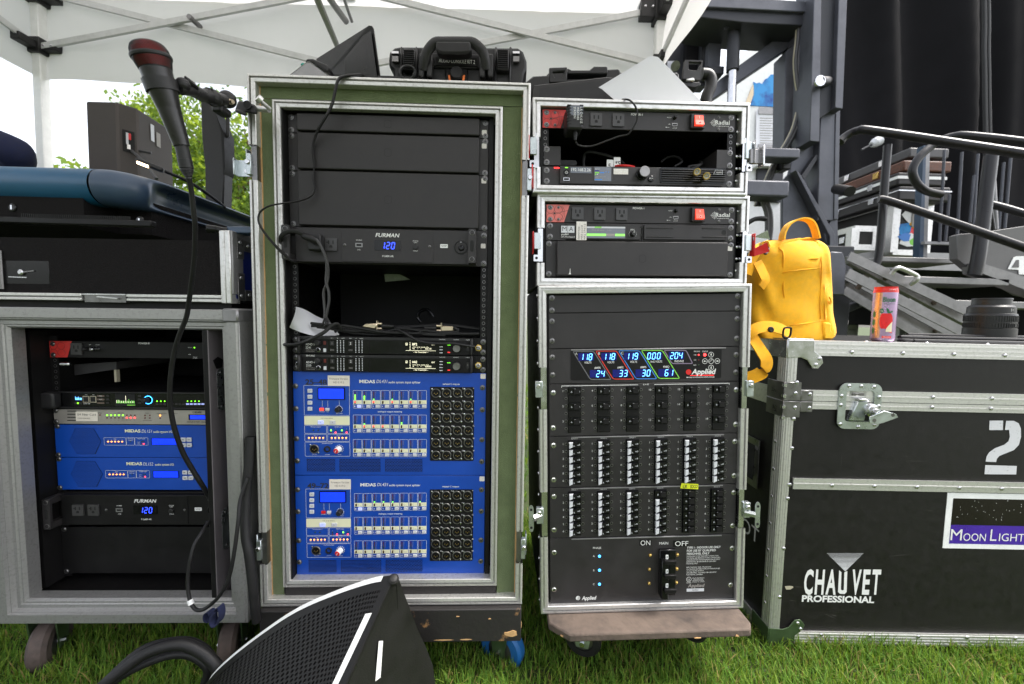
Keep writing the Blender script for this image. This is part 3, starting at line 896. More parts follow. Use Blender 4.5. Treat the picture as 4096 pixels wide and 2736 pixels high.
edge_latch(e, .577, -.478, -.395, -1)
b = MB()       # bent keeper on the left side
b.box(-.102, -.068, -.030, -.027, .462, .500, 'zinc'); b.box(-.104, -.101, -.045, -.027, .462, .500, 'zinc'); b.cyl((-.08, -.034, .474), (-.08, -.028, .474), .006, 'steel', 8)
part('latch_keeper', b, e, bev=.001)
blank('rack_blank', G, 13 * U, 14 * U, 'slim black blank panel topmost in the green-faced rack', True, 13.32 * U)
blank('rack_blank', G, 11 * U, 13 * U, 'black two-unit blank panel second from the top in the green-faced rack', True, 12.6 * U)
blank('rack_blank', G, 8 * U, 11 * U, 'large black blank panel directly above the power conditioner with the 120 readout', True, 10.72 * U)
def outlet(b, x, z, y, s=.0105, rot=False):
 b.rrect(x - s * 1.15, x + s * 1.15, z - s * 1.2, z + s * 1.2, .0016, y - .0035, y, 'outlet_face')
 yf = y - .0037
 b.quad(x - s * .55, x - s * .30, z + s * .05, z + s * .75, yf, 'void')
 b.quad(x + s * .30, x + s * .55, z + s * .05, z + s * .75, yf, 'void')
 if rot: b.quad(x - s * .85, x - s * .30, z + s * .30, z + s * .50, yf, 'void')
 b.prism([(x - s * .28, z - s * .62), (x + s * .28, z - s * .62), (x + s * .28, z - s * .3), (x + s * .14, z - s * .12), (x - s * .14, z - s * .12), (x - s * .28, z - s * .3)], yf, yf + .0002, 'void')
SEG = {'0': 'abcdef', '1': 'bc', '2': 'abged', '3': 'abgcd', '4': 'fgbc', '5': 'afgcd', '6': 'afgedc', '8': 'abcdefg', '9': 'abcdfg'}
def digits(b, st, x, z, h, y, mt, pitch=.68, sh=.13):
 """seven segment figures; x is the left edge, z the foot"""
 w, t = h * .46, h * .075
 for ch in st:
  if ch == '.':
   b.quad(x - h * .14, x - h * .06, z, z + t * 1.2, y, mt); continue
  def sg(x0, z0, x1, z1):
   d = Vector((x1 - x0, 0, z1 - z0)); L_ = d.length; d.normalize(); n_ = Vector((-d.z, 0, d.x)) * t
   g_ = t * .9
   p0, p1 = Vector((x0, 0, z0)) + d * g_, Vector((x1, 0, z1)) - d * g_
   v = [p0 - n_ * .6, p1 - n_ * .6, p1 + d * t * .5, p1 + n_ * .6, p0 + n_ * .6, p0 - d * t * .5]
   b.add([(x + p.x + p.z * sh, y, z + p.z) for p in v], [tuple(range(6))], mt)
  P = {'a': (0, h, w, h), 'b': (w, h / 2, w, h), 'c': (w, 0, w, h / 2), 'd': (0, 0, w, 0), 'e': (0, 0, 0, h / 2), 'f': (0, h / 2, 0, h), 'g': (0, h / 2, w, h / 2)}
  for s_ in SEG[ch]: sg(*P[s_])
  x += h * pitch
 return b
def conditioner(fr, z0, label, tile, lit, ears=True, mt='black'):
 t = lambda x, y: fr.t(tile, x, y)
 z1 = z0 + 2 * U
 e = thing('power_conditioner', label, 'power conditioner', fr, (RW / 2, 0, z0))
 faceplate(e, z0, z1, mt, [(RW - .009, z0 + .008), (RW - .009, z1 - .012)] if ears else [], y=-.002)
 chassis(e, z0, z1)
 def X(f): return f * RW
 b = MB(); b.rrect(X(.04), X(.945), z0 + .003, z1 - .004, .003, -.014, -.002, mt); bd = part('bezel', b, e, bev=.001)
 b = MB(); b.rrect(X(.270), X(.726), z0 + .006, z1 - .006, .003, -.0155, -.014, mt); pl = part('centre_panel', b, e, bev=.0005)
 y = -.0156
 b = MB(); b.rrect(X(.433), X(.562), z0 + .0335, z0 + .0575, .002, y - .001, y, 'gloss'); ds = part('display', b, e)
 b = MB(); digits(b, '120', X(.467), z0 + .0375, .0150, y - .0013, 'digit_blue', .8); part('lit_digits', b, ds)
 b = MB(); b.rrect(X(.338), X(.374), z0 + .040, z0 + .0500, .001, y - .001, y, 'alu_dull'); b.quad(X(.344), X(.368), z0 + .0425, z0 + .0475, y - .0012, 'void'); part('usb_port', b, e)
 b = MB(); b.lathe((X(.638), y, z0 + .043), (0, -1, 0), [(0, .0066), (.003, .0062), (.0036, .005)], 'plastic', 14); part('dimmer_knob', b, e)
 b = MB()
 b.text('FURMAN', X(.438), z0 + .0655, .0088, y - .0002, 'print', w=.056, sh=.25, bold=.02)
 b.text('P-2400 AR', X(.500), z0 + .0175, .0042, y - .0002, 'print', 'c', w=.027, bold=.01)
 b.text('USB CHARGER', X(.356), z0 + .0555, .0026, y - .0002, 'print', 'c', w=.0145)
 b.text('5V DC', X(.356), z0 + .0325, .0026, y - .0002, 'print', 'c', w=.008)
 b.text('LINE VOLTAGE', X(.638), z0 + .0565, .0026, y - .0002, 'print', 'c', w=.0135); b.text('CURRENT', X(.638), z0 + .0527, .0024, y - .0002, 'print', 'c', w=.009)
 b.text('METER DIM', X(.638), z0 + .0325, .0026, y - .0002, 'print', 'c', w=.0115)
 part('lettering', b, e)
 yb_ = -.0142
 b = MB(); b.rrect(X(.762), X(.800), z0 + .0425, z0 + .0515, .001, yb_ - .0004, yb_, 'white'); b.text('SMP', X(.781), z0 + .0450, .0042, yb_ - .0006, 'ink', 'c', w=.014); part('badge', b, e)
 b = MB(); b.lathe((X(.866), yb_, z0 + .045), (0, -1, 0), [(0, .0165), (.002, .0165), (.0025, .0150), (-.004, .0140, 'black2'), (-.004, 0, 'black2')], 'plastic', 22, False)
 b.lathe((X(.868), yb_, z0 + .043), (0, -1, 0), [(0, .0075), (.003, .0060), (.0034, .0035), (.001, .003)], 'gloss', 14); b.box(X(.862), X(.870), yb_ - .002, yb_, z0 + .0555, z0 + .0585, 'steel_dark'); part('lamp_socket', b, e)
 b = MB(); outlet(b, X(.218), z0 + .045, yb_, .0125, True); part('outlet', b, e)
 b = MB(); outlet(b, X(.135), z0 + .045, yb_, .0125, True); part('outlet', b, e)
 for x in (.285, .709): inst('screw', SCREW_S, e, (X(x), -.0156, z0 + .045))
 for xa, xb in ((-.001, .038), (.907, .945)):
  for nm in ('rack_handle',):
   b = MB(); w0, w1 = X(xa), X(xb)
   d0 = -.040
   b.rrect(w0, w1, z0 + .004, z1 - .004, .004, d0, d0 + .006, 'black')
   b.box(w0 + .001, w1 - .001, d0 + .006, -.002, z0 + .004, z0 + .020, 'black'); b.box(w0 + .001, w1 - .001, d0 + .006, -.002, z1 - .020, z1 - .004, 'black')
   b.rrect((w0 + w1) / 2 - .0042, (w0 + w1) / 2 + .0042, z0 + .031, z1 - .031, .004, d0 - .0004, d0, 'void')
   h = part('rack_handle', b, e, bev=.001)
   for z in (z0 + .013, z1 - .013):
    b = MB(); b.lathe(((w0 + w1) / 2, d0, z), (0, -1, 0), [(0, .0062), (.0004, .0060), (.0006, .0050), (-.0005, .0036, 'void'), (-.0005, 0, 'void')], 'steel_dark', 12, False); part('socket_screw', b, h)
 return e
pc = conditioner(G, 6 * U, 'black power conditioner showing a lit blue 120 in the green-faced rack', 'b1', True)
b = MB(); b.rrect(RW - .0165, RW - .0045, 7.02 * U, 7.28 * U, .002, -.0028, -.0021, 'sticker_white'); part('asset_sticker', b, pc)
def receiver(z0, label, nm, num, ch, f1, f2, plus):
 z1 = z0 + U
 e = thing('wireless_receiver', label, 'radio receiver', G, (RW / 2, 0, z0), 'wireless receivers in the green-faced rack')
 faceplate(e, z0, z1, 'black2', [(.008, z0 + .008), (.008, z1 - .010), (RW - .008, z0 + .008), (RW - .008, z1 - .010)])
 chassis(e, z0, z1)
 b = MB(); b.box(.026, .447, -.012, -.0005, z0 + .001, z1 - .001, 'black2'); part('front_housing', b, e, bev=.001)
 b = MB(); b.box(.026, .447, -.0125, -.012, z1 - .007, z1 - .001, 'plastic'); part('top_edge', b, e)
 for x in (.020, .442):
  b = MB(); b.box(x, x + .008, -.022, -.0005, z0 + .001, z1 - .001, 'plastic'); part('guard', b, e, bev=.003)
 y = -.0126
 b = MB(); b.box(.195, .385, y, y + .0006, z0 + .003, z1 - .009, 'gloss'); b.box(.0925, .1925, y, y + .0006, z0 + .003, z1 - .009, 'gloss'); part('window', b, e)
 for k, x in enumerate((.103, .148)):
  b = MB(); b.rrect(x - .005, x + .005, z0 + .022, z0 + .033, .001, y - .001, y, 'plastic' if k == 0 else 'black'); b.text(str(k + 1), x, z0 + .0243, .0062, y - .0012, 'print' if k else 'print_dim', 'c'); part('channel_button', b, e)
  b = MB(); b.rrect(x - .005, x + .005, z0 + .008, z0 + .0135, .0006, y - .0007, y, 'black'); b.text('SYNC', x, z0 + .0095, .0025, y - .0009, 'print_dim', 'c'); part('sync_button', b, e)
  b = MB()
  for c_ in (.0125, .0205, .0280):
   for r_ in range(8): b.disc(x + c_, z0 + .0058 + .0040 * r_, .0013, y - .0003, 'button', 8)
  part('led_ladder', b, e)
 b = MB(); b.lathe((.0695, y, z0 + .011), (0, -1, 0), [(0, .0058), (.0025, .0055), (.003, .0045), (-.002, .0028, 'void'), (-.002, 0, 'void')], 'steel', 14, False); part('headphone_jack', b, e)
 b = MB(); b.rrect(.0815, .0882, z0 + .0055, z0 + .0145, .0008, y - .0006, y, 'button'); part('ir_window', b, e)
 b = MB(); b.lathe((.0690, y, z0 + .028), (0, -1, 0), [(0, .0075), (.008, .0066), (.009, .0055)], 'plastic', 14); part('volume_knob', b, e)
 b = MB(); b.box(.0820, .0880, y - .0005, y, z0 + .0235, z0 + .0325, 'led_dark_red'); part('ir_port', b, e)
 b = MB()
 b.text(nm, .0385, z0 + .0215, .0052, y - .0002, 'print', w=.0215); b.text(num, .0385, z0 + .0135, .0052, y - .0002, 'print', w=.0125)
 b.text('AXIENT DIGITAL', .0385, z0 + .0090, .0022, y - .0002, 'print_dim', w=.0235); b.text('Wireless Receiver', .0385, z0 + .0055, .0022, y - .0002, 'print_dim', w=.0215)
 b.text('SHURE' if plus else 'AD4D', .0390, z1 - .0058 if plus else z1 - .0125, .0038, y - .0004, 'print', w=.021 if plus else .0125, sh=.1)
 for s_, x in (('RX 1', .103), ('RF', .1165), ('AUDIO', .1295), ('RX 2', .148), ('RF', .1620), ('AUDIO', .1745), ('FUNCTION', .373), ('CONTROL', .408), ('POWER', .437)):
  b.text(s_, x, z1 - .0055, .0020, y - .0004, 'print', 'c')
 part('lettering', b, e)
 ox, ow = .283, .074
 b = MB()
 b.text('2', ox + .001, z0 + .0255, .0040, y - .0004, 'oled'); b.rline(ox - .0005, ox + .0045, z0 + .0245, z0 + .0305, .0005, y - .0004, 'oled', .0003)
 b.text(ch, ox + .0165, z0 + .0245, .0058, y - .0004, 'oled', w=.0115); b.text('EDIT', ox + ow - .002, z0 + .0255, .0032, y - .0004, 'oled', 'r', w=.008)
 b.text('SYSTEM  GROUP  CHANNEL  FREQ', ox + .0165, z0 + .0192, .0020, y - .0004, 'oled', w=.040)
 b.text(f1, ox + .0165, z0 + .0148, .0034, y - .0004, 'oled'); b.text('--   --', ox + .028, z0 + .0155, .0024, y - .0004, 'oled', w=.012); b.text(f2, ox + .048, z0 + .0148, .0034, y - .0004, 'oled', w=.0155)
 b.quad(ox, ox + ow, z0 + .0112, z0 + .0118, y - .0004, 'oled')
 b.text('-- No Transmitter --', ox + ow / 2, z0 + .0062, .0032, y - .0004, 'oled', 'c', w=.037)
 for r_ in range(5): b.rline(ox + .0095, ox + .0120, z0 + .0125 + .0042 * r_, z0 + .0152 + .0042 * r_, .0004, y - .0004, 'oled', .001)
 part('screen_readout', b, e)
 for k in range(4):
  b = MB(); b.rrect(.3665, .3745, z0 + .0058 + .0075 * k, z0 + .0078 + .0075 * k, .0005, y - .0005, y, 'button'); part('function_key', b, e)
 b = MB(); b.rrect(.385, .395, z0 + .0245, z0 + .0285, .0005, y - .0006, y, 'led_dark_green'); b.text('ENTER', .390, z0 + .0255, .0018, y - .0008, 'led_green', 'c'); part('enter_key', b, e)
 b = MB(); b.rrect(.385, .395, z0 + .0060, z0 + .0100, .0005, y - .0006, y, 'led_dark_red'); b.text('EXIT', .390, z0 + .0070, .0018, y - .0008, 'led_red', 'c'); part('exit_key', b, e)
 b = MB(); b.lathe((.4095, y, z0 + .0185), (0, -1, 0), [(0, .0105), (.009, .0100), (.010, .0090), (.0098, 0, 'steel_dark')], 'plastic', 18, False); part('control_wheel', b, e)
 b = MB(); b.rrect(.4335, .4405, z0 + .012, z0 + .028, .001, y - .0012, y, 'plastic'); b.text('I', .437, z0 + .019, .005, y - .0014, 'print_dim', 'c'); part('power_switch', b, e)
 for x, w_ in ((.018, 1), (.4615, 1)):
  if plus or x > .4:
   b = MB(); b.lathe((x + .0015, -.0005, z0 + .0195), (0, -1, 0), [(0, .0090), (.004, .0088)], 'gold', 6); b.lathe((x + .0015, -.004, z0 + .0195), (0, -1, 0), [(0, .0060), (.010, .0058), (.0105, .0046), (.004, .0042, 'void'), (.004, .0014, 'white'), (.0045, 0, 'gold')], 'steel', 12, False); part('antenna_socket', b, e)
 return e
receiver(U, 'upper black wireless receiver with AD4D 3 2241 on its left end', 'AD4D 3', '2241', 'BP2', '+0', '602.160', False)
receiver(0, 'lower black wireless receiver with AD4D 4 2330 on its left end', 'AD4D 4', '2330', 'HH2', '-5', '520.675', True)
def splitter(k, rng, label, green, red, lit):
 dz = -k * 6 * U
 P = lambda x, y: (lambda v: (v.x, v.z + dz))(G.t('c1', x, y))
 MM = .4472 / 1600      # one zoomed pixel in metres on this panel
 e = thing('input_splitter', label, 'audio unit', G, (RW / 2, 0, dz - 6 * U), 'blue input splitters')
 sc_ = [P(408, 545), P(412, 747), P(418, 1015), P(424, 1213), P(2080, 560), P(2078, 758), P(2075, 1025), P(2073, 1220)]
 faceplate(e, dz - 6 * U, dz, 'blue', sc_, y=-.001)
 chassis(e, dz - 6 * U, dz)
 y = -.0014
 def outline(b, x0, y0, x1, y1, w=2.4, mt='print'):
  (a, d), (c_, f_) = P(x0, y1), P(x1, y0)
  b.rline(a, c_, d, f_, w * MM, y, mt, 6 * MM)
 def tx(b, s_, x, y_, h, mt='print', al='l', w=None, **kw):
  a, d = P(x, y_)
  b.text(s_, a, d, h * MM, y - .0001, mt, al, w * MM if w else None, **kw)
 b = MB()
 for r_ in ((487, 541, 891, 806), (490, 898, 688, 969), (697, 899, 894, 970), (492, 975, 688, 1040), (697, 975, 894, 1041), (495, 1046, 896, 1173)): outline(b, *r_)
 tx(b, 'MIDAS', 980, 517, 27, w=140, bold=.035); tx(b, 'DL431', 1132, 517, 28, w=94, sh=.2); tx(b, 'audio system input splitter', 1240, 519, 19, w=286, bold=.012)
 tx(b, 'isolated C outputs', 1800, 534, 14, al='c', w=152, bold=.012); tx(b, 'analogue output metering', 1253, 780, 14, al='c', w=218, bold=.012)
 for s_, x, y_, w in (('phantom', 648, 778, 48), ('filter', 698, 778, 24), ('gain steps', 802, 792, 56), ('Ethernet control', 590, 914, 88), ('AES50 audio', 795, 915, 72), ('psu 1', 590, 992, 30), ('psu 2', 794, 993, 30), ('channel monitor', 694, 1062, 98), ('line out', 582, 1159, 40), ('phones', 696, 1160, 40), ('level', 803, 1161, 28)):
  tx(b, s_, x, y_, 9, al='c', w=w)
 for x in (529, 561, 593, 625, 657, 733, 765, 797, 829, 862): tx(b, '+5V', x, 1027, 6, al='c', w=20)
 for x in (648, 697, 800):
  (a, d), (_, d2) = P(x, 675), P(x, 732 if x < 750 else 722)
  b.quad(a - .0003, a + .0003, d2, d, y, 'print')
 for x in (727, 770, 824, 867): tx(b, 'X', x, 932, 6, al='c')
 part('lettering', b, e)
 b = MB(); tx(b, rng, 498, 532, 46, 'ink', w=190, bold=.025); part('channel_numbers', b, e)
 b = MB(); (a, d), (c_, f_) = P(699, 543), P(893, 452); b.rrect(a, c_, d, f_, .001, y - .0006, y, 'sticker')
 b.text('Firmware Version', (a + c_) / 2, d + (f_ - d) * .60, 17 * MM, y - .0008, 'print_ink', 'c', w=164 * MM); b.text('HD 0.19.2', (a + c_) / 2, d + (f_ - d) * .26, 17 * MM, y - .0008, 'print_ink', 'c', w=94 * MM); part('firmware_sticker', b, e)
 b = MB(); (a, d), (c_, f_) = P(2062, 480), P(2108, 436); b.rrect(a, c_, d, f_, .002, y - .0005, y, 'sticker_white'); part('asset_sticker', b, e)
 for y_ in (587, 640, 693, 747):
  b = MB(); (a, d) = P(541, y_); b.rrect(a - .0058, a + .0058, d - .0050, d + .0050, .0015, y - .003, y, 'button'); b.quad(a - .0025, a + .0025, d - .0006, d + .0006, y - .0031, 'print_dim'); part('menu_button', b, e, bev=.0008)
 b = MB(); (a, d), (c_, f_) = P(612, 665), P(851, 560); b.rrect(a, c_, d, f_, .001, y - .002, y, 'gloss'); lc = part('lcd_bezel', b, e)
 b = MB(); b.quad(a + .0022, c_ - .0022, d + .0022, f_ - .0022, y - .0022, 'lcd'); part('lcd', b, lc)
 for x, m_ in ((646, 'red_lit' if k == 0 else 'red'), (697, 'button')):
  b = MB(); (a, d) = P(x, 752); b.rrect(a - .0052, a + .0052, d - .0036, d + .0036, .001, y - .003, y, m_); part('push_button', b, e, bev=.0006)
 b = MB(); (a, d) = P(798, 752)
 for i in range(11):
  t = R(-45 + 27 * i); b.cyl((a + .0088 * math.cos(t), y, d + .0088 * math.sin(t)), (a + .0088 * math.cos(t), y - .0003, d + .0088 * math.sin(t)), .0011, 'print', 6)
 b.lathe((a, y, d), (-.12, -1, -.06), [(0, .0078), (.010, .0068), (.0115, .0058)], 'plastic', 14); part('gain_knob', b, e)
 b = MB(); (a, d), (c_, f_) = P(490, 891), P(893, 815); b.rrect(a, c_, d, f_, .0008, y - .0004, y, 'cream'); b.text('mic amp select', (a + c_) / 2, f_ - 24 * MM, 11 * MM, y - .0006, 'print_ink', 'c', w=108 * MM); cb = part('select_strip', b, e)
 for x, m_, s_ in ((638, 'led_lilac', 'A'), (745, 'button', 'B')):
  b = MB(); (a, d) = P(x, 868); b.rrect(a - .0070, a + .0070, d - .0048, d + .0048, .0012, y - .003, y - .0004, m_); b.text(s_, a, d - .0015, .003, y - .0032, 'print_ink', 'c'); part('select_button', b, cb, bev=.0006)
 for x, y_, m_ in [(x, 1008, 'led_orange') for x in (529, 561, 593, 625, 657, 733, 765, 797, 829, 862)] + [(570, 939, 'led_dark_green'), (612, 939, 'led_dark_green'), (727, 941, 'led_green' if k == 0 else 'led_dark_green'), (770, 941, 'led_dark_green'), (824, 941, 'led_green'), (867, 941, 'led_dark_green'), (727, 960, 'led_dark_red'), (768, 960, 'led_red'), (824, 960, 'led_dark_red'), (866, 960, 'led_red')]:
  a, d = P(x, y_); inst('led', LED[m_], e, (a, y, d))
 a, d = P(580, 1105); inst('xlr_socket', XLR, e, (a, y - .0004, d))
 b = MB(); a, d = P(693, 1108); b.lathe((a, y, d), (0, -1, 0), [(0, .0085), (.003, .0080), (.0034, .0055), (-.004, .0040, 'void'), (-.004, 0, 'void')], 'plastic', 12, False); part('headphone_jack', b, e)
 b = MB(); a, d = P(800, 1106)
 for i in range(11):
  t = R(-45 + 27 * i); b.cyl((a + .0098 * math.cos(t), y, d + .0098 * math.sin(t)), (a + .0098 * math.cos(t), y - .0003, d + .0098 * math.sin(t)), .0012, 'print', 6)
 b.lathe((a, y, d), (-.25, -1, -.12), [(0, .0078), (.012, .0072), (.013, .0066), (.0145, .0062, 'red'), (.015, .005, 'red')], 'white', 16)
 b.bar((a - .0045, y - .0155, d - .004), (a - .002, y - .0160, d + .001), .0012, .001, 'white'); part('level_knob', b, e)
 for (x0, y0, x1, y1) in ((512, 1195, 762, 1308), (803, 1197, 1168, 1309), (1210, 1199, 1543, 1309)):
  (a, d), (c_, f_) = P(x0, y1), P(x1, y0)
  b = MB(); b.quad(a, c_, d, f_, y + .0001, 'void')
  vt = part('vent_backing', b, e)
  nu, nv = int((c_ - a) / .0038), int((f_ - d) / .0033)
  b = MB(); b.perf(lambda u, v: Vector((a + (c_ - a) * u / nu, y - .0007, d + (f_ - d) * v / nv)), nu, nv, .46, 'blue', .0007)
  part('vent_grille', b, e, kind='stuff', ang=20)
 xs = (925, 1008, 1091, 1173, 1257, 1340, 1422, 1504)
 for r_, (ya, yb_) in enumerate(((584, 745), (803, 962), (1021, 1178))):
  for c_, x0 in enumerate(xs):
   n = r_ * 8 + c_ + 1
   b = MB(); outline(b, x0, ya, x0 + 77, yb_, 2.2)
   (a, d), (a2, f_) = P(x0 + 2, yb_ - 38), P(x0 + 75, yb_ - 73); b.quad(a, a2, d, f_, y - .0001, 'cream')
   for i in range(2): tx(b, 'mic' if i == 0 else 'only filter', x0 + 30, yb_ - 57 + 12 * i, 6, 'print_ink', w=(14, 40)[i])
   tx(b, str(n), x0 + (9 if n < 10 else 5), yb_ - 12, 13, w=(9 if n < 10 else 21), bold=.012)
   lv = green.get(n, 0)
   for i in range(8):
    (a, d) = P(x0 + 17, ya + 14 + 9.4 * i)
    on = i >= 8 - lv
    b.quad(a - .0016, a + .0016, d - .0010, d + .0010, y - .0002, ('led_green' if on else ('led_dark_red', 'led_dark_red', 'led_dark_amber', 'led_dark_amber', 'led_dark_amber', 'led_dark_green', 'led_dark_green', 'led_dark_green')[i]))
    tx(b, '+0', x0 + 26, ya + 17 + 9.4 * i, 6, 'print_dim', w=14 - i)
   st = part('channel_strip', b, e)
   b = MB(); a, d = P(x0 + 17, yb_ - 55); b.rrect(a - .0017, a + .0017, d - .0034, d + .0034, .0006, y - .0012, y - .0001, 'gloss'); b.quad(a - .0013, a + .0013, d - .0004, d + .0029, y - .0013, 'led_red' if n in red else 'led_dark_red'); part('phantom_lamp', b, st)
   b = MB(); a, d = P(x0 + 54, yb_ - 20); b.rrect(a - .0052, a + .0052, d - .0037, d + .0037, .0012, y - .0028, y, 'led_lilac' if n == lit else 'button'); part('strip_button', b, st, bev=.0007)
 b = MB(); (a, d), (c_, f_) = P(1611, 1212), P(2006, 555); b.rrect(a, c_, d, f_, .0025, y - .0008, y, 'black2')
 xp = part('output_plate', b, e)
 b = MB()
 for r_, y_ in enumerate((605, 717, 828, 940, 1050, 1160)):
  for c_, x in enumerate((1665, 1761, 1857, 1953)):
   a, d = P(x, y_ + 1); inst('xlr_socket', XLR, e, (a, y - .0008, d))
   a, d = P(x + 47, y_ - 34); b.text(str(r_ * 4 + c_ + 1), a, d, 11 * MM, y - .0009, 'print', 'c', bold=.01)
 part('lettering', b, xp)
 return e
mat('print_ink', (.16, .13, .12), .6, 0, 0)
def _led(m_): return mesh_of(lambda b: b.lathe((0, 0, 0), (0, -1, 0), [(0, .0021), (.0008, .0018), (.0012, .0009)], m_, 8), 'led')
LED = {k: _led(k) for k in ('led_orange', 'led_green', 'led_red', 'led_dark_green', 'led_dark_red', 'led_blue')}
splitter(0, '25\u201348', 'blue input splitter marked 25-48 above its twin', {1: 5, 2: 4, 3: 1, 5: 1, 7: 1, 10: 1, 14: 2}, (1, 3, 5, 7, 10, 11, 12), 1)
splitter(1, '49\u201372', 'blue input splitter marked 49-72 at the foot of the green-faced rack', {3: 1, 4: 1, 5: 1, 8: 1}, (), 1)
# right hand stack: distribution rack and two small cases
def small_case(fr, x0, x1, z0, z1, name, label, gaps, depth=.46, d=.012):
 e = thing(name, label, 'rack case', fr, ((x0 + x1) / 2, 0, z0))
 case_shell(e, x0 + .001, x1 - .001, z0 + .001, z1 - .001, -.004, depth)
 frame_bars(e, x0, x1, z0, z1, lip(d, .019, .0022, .02), 'alu', gaps)
 return e
dc = small_case(D, -.026, .502, -.817, .022, 'distro_case', 'tall black rack case with breakers in its front, standing on a brown dolly', {'l': [(-.283, -.178), (-.612, -.495)], 'r': [(-.290, -.185), (-.602, -.500)]})
rack_rails(dc, -.004, RW + .004, -.79, 0, [])
for x, z0, z1, s in ((-.022, -.283, -.178, 1), (.498, -.290, -.185, -1), (-.022, -.612, -.495, 1), (.498, -.602, -.500, -1)):
 b = MB(); b.box(x, x + s * .014, -.010, .03, z0, z1, 'steel'); b.box(x + s * .012, x + s * .014, -.012, .02, z0, z1, 'steel')
 l = part('latch_dish', b, dc)
 b = MB(); zc = (z0 + z1) / 2
 b.box(x - s * .014, x + s * .004, -.016, -.002, zc - .022, zc + .018, 'zinc'); b.cyl((x - s * .007, -.02, zc + .006), (x - s * .007, -.004, zc + .006), .006, 'steel', 8)
 part('latch', b, l, bev=.001)
def wing(fr, x, z, par, s):          # butterfly key standing sideways out of a latch
 b = MB()
 pts = []
 for k in range(28):
  t = 2 * math.pi * k / 28
  r_ = .011 + .004 * math.cos(2 * t)
  pts.append((r_ * math.sin(t) * .8, .034 * math.cos(t) * (.75 + .25 * abs(math.cos(t)))))
 b.prism([(x + p[0], z + p[1]) for p in reversed(pts)], -.028, -.0255, 'zinc')
 for k in (-1, 1): b.disc(x, z + k * .023, .0035, -.0284, 'void', 8)
 b.cyl((x + s * .004, -.0256, z), (x + s * .024, -.012, z), .008, 'zinc', 6)
 part('latch_key', b, par)
wing(D, -.050, -.555, dc, 1)
wing(D, .523, -.560, dc, -1)
b = MB()
for z in np.linspace(-.80, 0, 15): b.lathe((-.0265, .02, z), (-1, 0, 0), [(0, .005), (.002, .004), (.003, .002)], 'steel', 8)
part('side_rivets', b, dc, kind='stuff')
WR = ['l', 'r']
sc = lambda z0, z1: corner_screws(z0, z1, .0105, .008)
blank('rack_blank', D, -U, 0, 'slim black blank panel topmost in the distribution rack', False, mark=False)
blank('rack_blank', D, -3 * U, -U, 'black two-unit blank panel above the coloured power meters', False, mark=False, dz=.020)
b = MB()
for (x0, y0, x1, y1) in ((1213, 190, 1262, 128), (1495, 188, 1520, 172)):
 p0, p1 = D.t('c2', x0, y0), D.t('c2', x1, y1)
 b.bar((p0.x, -.0003, p0.z), (p1.x, -.0003, p1.z), .0004, .0002, 'print_dim', (0, 1, 0))
PD = lambda x, y: (lambda v: (v.x, v.z))(D.t('c2', x, y))
PE = lambda x, y: (lambda v: (v.x, v.z))(D.t('d2', x, y))
MD = .4472 / 1565
e = thing('power_monitor', 'power monitor with blue volt and amp readouts in slanted coloured frames', 'power meter', D, (RW / 2, 0, -5 * U))
faceplate(e, -5 * U, -3 * U, 'black', [PD(468, 288), PD(470, 446), PD(2112, 266), PD(2110, 422)])
chassis(e, -5 * U, -3 * U)
def groove(par, z, x0=.055, x1=.447):
 b = MB(); b.box(x0, x1, -.0022, -.0004, z - .0016, z + .0016, 'alu_dull'); part('drip_lip', b, par, bev=.0006)
groove(e, -3 * U - .0035)
y = -.0004
b = MB(); (a, d), (c_, f_) = PD(633, 495), PD(1982, 215); b.rrect(a, c_, d, f_, .003, y - .0004, y, 'black2'); ov = part('overlay', b, e)
y = -.0010
def para(b, pts, w, mt):
 P2 = [Vector((*PD(*p), 0)) for p in pts]
 n = len(P2); cen = sum(P2, Vector()) / n
 out = []
 for k in range(n):
  p, pr, nx = P2[k], P2[k - 1], P2[(k + 1) % n]
  r_ = .006
  a, c2 = p + (pr - p).normalized() * r_, p + (nx - p).normalized() * r_
  for t in (0, .25, .5, .75, 1): out.append(a * (1 - t) ** 2 + p * 2 * t * (1 - t) + c2 * t * t)
 m_ = len(out); inn = []
 for k in range(m_):
  tg = (out[(k + 1) % m_] - out[k - 1]).normalized(); nn = Vector((-tg.y, tg.x, 0))
  if nn.dot(cen - out[k]) < 0: nn = -nn
  inn.append(out[k] + nn * w)
 v = [(p.x, y, p.y) for p in out + inn]
 b.add(v, [(k, (k + 1) % m_, (k + 1) % m_ + m_, k + m_) for k in range(m_)], mt)
mat('fr_grey', (.13, .13, .14), .5, 0, 0); mat('fr_red', (.6, .03, .02), .5, 0, 0); mat('fr_blue', (.04, .2, .6), .5, 0, 0); mat('fr_green', (.2, .6, .06), .5, 0, 0); mat('fr_violet', (.22, .17, .25), .5, 0, 0)
dx = 205
for k, m_ in enumerate(('fr_grey', 'fr_red', 'fr_blue', 'fr_green')):
 b = MB(); o = k * dx - k; u_ = -k * 3
 para(b, [(645 + o, 232 + u_), (840 + o, 232 + u_), (1000 + o, 490 + u_), (805 + o, 490 + u_)], .0022, m_); part('coloured_frame', b, e)
b = MB(); para(b, [(1460, 222), (1665, 222), (1728, 348), (1535, 348)], .0022, 'fr_violet'); part('coloured_frame', b, e)
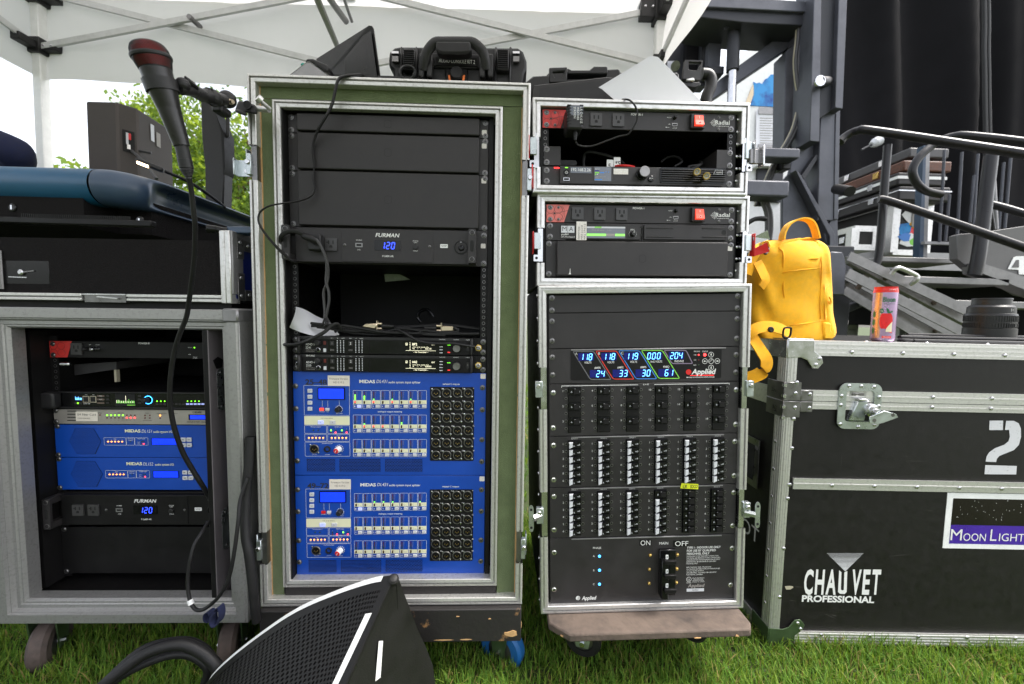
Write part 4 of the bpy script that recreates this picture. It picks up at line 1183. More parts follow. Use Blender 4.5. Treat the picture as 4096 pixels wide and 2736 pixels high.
for k, (s1, s2) in enumerate((('118', '24'), ('118', '33'), ('119', '30'), ('0.00', '61'), ('204', None))):
 o = k * dx - k
 b = MB(); (a, d), (c_, f_) = PD(700 + o + (0 if k < 4 else -10), 320 - 3 * k), PD(838 + o + (0 if k < 4 else -10), 250 - 3 * k); b.quad(a, c_, d, f_, y - .0002, 'lcd_dark'); h = (f_ - d) * .80
 ds = part('display', b, e)
 b = MB(); digits(b, s1, c_ - (.066 if s1 == '0.00' else .064) * .5 + (-.003 if s1 != '0.00' else -.0035) , d + h * .12, h, y - .0004, 'digit', .72) if s1 != '0.00' else digits(b, '000', a + .001, d + h * .12, h, y - .0004, 'digit', .80)
 if s1 == '0.00': b.quad(a + .0122, a + .0137, d + h * .12, d + h * .2, y - .0004, 'digit')
 part('lit_digits', b, ds)
 if s2:
  b = MB(); (a, d), (c_, f_) = PD(802 + o, 470 - 3 * k), PD(942 + o, 400 - 3 * k); b.quad(a, c_, d, f_, y - .0002, 'lcd_dark')
  ds = part('display', b, e)
  b = MB(); digits(b, s2, c_ - h * 1.50, d + h * .12, h, y - .0004, 'digit', .78); part('lit_digits', b, ds)
b = MB()
def tp(b, s_, x, y_, h, mt='print', al='c', w=None, P=PD, k=MD, **kw):
 a, d = P(x, y_); b.text(s_, a, d, h * k, y - .0003, mt, al, w * k if w else None, **kw)
for k, s_ in enumerate('ABC'): tp(b, s_, 682 + k * dx, 268 - 3 * k, 22)
for k, s_ in enumerate(('VOLTS', 'VOLTS', 'VOLTS', 'N-G VOLTS', 'PHZ-PHZ')): tp(b, s_, 785 + k * 204, 344 - 3 * k, 17, w=(62, 62, 62, 102, 82)[k], bold=.012)
for k, s_ in enumerate(('AMPS', 'AMPS', 'AMPS', 'FREQ')): tp(b, s_, 863 + k * 212 - k * 7 + 7, 391 - 3 * k, 17, w=54, bold=.012)
tp(b, 'PHZ-PHZ', 1760, 242, 12, w=54); tp(b, 'STATUS', 1832, 242, 12, w=52)
for s_, yy in (('A-B', 272), ('A-C', 318), ('B-C', 363)): tp(b, s_, 1742, yy, 11, w=22)
tp(b, 'Applied', 1815, 438, 44, w=210, sh=.22, bold=.03, mt='print'); tp(b, 'PM-1000 POWER MONITORING SYSTEM', 1790, 472, 11, w=250, bold=.01)
(a, d), (c_, _) = PD(1700, 452), PD(1912, 452); b.quad(a, c_, d, d + .0006, y - .0003, 'led_red')
part('lettering', b, e)
b = MB(); a, d = PD(1685, 420); b.disc(a, d, 24 * MD, y - .0002, 'red', 20); b.disc(a, d + .001, 12 * MD, y - .0004, 'radial_red', 3); part('logo_disc', b, e)
for x, yy, m_, r_ in ((1775, 267, 'led_red', .9), (1775, 312, 'led_dark_amber', .9), (1775, 357, 'led_dark_green', .9), (1830, 266, 'led_red', 1.9)):
 a, d = PD(x, yy); inst('led', LED.get(m_, LED['led_dark_red']), e, (a, y, d), sc=(r_, 1, r_))
for x, yy, ax in ((1886, 265, (0, 1)), (1831, 323, (-1, 0)), (1941, 322, (1, 0)), (1886, 380, (0, -1)), (1886, 323, None)):
 b = MB(); a, d = PD(x, yy); r_ = 24 * MD
 v = [(a + r_ * k2 * math.cos(2 * math.pi * i / 20), y - .0002, d + r_ * k2 * math.sin(2 * math.pi * i / 20)) for k2 in (1, .86) for i in range(20)]
 b.add(v, [(i, (i + 1) % 20, (i + 1) % 20 + 20, i + 20) for i in range(20)], 'print')
 if ax:
  px_, pz_ = ax; q0, q1 = r_ * .6, r_ * .28
  b.add([(a + px_ * q0, y - .0003, d + pz_ * q0), (a - pz_ * q1 * 1.2, y - .0003, d + px_ * q1 * 1.2), (a + pz_ * q1 * 1.2, y - .0003, d - px_ * q1 * 1.2)], [(0, 1, 2)], 'print')
  b.bar((a - px_ * q0, y - .0003, d - pz_ * q0), (a, y - .0003, d), .0013, .0001, 'print', (0, 1, 0))
 else: b.text('MODE', a - .003, d - .003, .0032, y - .0003, 'print', w=.0095, rot=45)
 part('arrow_key', b, e)
CX = [PD(x, 725)[0] for x in (665, 926, 1185, 1441, 1698, 1952)]
ROW18 = [PD(665, yy)[1] for yy in (590, 725, 860)]
ROW6 = [PD(668, yy)[1] for yy in (1063, 1130, 1195, 1260, 1325, 1390)]
BW = .0155
def breaker_body(b):
 b.box(-BW, BW, -.006, 0, -.0084, .0084, 'gloss')
 b.quad(-.0012, .0022, .0040, .0064, -.0061, 'print')
 b.text('8-', -.0098, -.0030, .0042, -.0061, 'button'); b.text('o8', .0060, -.0025, .0038, -.0061, 'button', w=.007)
def toggle_off(b):
 b.prism([(-.003, -.006), (.011, -.006), (.011, .006), (-.003, .006)], -.0105, -.006, 'black2')
def toggle_on(b):       # thrown over: the pale flank of the handle faces out
 b.hexa([(-.0150, -.0130, -.0078), (-.0070, -.0130, -.0040), (-.0070, -.0130, .0066), (-.0150, -.0130, .0062)], [(-.0150, -.006, -.0078), (-.004, -.006, -.0060), (-.004, -.006, .0068), (-.0150, -.006, .0068)], 'button')
 b.hexa([(-.0068, -.0128, -.0045), (.0030, -.0115, -.0045), (.0030, -.0115, .0064), (-.0068, -.0128, .0066)], [(-.004, -.006, -.0060), (.0060, -.006, -.0060), (.0060, -.006, .0070), (-.004, -.006, .0068)], 'gloss')
 b.text('8-', -.0050, -.003, .0036, -.0132, 'button', w=.0035)
BODY, T_OFF, T_ON = mesh_of(breaker_body, 'circuit_breaker'), mesh_of(toggle_off, 'toggle'), mesh_of(toggle_on, 'toggle')
def _ring(b): b.lathe((0, 0, 0), (0, -1, 0), [(0, .0040), (.0008, .0038), (.0009, .0027), (.0002, .0024, 'void'), (.0002, 0, 'void')], 'steel_dark', 10, False)
RING = mesh_of(_ring, 'screw_ring')
def breakers(z0, z1, label, rows, first, names, on, scr):
 e = thing('breaker_panel', label, 'breaker panel', D, (RW / 2, 0, z0), 'breaker panels of the distribution rack')
 faceplate(e, z0, z1, 'black', [], y=-.001)
 for x, z in scr: inst('screw', SCREW_L, e, (x, -.001, z))
 chassis(e, z0, z1)
 if names: groove(e, z1 - .0035)
 n = len(rows)
 b = MB(); yy = -.0014
 for c_, cx_ in enumerate(CX):
  bb = MB(); pz = .0185 if n == 3 else 0
  bb.box(cx_ - BW - .0010, cx_ + BW + .0010, -.0022, -.0010, min(rows) - .0105 - pz, max(rows) + .0100, 'gloss'); part('breaker_slot', bb, e)
  for r_, z in enumerate(rows):
   br = inst('circuit_breaker', BODY, e, (cx_, -.0014, z))
   o_ = bpy.data.objects.new('toggle', T_ON if on(c_, r_) else T_OFF); COL.objects.link(o_); o_.parent = br
   for s_ in (-1, 1): inst('screw_ring', RING, e, (cx_ + s_ * .0212, -.001, z + (.001 if n == 3 else 0)))
   if n == 3:
    for s_ in (-1, 1): inst('screw_ring', RING, e, (cx_ + s_ * .0212, -.001, z - .0185))
    bb = MB(); bb.box(cx_ - BW, cx_ + BW, -.0040, -.0022, z - .0270, z - .0100, 'black2'); part('filler_plate', bb, e, bev=.0004)
   b.text(str(first + c_ * n + r_) if n == 3 else str(r_ + 1), cx_ - .0290, z - .0022, .0050, yy, 'print', 'c')
  if names: b.text(names + ' ' + str(first + c_), cx_, max(rows) + .0125, .0032, yy, 'print', 'c', w=.0155)
 if not names:
  zt_ = PD(548, 560)[1], PD(548, 545)[1]
  xa, xb, xc, xd = PD(548, 550)[0], PD(1233, 540)[0], PD(1378, 535)[0], PD(2050, 530)[0]
  b.quad(xa, xb, zt_[1] - .0006, zt_[1] + .0008, yy, 'print'); b.quad(xc, xd, zt_[1] - .0006, zt_[1] + .0008, yy, 'print')
  b.quad(xa, xa + .0012, zt_[0], zt_[1], yy, 'print'); b.quad(xd - .0012, xd, zt_[0], zt_[1], yy, 'print'); b.text('L14-30', (xb + xc) / 2, zt_[1] - .001, .0035, yy, 'print', 'c', w=.0135)
 part('lettering', b, e)
 return e
breakers(-8 * U, -5 * U, 'breaker panel of eighteen black switches in six columns of three', ROW18, 1, None, lambda c, r: False, [PD(476, 605), PD(476, 918), PD(2110, 578), PD(2104, 887)])
breakers(-11 * U, -8 * U, 'breaker panel with all six columns of switches thrown to white, above the yellow tape', ROW6, 1, 'SOCO', lambda c, r: True, [PD(478, 1074), PD(480, 1382), PD(2098, 1040), PD(2091, 1344)])
breakers(-14 * U, -11 * U, 'breaker panel with two right columns left black, below the yellow tape', [z - 3 * U for z in ROW6], 7, 'SOCO', lambda c, r: c < 3 or (c == 3 and r > 0), [PD(482, 1532), PE(460, 252), PD(2088, 1496), PE(1979, 216)])
b = MB(); v = [PD(*p) for p in ((1608, 1456), (1764, 1462), (1766, 1416), (1618, 1410))]
b.hexa([(p[0], -.0035 - .0015 * (i in (1, 2)), p[1]) for i, p in enumerate(v)], [(p[0], -.0030 - .0015 * (i in (1, 2)), p[1]) for i, p in enumerate(v)], 'tape')
e = solo('tape_label', b, 'torn yellow tape hand-lettered LX SOCO above the fifth breaker column', 'tape', D, (v[0][0], -.003, v[0][1]))
b = MB(); (a, d) = PD(1628, 1450); b.text('LX', a, d, 26 * MD, -.0054, 'ink', w=40 * MD, bold=.02); (a, d) = PD(1692, 1452); b.text('SOCO', a, d, 30 * MD, -.0054, 'ink', w=66 * MD, sh=.1, bold=.01); part('lettering', b, e)
zb_ = -.800
e = thing('main_breaker_panel', 'main breaker panel reading ON MAIN OFF with three blue phase lamps', 'breaker panel', D, (RW / 2, 0, zb_))
faceplate(e, zb_, -14 * U, 'black', [], y=-.001)
for p in ((461, 443), (461, 760), (1975, 408), (1962, 720)): a, d = PE(*p); inst('screw', SCREW_L, e, (a, -.001, d))
chassis(e, zb_, -14 * U); groove(e, -14 * U - .0035)
y = -.0016; ME = .4694 / 1545
b = MB()
te = lambda s_, x, yy, h, al='c', w=None, mt='print', **kw: tp(b, s_, x, yy, h, mt, al, w, PE, ME, **kw)
te('PHASE', 826, 413, 17, w=70)
for s_, yy in (('A', 482), ('B', 603), ('C', 721)): te(s_, 798, yy, 16)
te('ON', 1237, 382, 42, w=84); te('MAIN', 1393, 376, 22, w=76); te('OFF', 1545, 388, 42, w=114)
for i, s_ in enumerate(('TYPE 1 - INDOOR USE ONLY', 'FOR USE BY QUALIFIED', 'PERSONNEL ONLY')): te(s_, 1590, 412 + 26 * i, 18, 'l', (292, 250, 195)[i], bold=.015)
for i, s_ in enumerate(('THE ROUTING OF PORTABLE SUPPLY CONDUCTORS,', 'THE MAKING AND BREAKING OF SUPPLY CONDUCTORS,', 'THE ENERGIZATION AND DE-ENERGIZATION OF SUPPLY', 'SERVICES SHALL BE PERFORMED BY QUALIFIED', 'PERSONNEL ONLY', '', 'INPUT RATING: 250A, 3 PHASE 208V', 'ALL DEVICES SUITABLE FOR CONTINUOUS USE', 'AT FULL RATED OUTPUT', '130% NEUTRAL - SUITABLE FOR USE WITH', 'ELECTRONIC DIMMERS')): te(s_, 1586, 482 + 15.6 * i, 10, 'l', (278, 292, 292, 256, 98, 0, 216, 290, 150, 258, 142)[i] or None)
te('LISTED', 1606, 706, 10, w=40); te('UL', 1607, 682, 18, w=24)
for i in range(4): te(('APPLIED ELECTRONICS', 'PORTABLE POWER', 'DISTRIBUTION PANEL', 'E197678   No. 5178 US')[i], 1687, 664 + 11 * i, 7, w=(106, 84, 100, 106)[i])
te('Applied', 1666, 738, 28, w=140, sh=.2, mt='print_dim', bold=.02); te('Applied', 755, 845, 32, w=120, sh=.2, bold=.025)
a, d = PE(1607, 673)
v = [(a + r_ * ME * math.cos(i * .3142), y, d + r_ * ME * math.sin(i * .3142)) for r_ in (22, 19) for i in range(20)]
b.add(v, [(i, (i + 1) % 20, (i + 1) % 20 + 20, i + 20) for i in range(20)], 'print')
part('lettering', b, e)
b = MB(); a, d = PE(664, 832); b.disc(a, d, 19 * ME, y, 'print', 20)
for i in range(4): b.bar((a - .002 + .002 * i, y - .0002, d - .005), (a + .001 + .002 * i, y - .0002, d + .004), .0005, .0001, 'black', (0, 1, 0))
part('logo_disc', b, e)
b = MB(); (a, d), (c_, f_) = PE(1588, 778), PE(1736, 748); b.quad(a, c_, d, f_, y, 'button'); b.text('N4903', (a + c_) / 2, d + .002, .004, y - .0002, 'ink', 'c'); part('serial_label', b, e)
for x0, y0, x1, y1 in ((1187, 388, 1289, 333), (1473, 398, 1602, 340)):
 b = MB(); (a, d), (c_, f_) = PE(x0, y1 * 0 + y0), PE(x1, y1); b.quad(a, c_, d, f_, y + .0003, 'black2'); part('tape_label', b, e)
for yy in (477, 596, 715):
 a, d = PE(847, yy); inst('led', LED['led_blue'], e, (a, -.001, d), sc=(1.7, 1.4, 1.7))
for x, yy in ((1277, 466), (1271, 586), (1268, 705), (1508, 462), (1503, 582), (1500, 698)):
 b = MB(); a, d = PE(x, yy); b.lathe((a, -.001, d), (0, -1, 0), [(0, .0048), (.003, .0040), (.0045, .002)], 'gold', 8); part('terminal_screw', b, e)
b = MB(); (a, d), (c_, f_) = PE(1345, 795), PE(1487, 405); b.box(a, c_, -.010, -.001, d, f_, 'gloss')
(a2, d2), (c2, f2) = PE(1348, 795), PE(1405, 440); b.box(a2 - .001, c2, -.026, -.010, d2, f2 - .01, 'gloss'); mb_ = part('breaker_block', b, e, bev=.0015)
for yy in (434, 553, 671):
 b = MB(); a, d = PE(1388, yy); b.rrect(a - .0032, a + .0032, d - .0055, d + .0055, .0006, -.0266, -.026, 'white'); b.text('250', a - .001, d - .003, .0028, -.0268, 'ink', 'c', rot=90) if 0 else b.quad(a - .001, a + .001, d - .003, d + .003, -.0268, 'ink'); part('rating_label', b, mb_)
 b = MB(); a, d = PE(1400, yy + 38); b.box(a - .012, a + .018, -.034, -.026, d - .004, d + .006, 'black2'); part('breaker_lever', b, mb_, bev=.001)
def caster(b_par, fr, x, y_, ztop, r_, w_, tyre, fork, yaw=20, hub='steel_dark'):
 c_, s_ = math.cos(R(yaw)), math.sin(R(yaw))
 ax = Vector((c_, s_, 0)); fw = Vector((-s_, c_, 0))
 zc = ztop - r_ * 1.45
 cen = Vector((x, y_, zc))
 b = MB(); b.cyl(Vector((x, y_, ztop - .008)), Vector((x, y_, ztop)), .035, fork, 12)
 for s2 in (-1, 1):
  a0 = cen + ax * (s2 * (w_ / 2 + .006))
  top = Vector((x, y_, ztop - .008)) + ax * (s2 * (w_ / 2 + .006))
  pr = [(-.030, top.z), (.030, top.z), (.016, zc - .012), (-.016, zc - .012)]
  o = [a0 + fw * u_ + Vector((0, 0, z_ - zc)) - ax * .0018 for u_, z_ in pr]; o2 = [p + ax * .0036 for p in o]
  b.hexa([tuple(p) for p in o], [tuple(p) for p in o2], fork)
 b.cyl(cen - ax * (w_ / 2 + .014), cen + ax * (w_ / 2 + .014), .007, 'steel', 8)
 ck = part('caster', b, b_par)
 b = MB()
 b.lathe(cen - ax * w_ / 2, ax, [(0, r_ * .55), (0, r_ * .88), (w_ * .2, r_), (w_ * .8, r_), (w_, r_ * .88), (w_, r_ * .55)], tyre, 28, False)
 part('tyre', b, ck)
 b = MB(); b.lathe(cen - ax * w_ * .45, ax, [(0, r_ * .2), (w_ * .05, r_ * .57), (w_ * .85, r_ * .57), (w_ * .9, r_ * .2)], hub, 20); part('hub', b, ck)
def dolly(fr, name, label, x0, x1, zt_, yf, th, mt, cut, cas, round_=0):
 e = thing(name, label, 'dolly', fr, ((x0 + x1) / 2, .2, zt_ - th))
 b = MB()
 pts = [(x0, yf + cut), (x0 + cut * 1.2, yf), (x1 - cut * .3, yf), (x1, yf + cut * .5), (x1, .55), (x0, .55)]
 n = len(pts)
 v = [(x, y_, zt_ - th) for x, y_ in pts] + [(x, y_, zt_) for x, y_ in pts]
 b.add(v, [tuple(range(n - 1, -1, -1)), tuple(range(n, 2 * n))] + [(i, (i + 1) % n, (i + 1) % n + n, i + n) for i in range(n)], mt)
 part('deck', b, e, bev=round_ or .004, seg=4 if round_ else 2)
 for c_ in cas: caster(e, fr, *c_)
 return e
e = dolly(D, 'dolly', 'brown wooden dolly with chamfered corners beneath the breaker rack', -.010, .492, -.8185, -.080, .020, 'wood_brown', .040,
  [(.09, .02, -.840, .048, .03, 'rubber', 'zinc', 70), (.40, .06, -.840, .048, .03, 'rubber', 'zinc', 40), (.09, .45, -.850, .05, .035, 'rubber', 'zinc', 20), (.40, .45, -.850, .05, .035, 'rubber', 'zinc', 20)])
e = dolly(G, 'dolly', 'black painted wooden dolly with chipped rounded edges beneath the green-faced rack', -.068, .579, -.588, -.055, .085, 'wood', .004,
  [(.535, .035, -.673, .062, .036, 'tyre_blue', 'caster_green', 62), (-.02, .04, -.673, .062, .036, 'tyre_blue', 'caster_green', 30), (.535, .5, -.673, .062, .036, 'tyre_blue', 'caster_green', 10), (-.02, .5, -.673, .062, .036, 'tyre_blue', 'caster_green', 10)], round_=.03)
def chips(par, spots, mt='wood_raw'):        # splintered places along an edge
 for x, y_, z, w_, h_ in spots:
  b = MB(); n = 9
  b.prism([(x + w_ * math.cos(6.283 * i / n) * RNG.uniform(.6, 1.1), z + h_ * math.sin(6.283 * i / n) * RNG.uniform(.4, 1.1)) for i in range(n)], y_ - .0012, y_ + .006, mt); part('chipped_edge', b, par)
chips(e, ((.555, -.0552, -.652, .020, .009), (.530, -.0535, -.664, .018, .005), (.49, -.0535, -.662, .022, .003), (.44, -.054, -.666, .02, .0025), (.38, -.054, -.667, .03, .002), (.30, -.054, -.667, .02, .002), (-.055, -.0552, -.655, .014, .012), (-.03, -.0535, -.664, .02, .004), (.05, -.054, -.666, .02, .002), (.575, -.052, -.630, .006, .020), (.50, -.0552, -.612, .004, .002), (.42, -.0552, -.605, .006, .001)))
chips(bpy.data.objects['dolly'], ((.012, -.046, -.832, .010, .004), (.028, -.066, -.832, .012, .003), (.445, -.0805, -.834, .006, .003), (.35, -.0805, -.836, .010, .0015)))
# two small cases
def power_strip(fr, z1, label, pink, n_out, first, mt='black', xs=None):
 e = thing('power_strip', label, 'power strip', fr, (RW / 2, 0, z1 - U))
 z0 = z1 - U
 faceplate(e, z0, z1, mt, corner_screws(z0, z1, .0105, .008), y=-.001)
 chassis(e, z0, z1, .12)
 y = -.0014
 b = MB(); b.prism([(.001, z0 + .001), (.045, z0 + .001), (.0585, z1 - .001), (.001, z1 - .001)], y - .0003, y, pink)
 ct = part('red_corner_plate', b, e)
 b = MB()
 def ring(x, z, r_, w, n=20, a0=0, a1=6.2832):
  v = [(x + q_ * math.cos(a0 + (a1 - a0) * i / n), y - .0005, z + q_ * math.sin(a0 + (a1 - a0) * i / n)) for q_ in (r_, r_ - w) for i in range(n + 1)]
  b.add(v, [(i, i + 1, i + n + 2, i + n + 1) for i in range(n)], 'ink')
 zc = (z0 + z1) / 2
 for dx_, dz in ((-.010, .0095), (.010, .0095), (-.010, -.0095), (.010, -.0095)): ring(.021 + dx_, zc + dz, .0100, .0006)
 ring(.021, zc, .022, .0006, 16, -.9, .9); ring(.021, zc, .026, .0006, 16, -.7, .75)
 b.bar((.021, y - .0005, zc), (.054, y - .0005, zc + .007), .0007, .0001, 'ink', (0, 1, 0)); b.disc(.021, zc, .003, y - .0006, 'ink', 6)
 part('target_drawing', b, ct)
 for k in (-1, 1): inst('screw', SCREW_S, e, (.031, y - .0003, zc + k * .0145)); inst('screw', SCREW_S, e, (.440, -.001, zc + k * .0145))
 for i in range(n_out):
  b = MB(); outlet(b, xs[i], zc, -.001, .0125); part('outlet', b, e)
 b = MB(); b.rrect(.3655, .4005, z0 + .005, z1 - .005, .002, -.010, -.001, 'plastic'); sw = part('switch_housing', b, e, bev=.001)
 b = MB(); b.hexa([(.3735, -.018, z0 + .010), (.3945, -.018, z0 + .010), (.3945, -.014, zc), (.3735, -.014, zc)], [(.3735, -.009, z0 + .009), (.3945, -.009, z0 + .009), (.3945, -.009, zc), (.3735, -.009, zc)], 'red_lit')
 b.hexa([(.3735, -.0140, zc), (.3945, -.0140, zc), (.3945, -.0115, z1 - .010), (.3735, -.0115, z1 - .010)], [(.3735, -.009, zc), (.3945, -.009, zc), (.3945, -.009, z1 - .009), (.3735, -.009, z1 - .009)], 'red_lit')
 b.disc(.384, z0 + .0150, .0030, -.0172, 'print', 10); b.disc(.384, z0 + .0150, .0021, -.0174, 'red', 10); b.box(.3834, .3846, -.0135, -.0128, zc + .004, zc + .010, 'print'); part('rocker_switch', b, sw)
 b = MB(); b.lathe((.3275, -.001, zc + .010), (0, -1, 0), [(0, .0050), (.002, .0048), (.003, .0036), (.007, .0034), (.0078, .002)], 'gloss', 12); part('reset_button', b, e)
 b = MB(); b.rrect(.321, .335, zc - .0095, zc - .0030, .0006, y - .0006, y, 'alu_dull'); b.quad(.3225, .3335, zc - .0083, zc - .0052, y - .0008, 'void'); part('usb_port', b, e)
 b = MB()
 b.text('POWER-1', .218, z1 - .0095, .0048, y - .0002, 'print', w=.029, bold=.02)
 b.text('Radial', .4310, zc - .0035, .0098, y - .0002, 'print', w=.037, bold=.01); b.text('engineering', .4340, zc - .0085, .0026, y - .0002, 'print', w=.032)
 b.text('PROTECT', .3195, zc + .0088, .0022, y - .0002, 'print', 'r', w=.011); b.text('USB', .3170, zc - .0070, .0022, y - .0002, 'print', 'r', w=.005); b.text('TYPE IN', .328, zc - .0135, .0018, y - .0002, 'print', 'c', w=.011); b.text('5 V / 2 A', .328, zc - .0165, .0018, y - .0002, 'print', 'c', w=.011)
 b.bar((.306, y - .0002, zc - .0135), (.3145, y - .0002, zc - .0135), .0005, .0001, 'print', (0, 1, 0)); b.disc(.3065, zc - .0135, .0012, y - .0003, 'print', 8)
 xr_ = .4280
 for r_ in (.0075, .0045):
  v = [(xr_ + q_ * math.cos(i * .3142), y - .0002, zc + q_ * math.sin(i * .3142)) for q_ in (r_, r_ - .0007) for i in range(20)]
  b.add(v, [(i, (i + 1) % 20, (i + 1) % 20 + 20, i + 20) for i in range(20)], 'print')
 b.quad(xr_ - .011, xr_ + .004, zc - .0003, zc + .0003, y - .0003, 'print'); b.quad(xr_ - .0003, xr_ + .0003, zc - .010, zc + .010, y - .0003, 'print')
 part('lettering', b, e)
 return e
sg_ = {'l': [(-.138, -.060)], 'r': [(-.145, -.062)]}
sc_ = small_case(S, -.023, .511, -.201, .023, 'small_rack_case', 'small aluminium-edged rack case in the middle, with the MA unit inside', {'l': [(-.145, -.060)], 'r': [(-.140, -.065)]}, .40)
tc_ = small_case(T, -.024, .512, -.200, .021, 'small_rack_case', 'small aluminium-edged rack case topmost, open across its middle', {'l': [(-.140, -.070)], 'r': [(-.145, -.075)]}, .40)
for c_, fr in ((sc_, S), (tc_, T)):
 rack_rails(c_, -.006, RW + .006, -4 * U, 0, [] if c_ is sc_ else [(-3 * U, -U)])
 for s, x in ((1, -.021), (-1, .509)):
  b = MB(); b.box(x, x + s * .012, -.012, .02, -.142, -.062, 'steel'); l = part('latch_dish', b, c_)
  b = MB(); b.box(x - s * .010, x + s * .006, -.016, -.004, -.112, -.072, 'zinc'); b.box(x - s * .014, x - s * .012, -.024, -.004, -.125, -.070, 'red' if s > 0 or c_ is sc_ else 'steel'); part('latch', b, l, bev=.001)
  b = MB(); b.rrect(x - s * .004 - .007, x - s * .004 + .007, -.142, -.126, .002, -.016, -.013, 'steel'); b.disc(x - s * .004, -.134, .0035, -.0164, 'void', 10); part('latch_hole', b, l)
  for k in range(7):
   inst('rivet', RIVET, c_, (x + s * .016, .004, -.19 + .03 * k), sc=.7) if s < 0 else None
for z in (-.075, -.105):
 b = MB(); b.hexa([(.520, -.02, z - .004), (.545, -.035, z + .010), (.552, -.035, z - .012), (.522, -.02, z - .022)], [(.520, -.016, z - .004), (.545, -.031, z + .010), (.552, -.031, z - .012), (.522, -.016, z - .022)], 'red' if z < -.1 else 'steel')
 part('latch_wing', b, sc_)
b = MB(); b.box(.512, .540, -.020, -.014, -.125, -.090, 'steel_dark'); b.box(.538, .543, -.030, -.010, -.132, -.085, 'steel'); part('open_latch', b, tc_, bev=.001)
TX = lambda x: T.t('a2', x, 1070).x
power_strip(T, 0, 'black power strip with a red corner plate in the topmost small case', 'radial_red', 3, 0, xs=[TX(680), TX(857), TX(1055)])
SX = lambda x: S.t('b2', x, 455).x
power_strip(S, 0, 'black power strip with a faded pink corner plate above the MA unit', 'radial_pink', 3, 0, xs=[SX(693), SX(890), SX(1085)])
PT = lambda x, y: (lambda v: (v.x, v.z))(T.t('b2', x, y))
MT = .4472 / 1590
e = thing('media_server', 'black media server with a silver dial, its address label reading 192.168.2.26', 'media server', T, (RW / 2, 0, -4 * U))
faceplate(e, -4 * U, -3 * U, 'black', [], y=-.001)
chassis(e, -4 * U, -3 * U, .3)
b = MB(); b.box(.042, .452, -.008, -.001, -4 * U + .001, -3 * U - .001, 'black'); part('bezel', b, e, bev=.001)
for x in (.011, RW - .011):
 for z in (-3 * U - .010, -4 * U + .009): inst('screw', SCREW, e, (x, -.001, z))
y = -.0084
b = MB(); a, d = PT(588, 100); b.lathe((a, y, d), (0, -1, 0), [(0, .0072), (.001, .0070), (.0012, .0058), (.0006, .0056), (.0006, 0)], 'gloss', 16, False); v = [(a + q_ * math.cos(R(125 + 290 * i / 14)), y - .0008, d + q_ * math.sin(R(125 + 290 * i / 14))) for q_ in (.0034, .0027) for i in range(15)]; b.add(v, [(i, i + 1, i + 16, i + 15) for i in range(14)], 'print'); b.quad(a - .0004, a + .0004, d, d + .0042, y - .0008, 'print'); part('power_button', b, e)
b = MB(); a, d = PT(589, 57); b.quad(a - .0035, a + .0035, d - .0006, d + .0006, y - .0002, 'led_green'); part('status_lamp', b, e)
b = MB(); a, d = PT(588, 160); b.rrect(a - .0075, a + .0075, d - .0035, d + .0035, .0005, y - .0008, y, 'steel'); b.quad(a - .0062, a + .0062, d - .0024, d + .0024, y - .001, 'void'); part('usb_port', b, e)
b = MB(); (a, d), (c_, f_) = PT(624, 104), PT(810, 56); b.quad(a, c_, d, f_, y - .0003, 'screen_grey'); b.text('192.168.2.26', (a + c_) / 2, d + .0042, .0070, y - .0006, 'print', 'c', w=.0470); part('address_label', b, e)
b = MB(); (a, d), (c_, f_) = PT(836, 175), PT(986, 54); b.quad(a, c_, d, f_, y - .0003, 'screen_grey'); sn = part('screen', b, e)
b = MB(); yy = y - .0005; ww, hh = c_ - a, f_ - d
for (fx0, fx1, fz0, fz1, m_) in ((.02, .28, .68, .78, 'lcd_dark'), (.02, .28, .54, .64, 'fr_green'), (.32, .58, .56, .64, 'fr_blue'), (.02, .10, .42, .50, 'fr_green'), (.14, .20, .44, .50, 'print'), (.65, .72, .62, .68, 'fr_blue'), (.80, .87, .62, .68, 'fr_blue'), (.02, .45, .06, .14, 'fr_blue')): b.quad(a + ww * fx0, a + ww * fx1, d + hh * fz0, d + hh * fz1, yy, m_)
b.text('Input 1', a + .002, f_ - .006, .0028, yy, 'print'); b.text('Output 3840x2160', a + .002, d + hh * .28, .0022, yy, 'print_dim'); b.text('Media preview', a + .002, d + hh * .18, .0022, yy, 'print_dim'); part('screen_readout', b, sn)
b = MB(); (a, d), (c_, f_) = PT(1006, 116), PT(1136, 68); b.quad(a, c_, d, f_, y - .0003, 'sticker_white'); b.text('MX20 #6', a + .001, d + .004, .0068, y - .0005, 'print', w=.033); part('unit_label', b, e)
b = MB(); a, d = PT(1258, 113); b.lathe((a, y, d), (0, -1, 0), [(0, .0150), (.003, .0150), (.0035, .0135), (.018, .0128), (.019, .012, 'alu_dull'), (.0188, 0, 'alu_dull')], 'gloss', 24, False); part('dial', b, e)
b = MB(); a, d = PT(1337, 157); b.lathe((a, y, d), (0, -1, 0), [(0, .0075), (.002, .0072), (.0026, .0062)], 'gloss', 16); b.text('BACK', a, d - .0012, .0030, y - .0030, 'print', 'c', w=.0105); part('back_button', b, e)
b = MB(); a, d = PT(478, 62); b.text('COEX', a, d - .001, .0035, y - .0002, 'led_red', w=.0135); part('lettering', b, e)
b = MB(); (a, d), (c_, f_) = PT(1418, 196), PT(2003, 66); b.rrect(a, c_, d + .001, f_, .004, y - .0012, y, 'gloss'); gr = part('intake_frame', b, e)
for k in range(6):
 b = MB(); z = d + .006 + .0052 * k; b.box(a + .003, c_ - .003, y - .0050, y - .0012, z - .0010, z + .0008, 'black'); part('louvre', b, gr, bev=.0004)
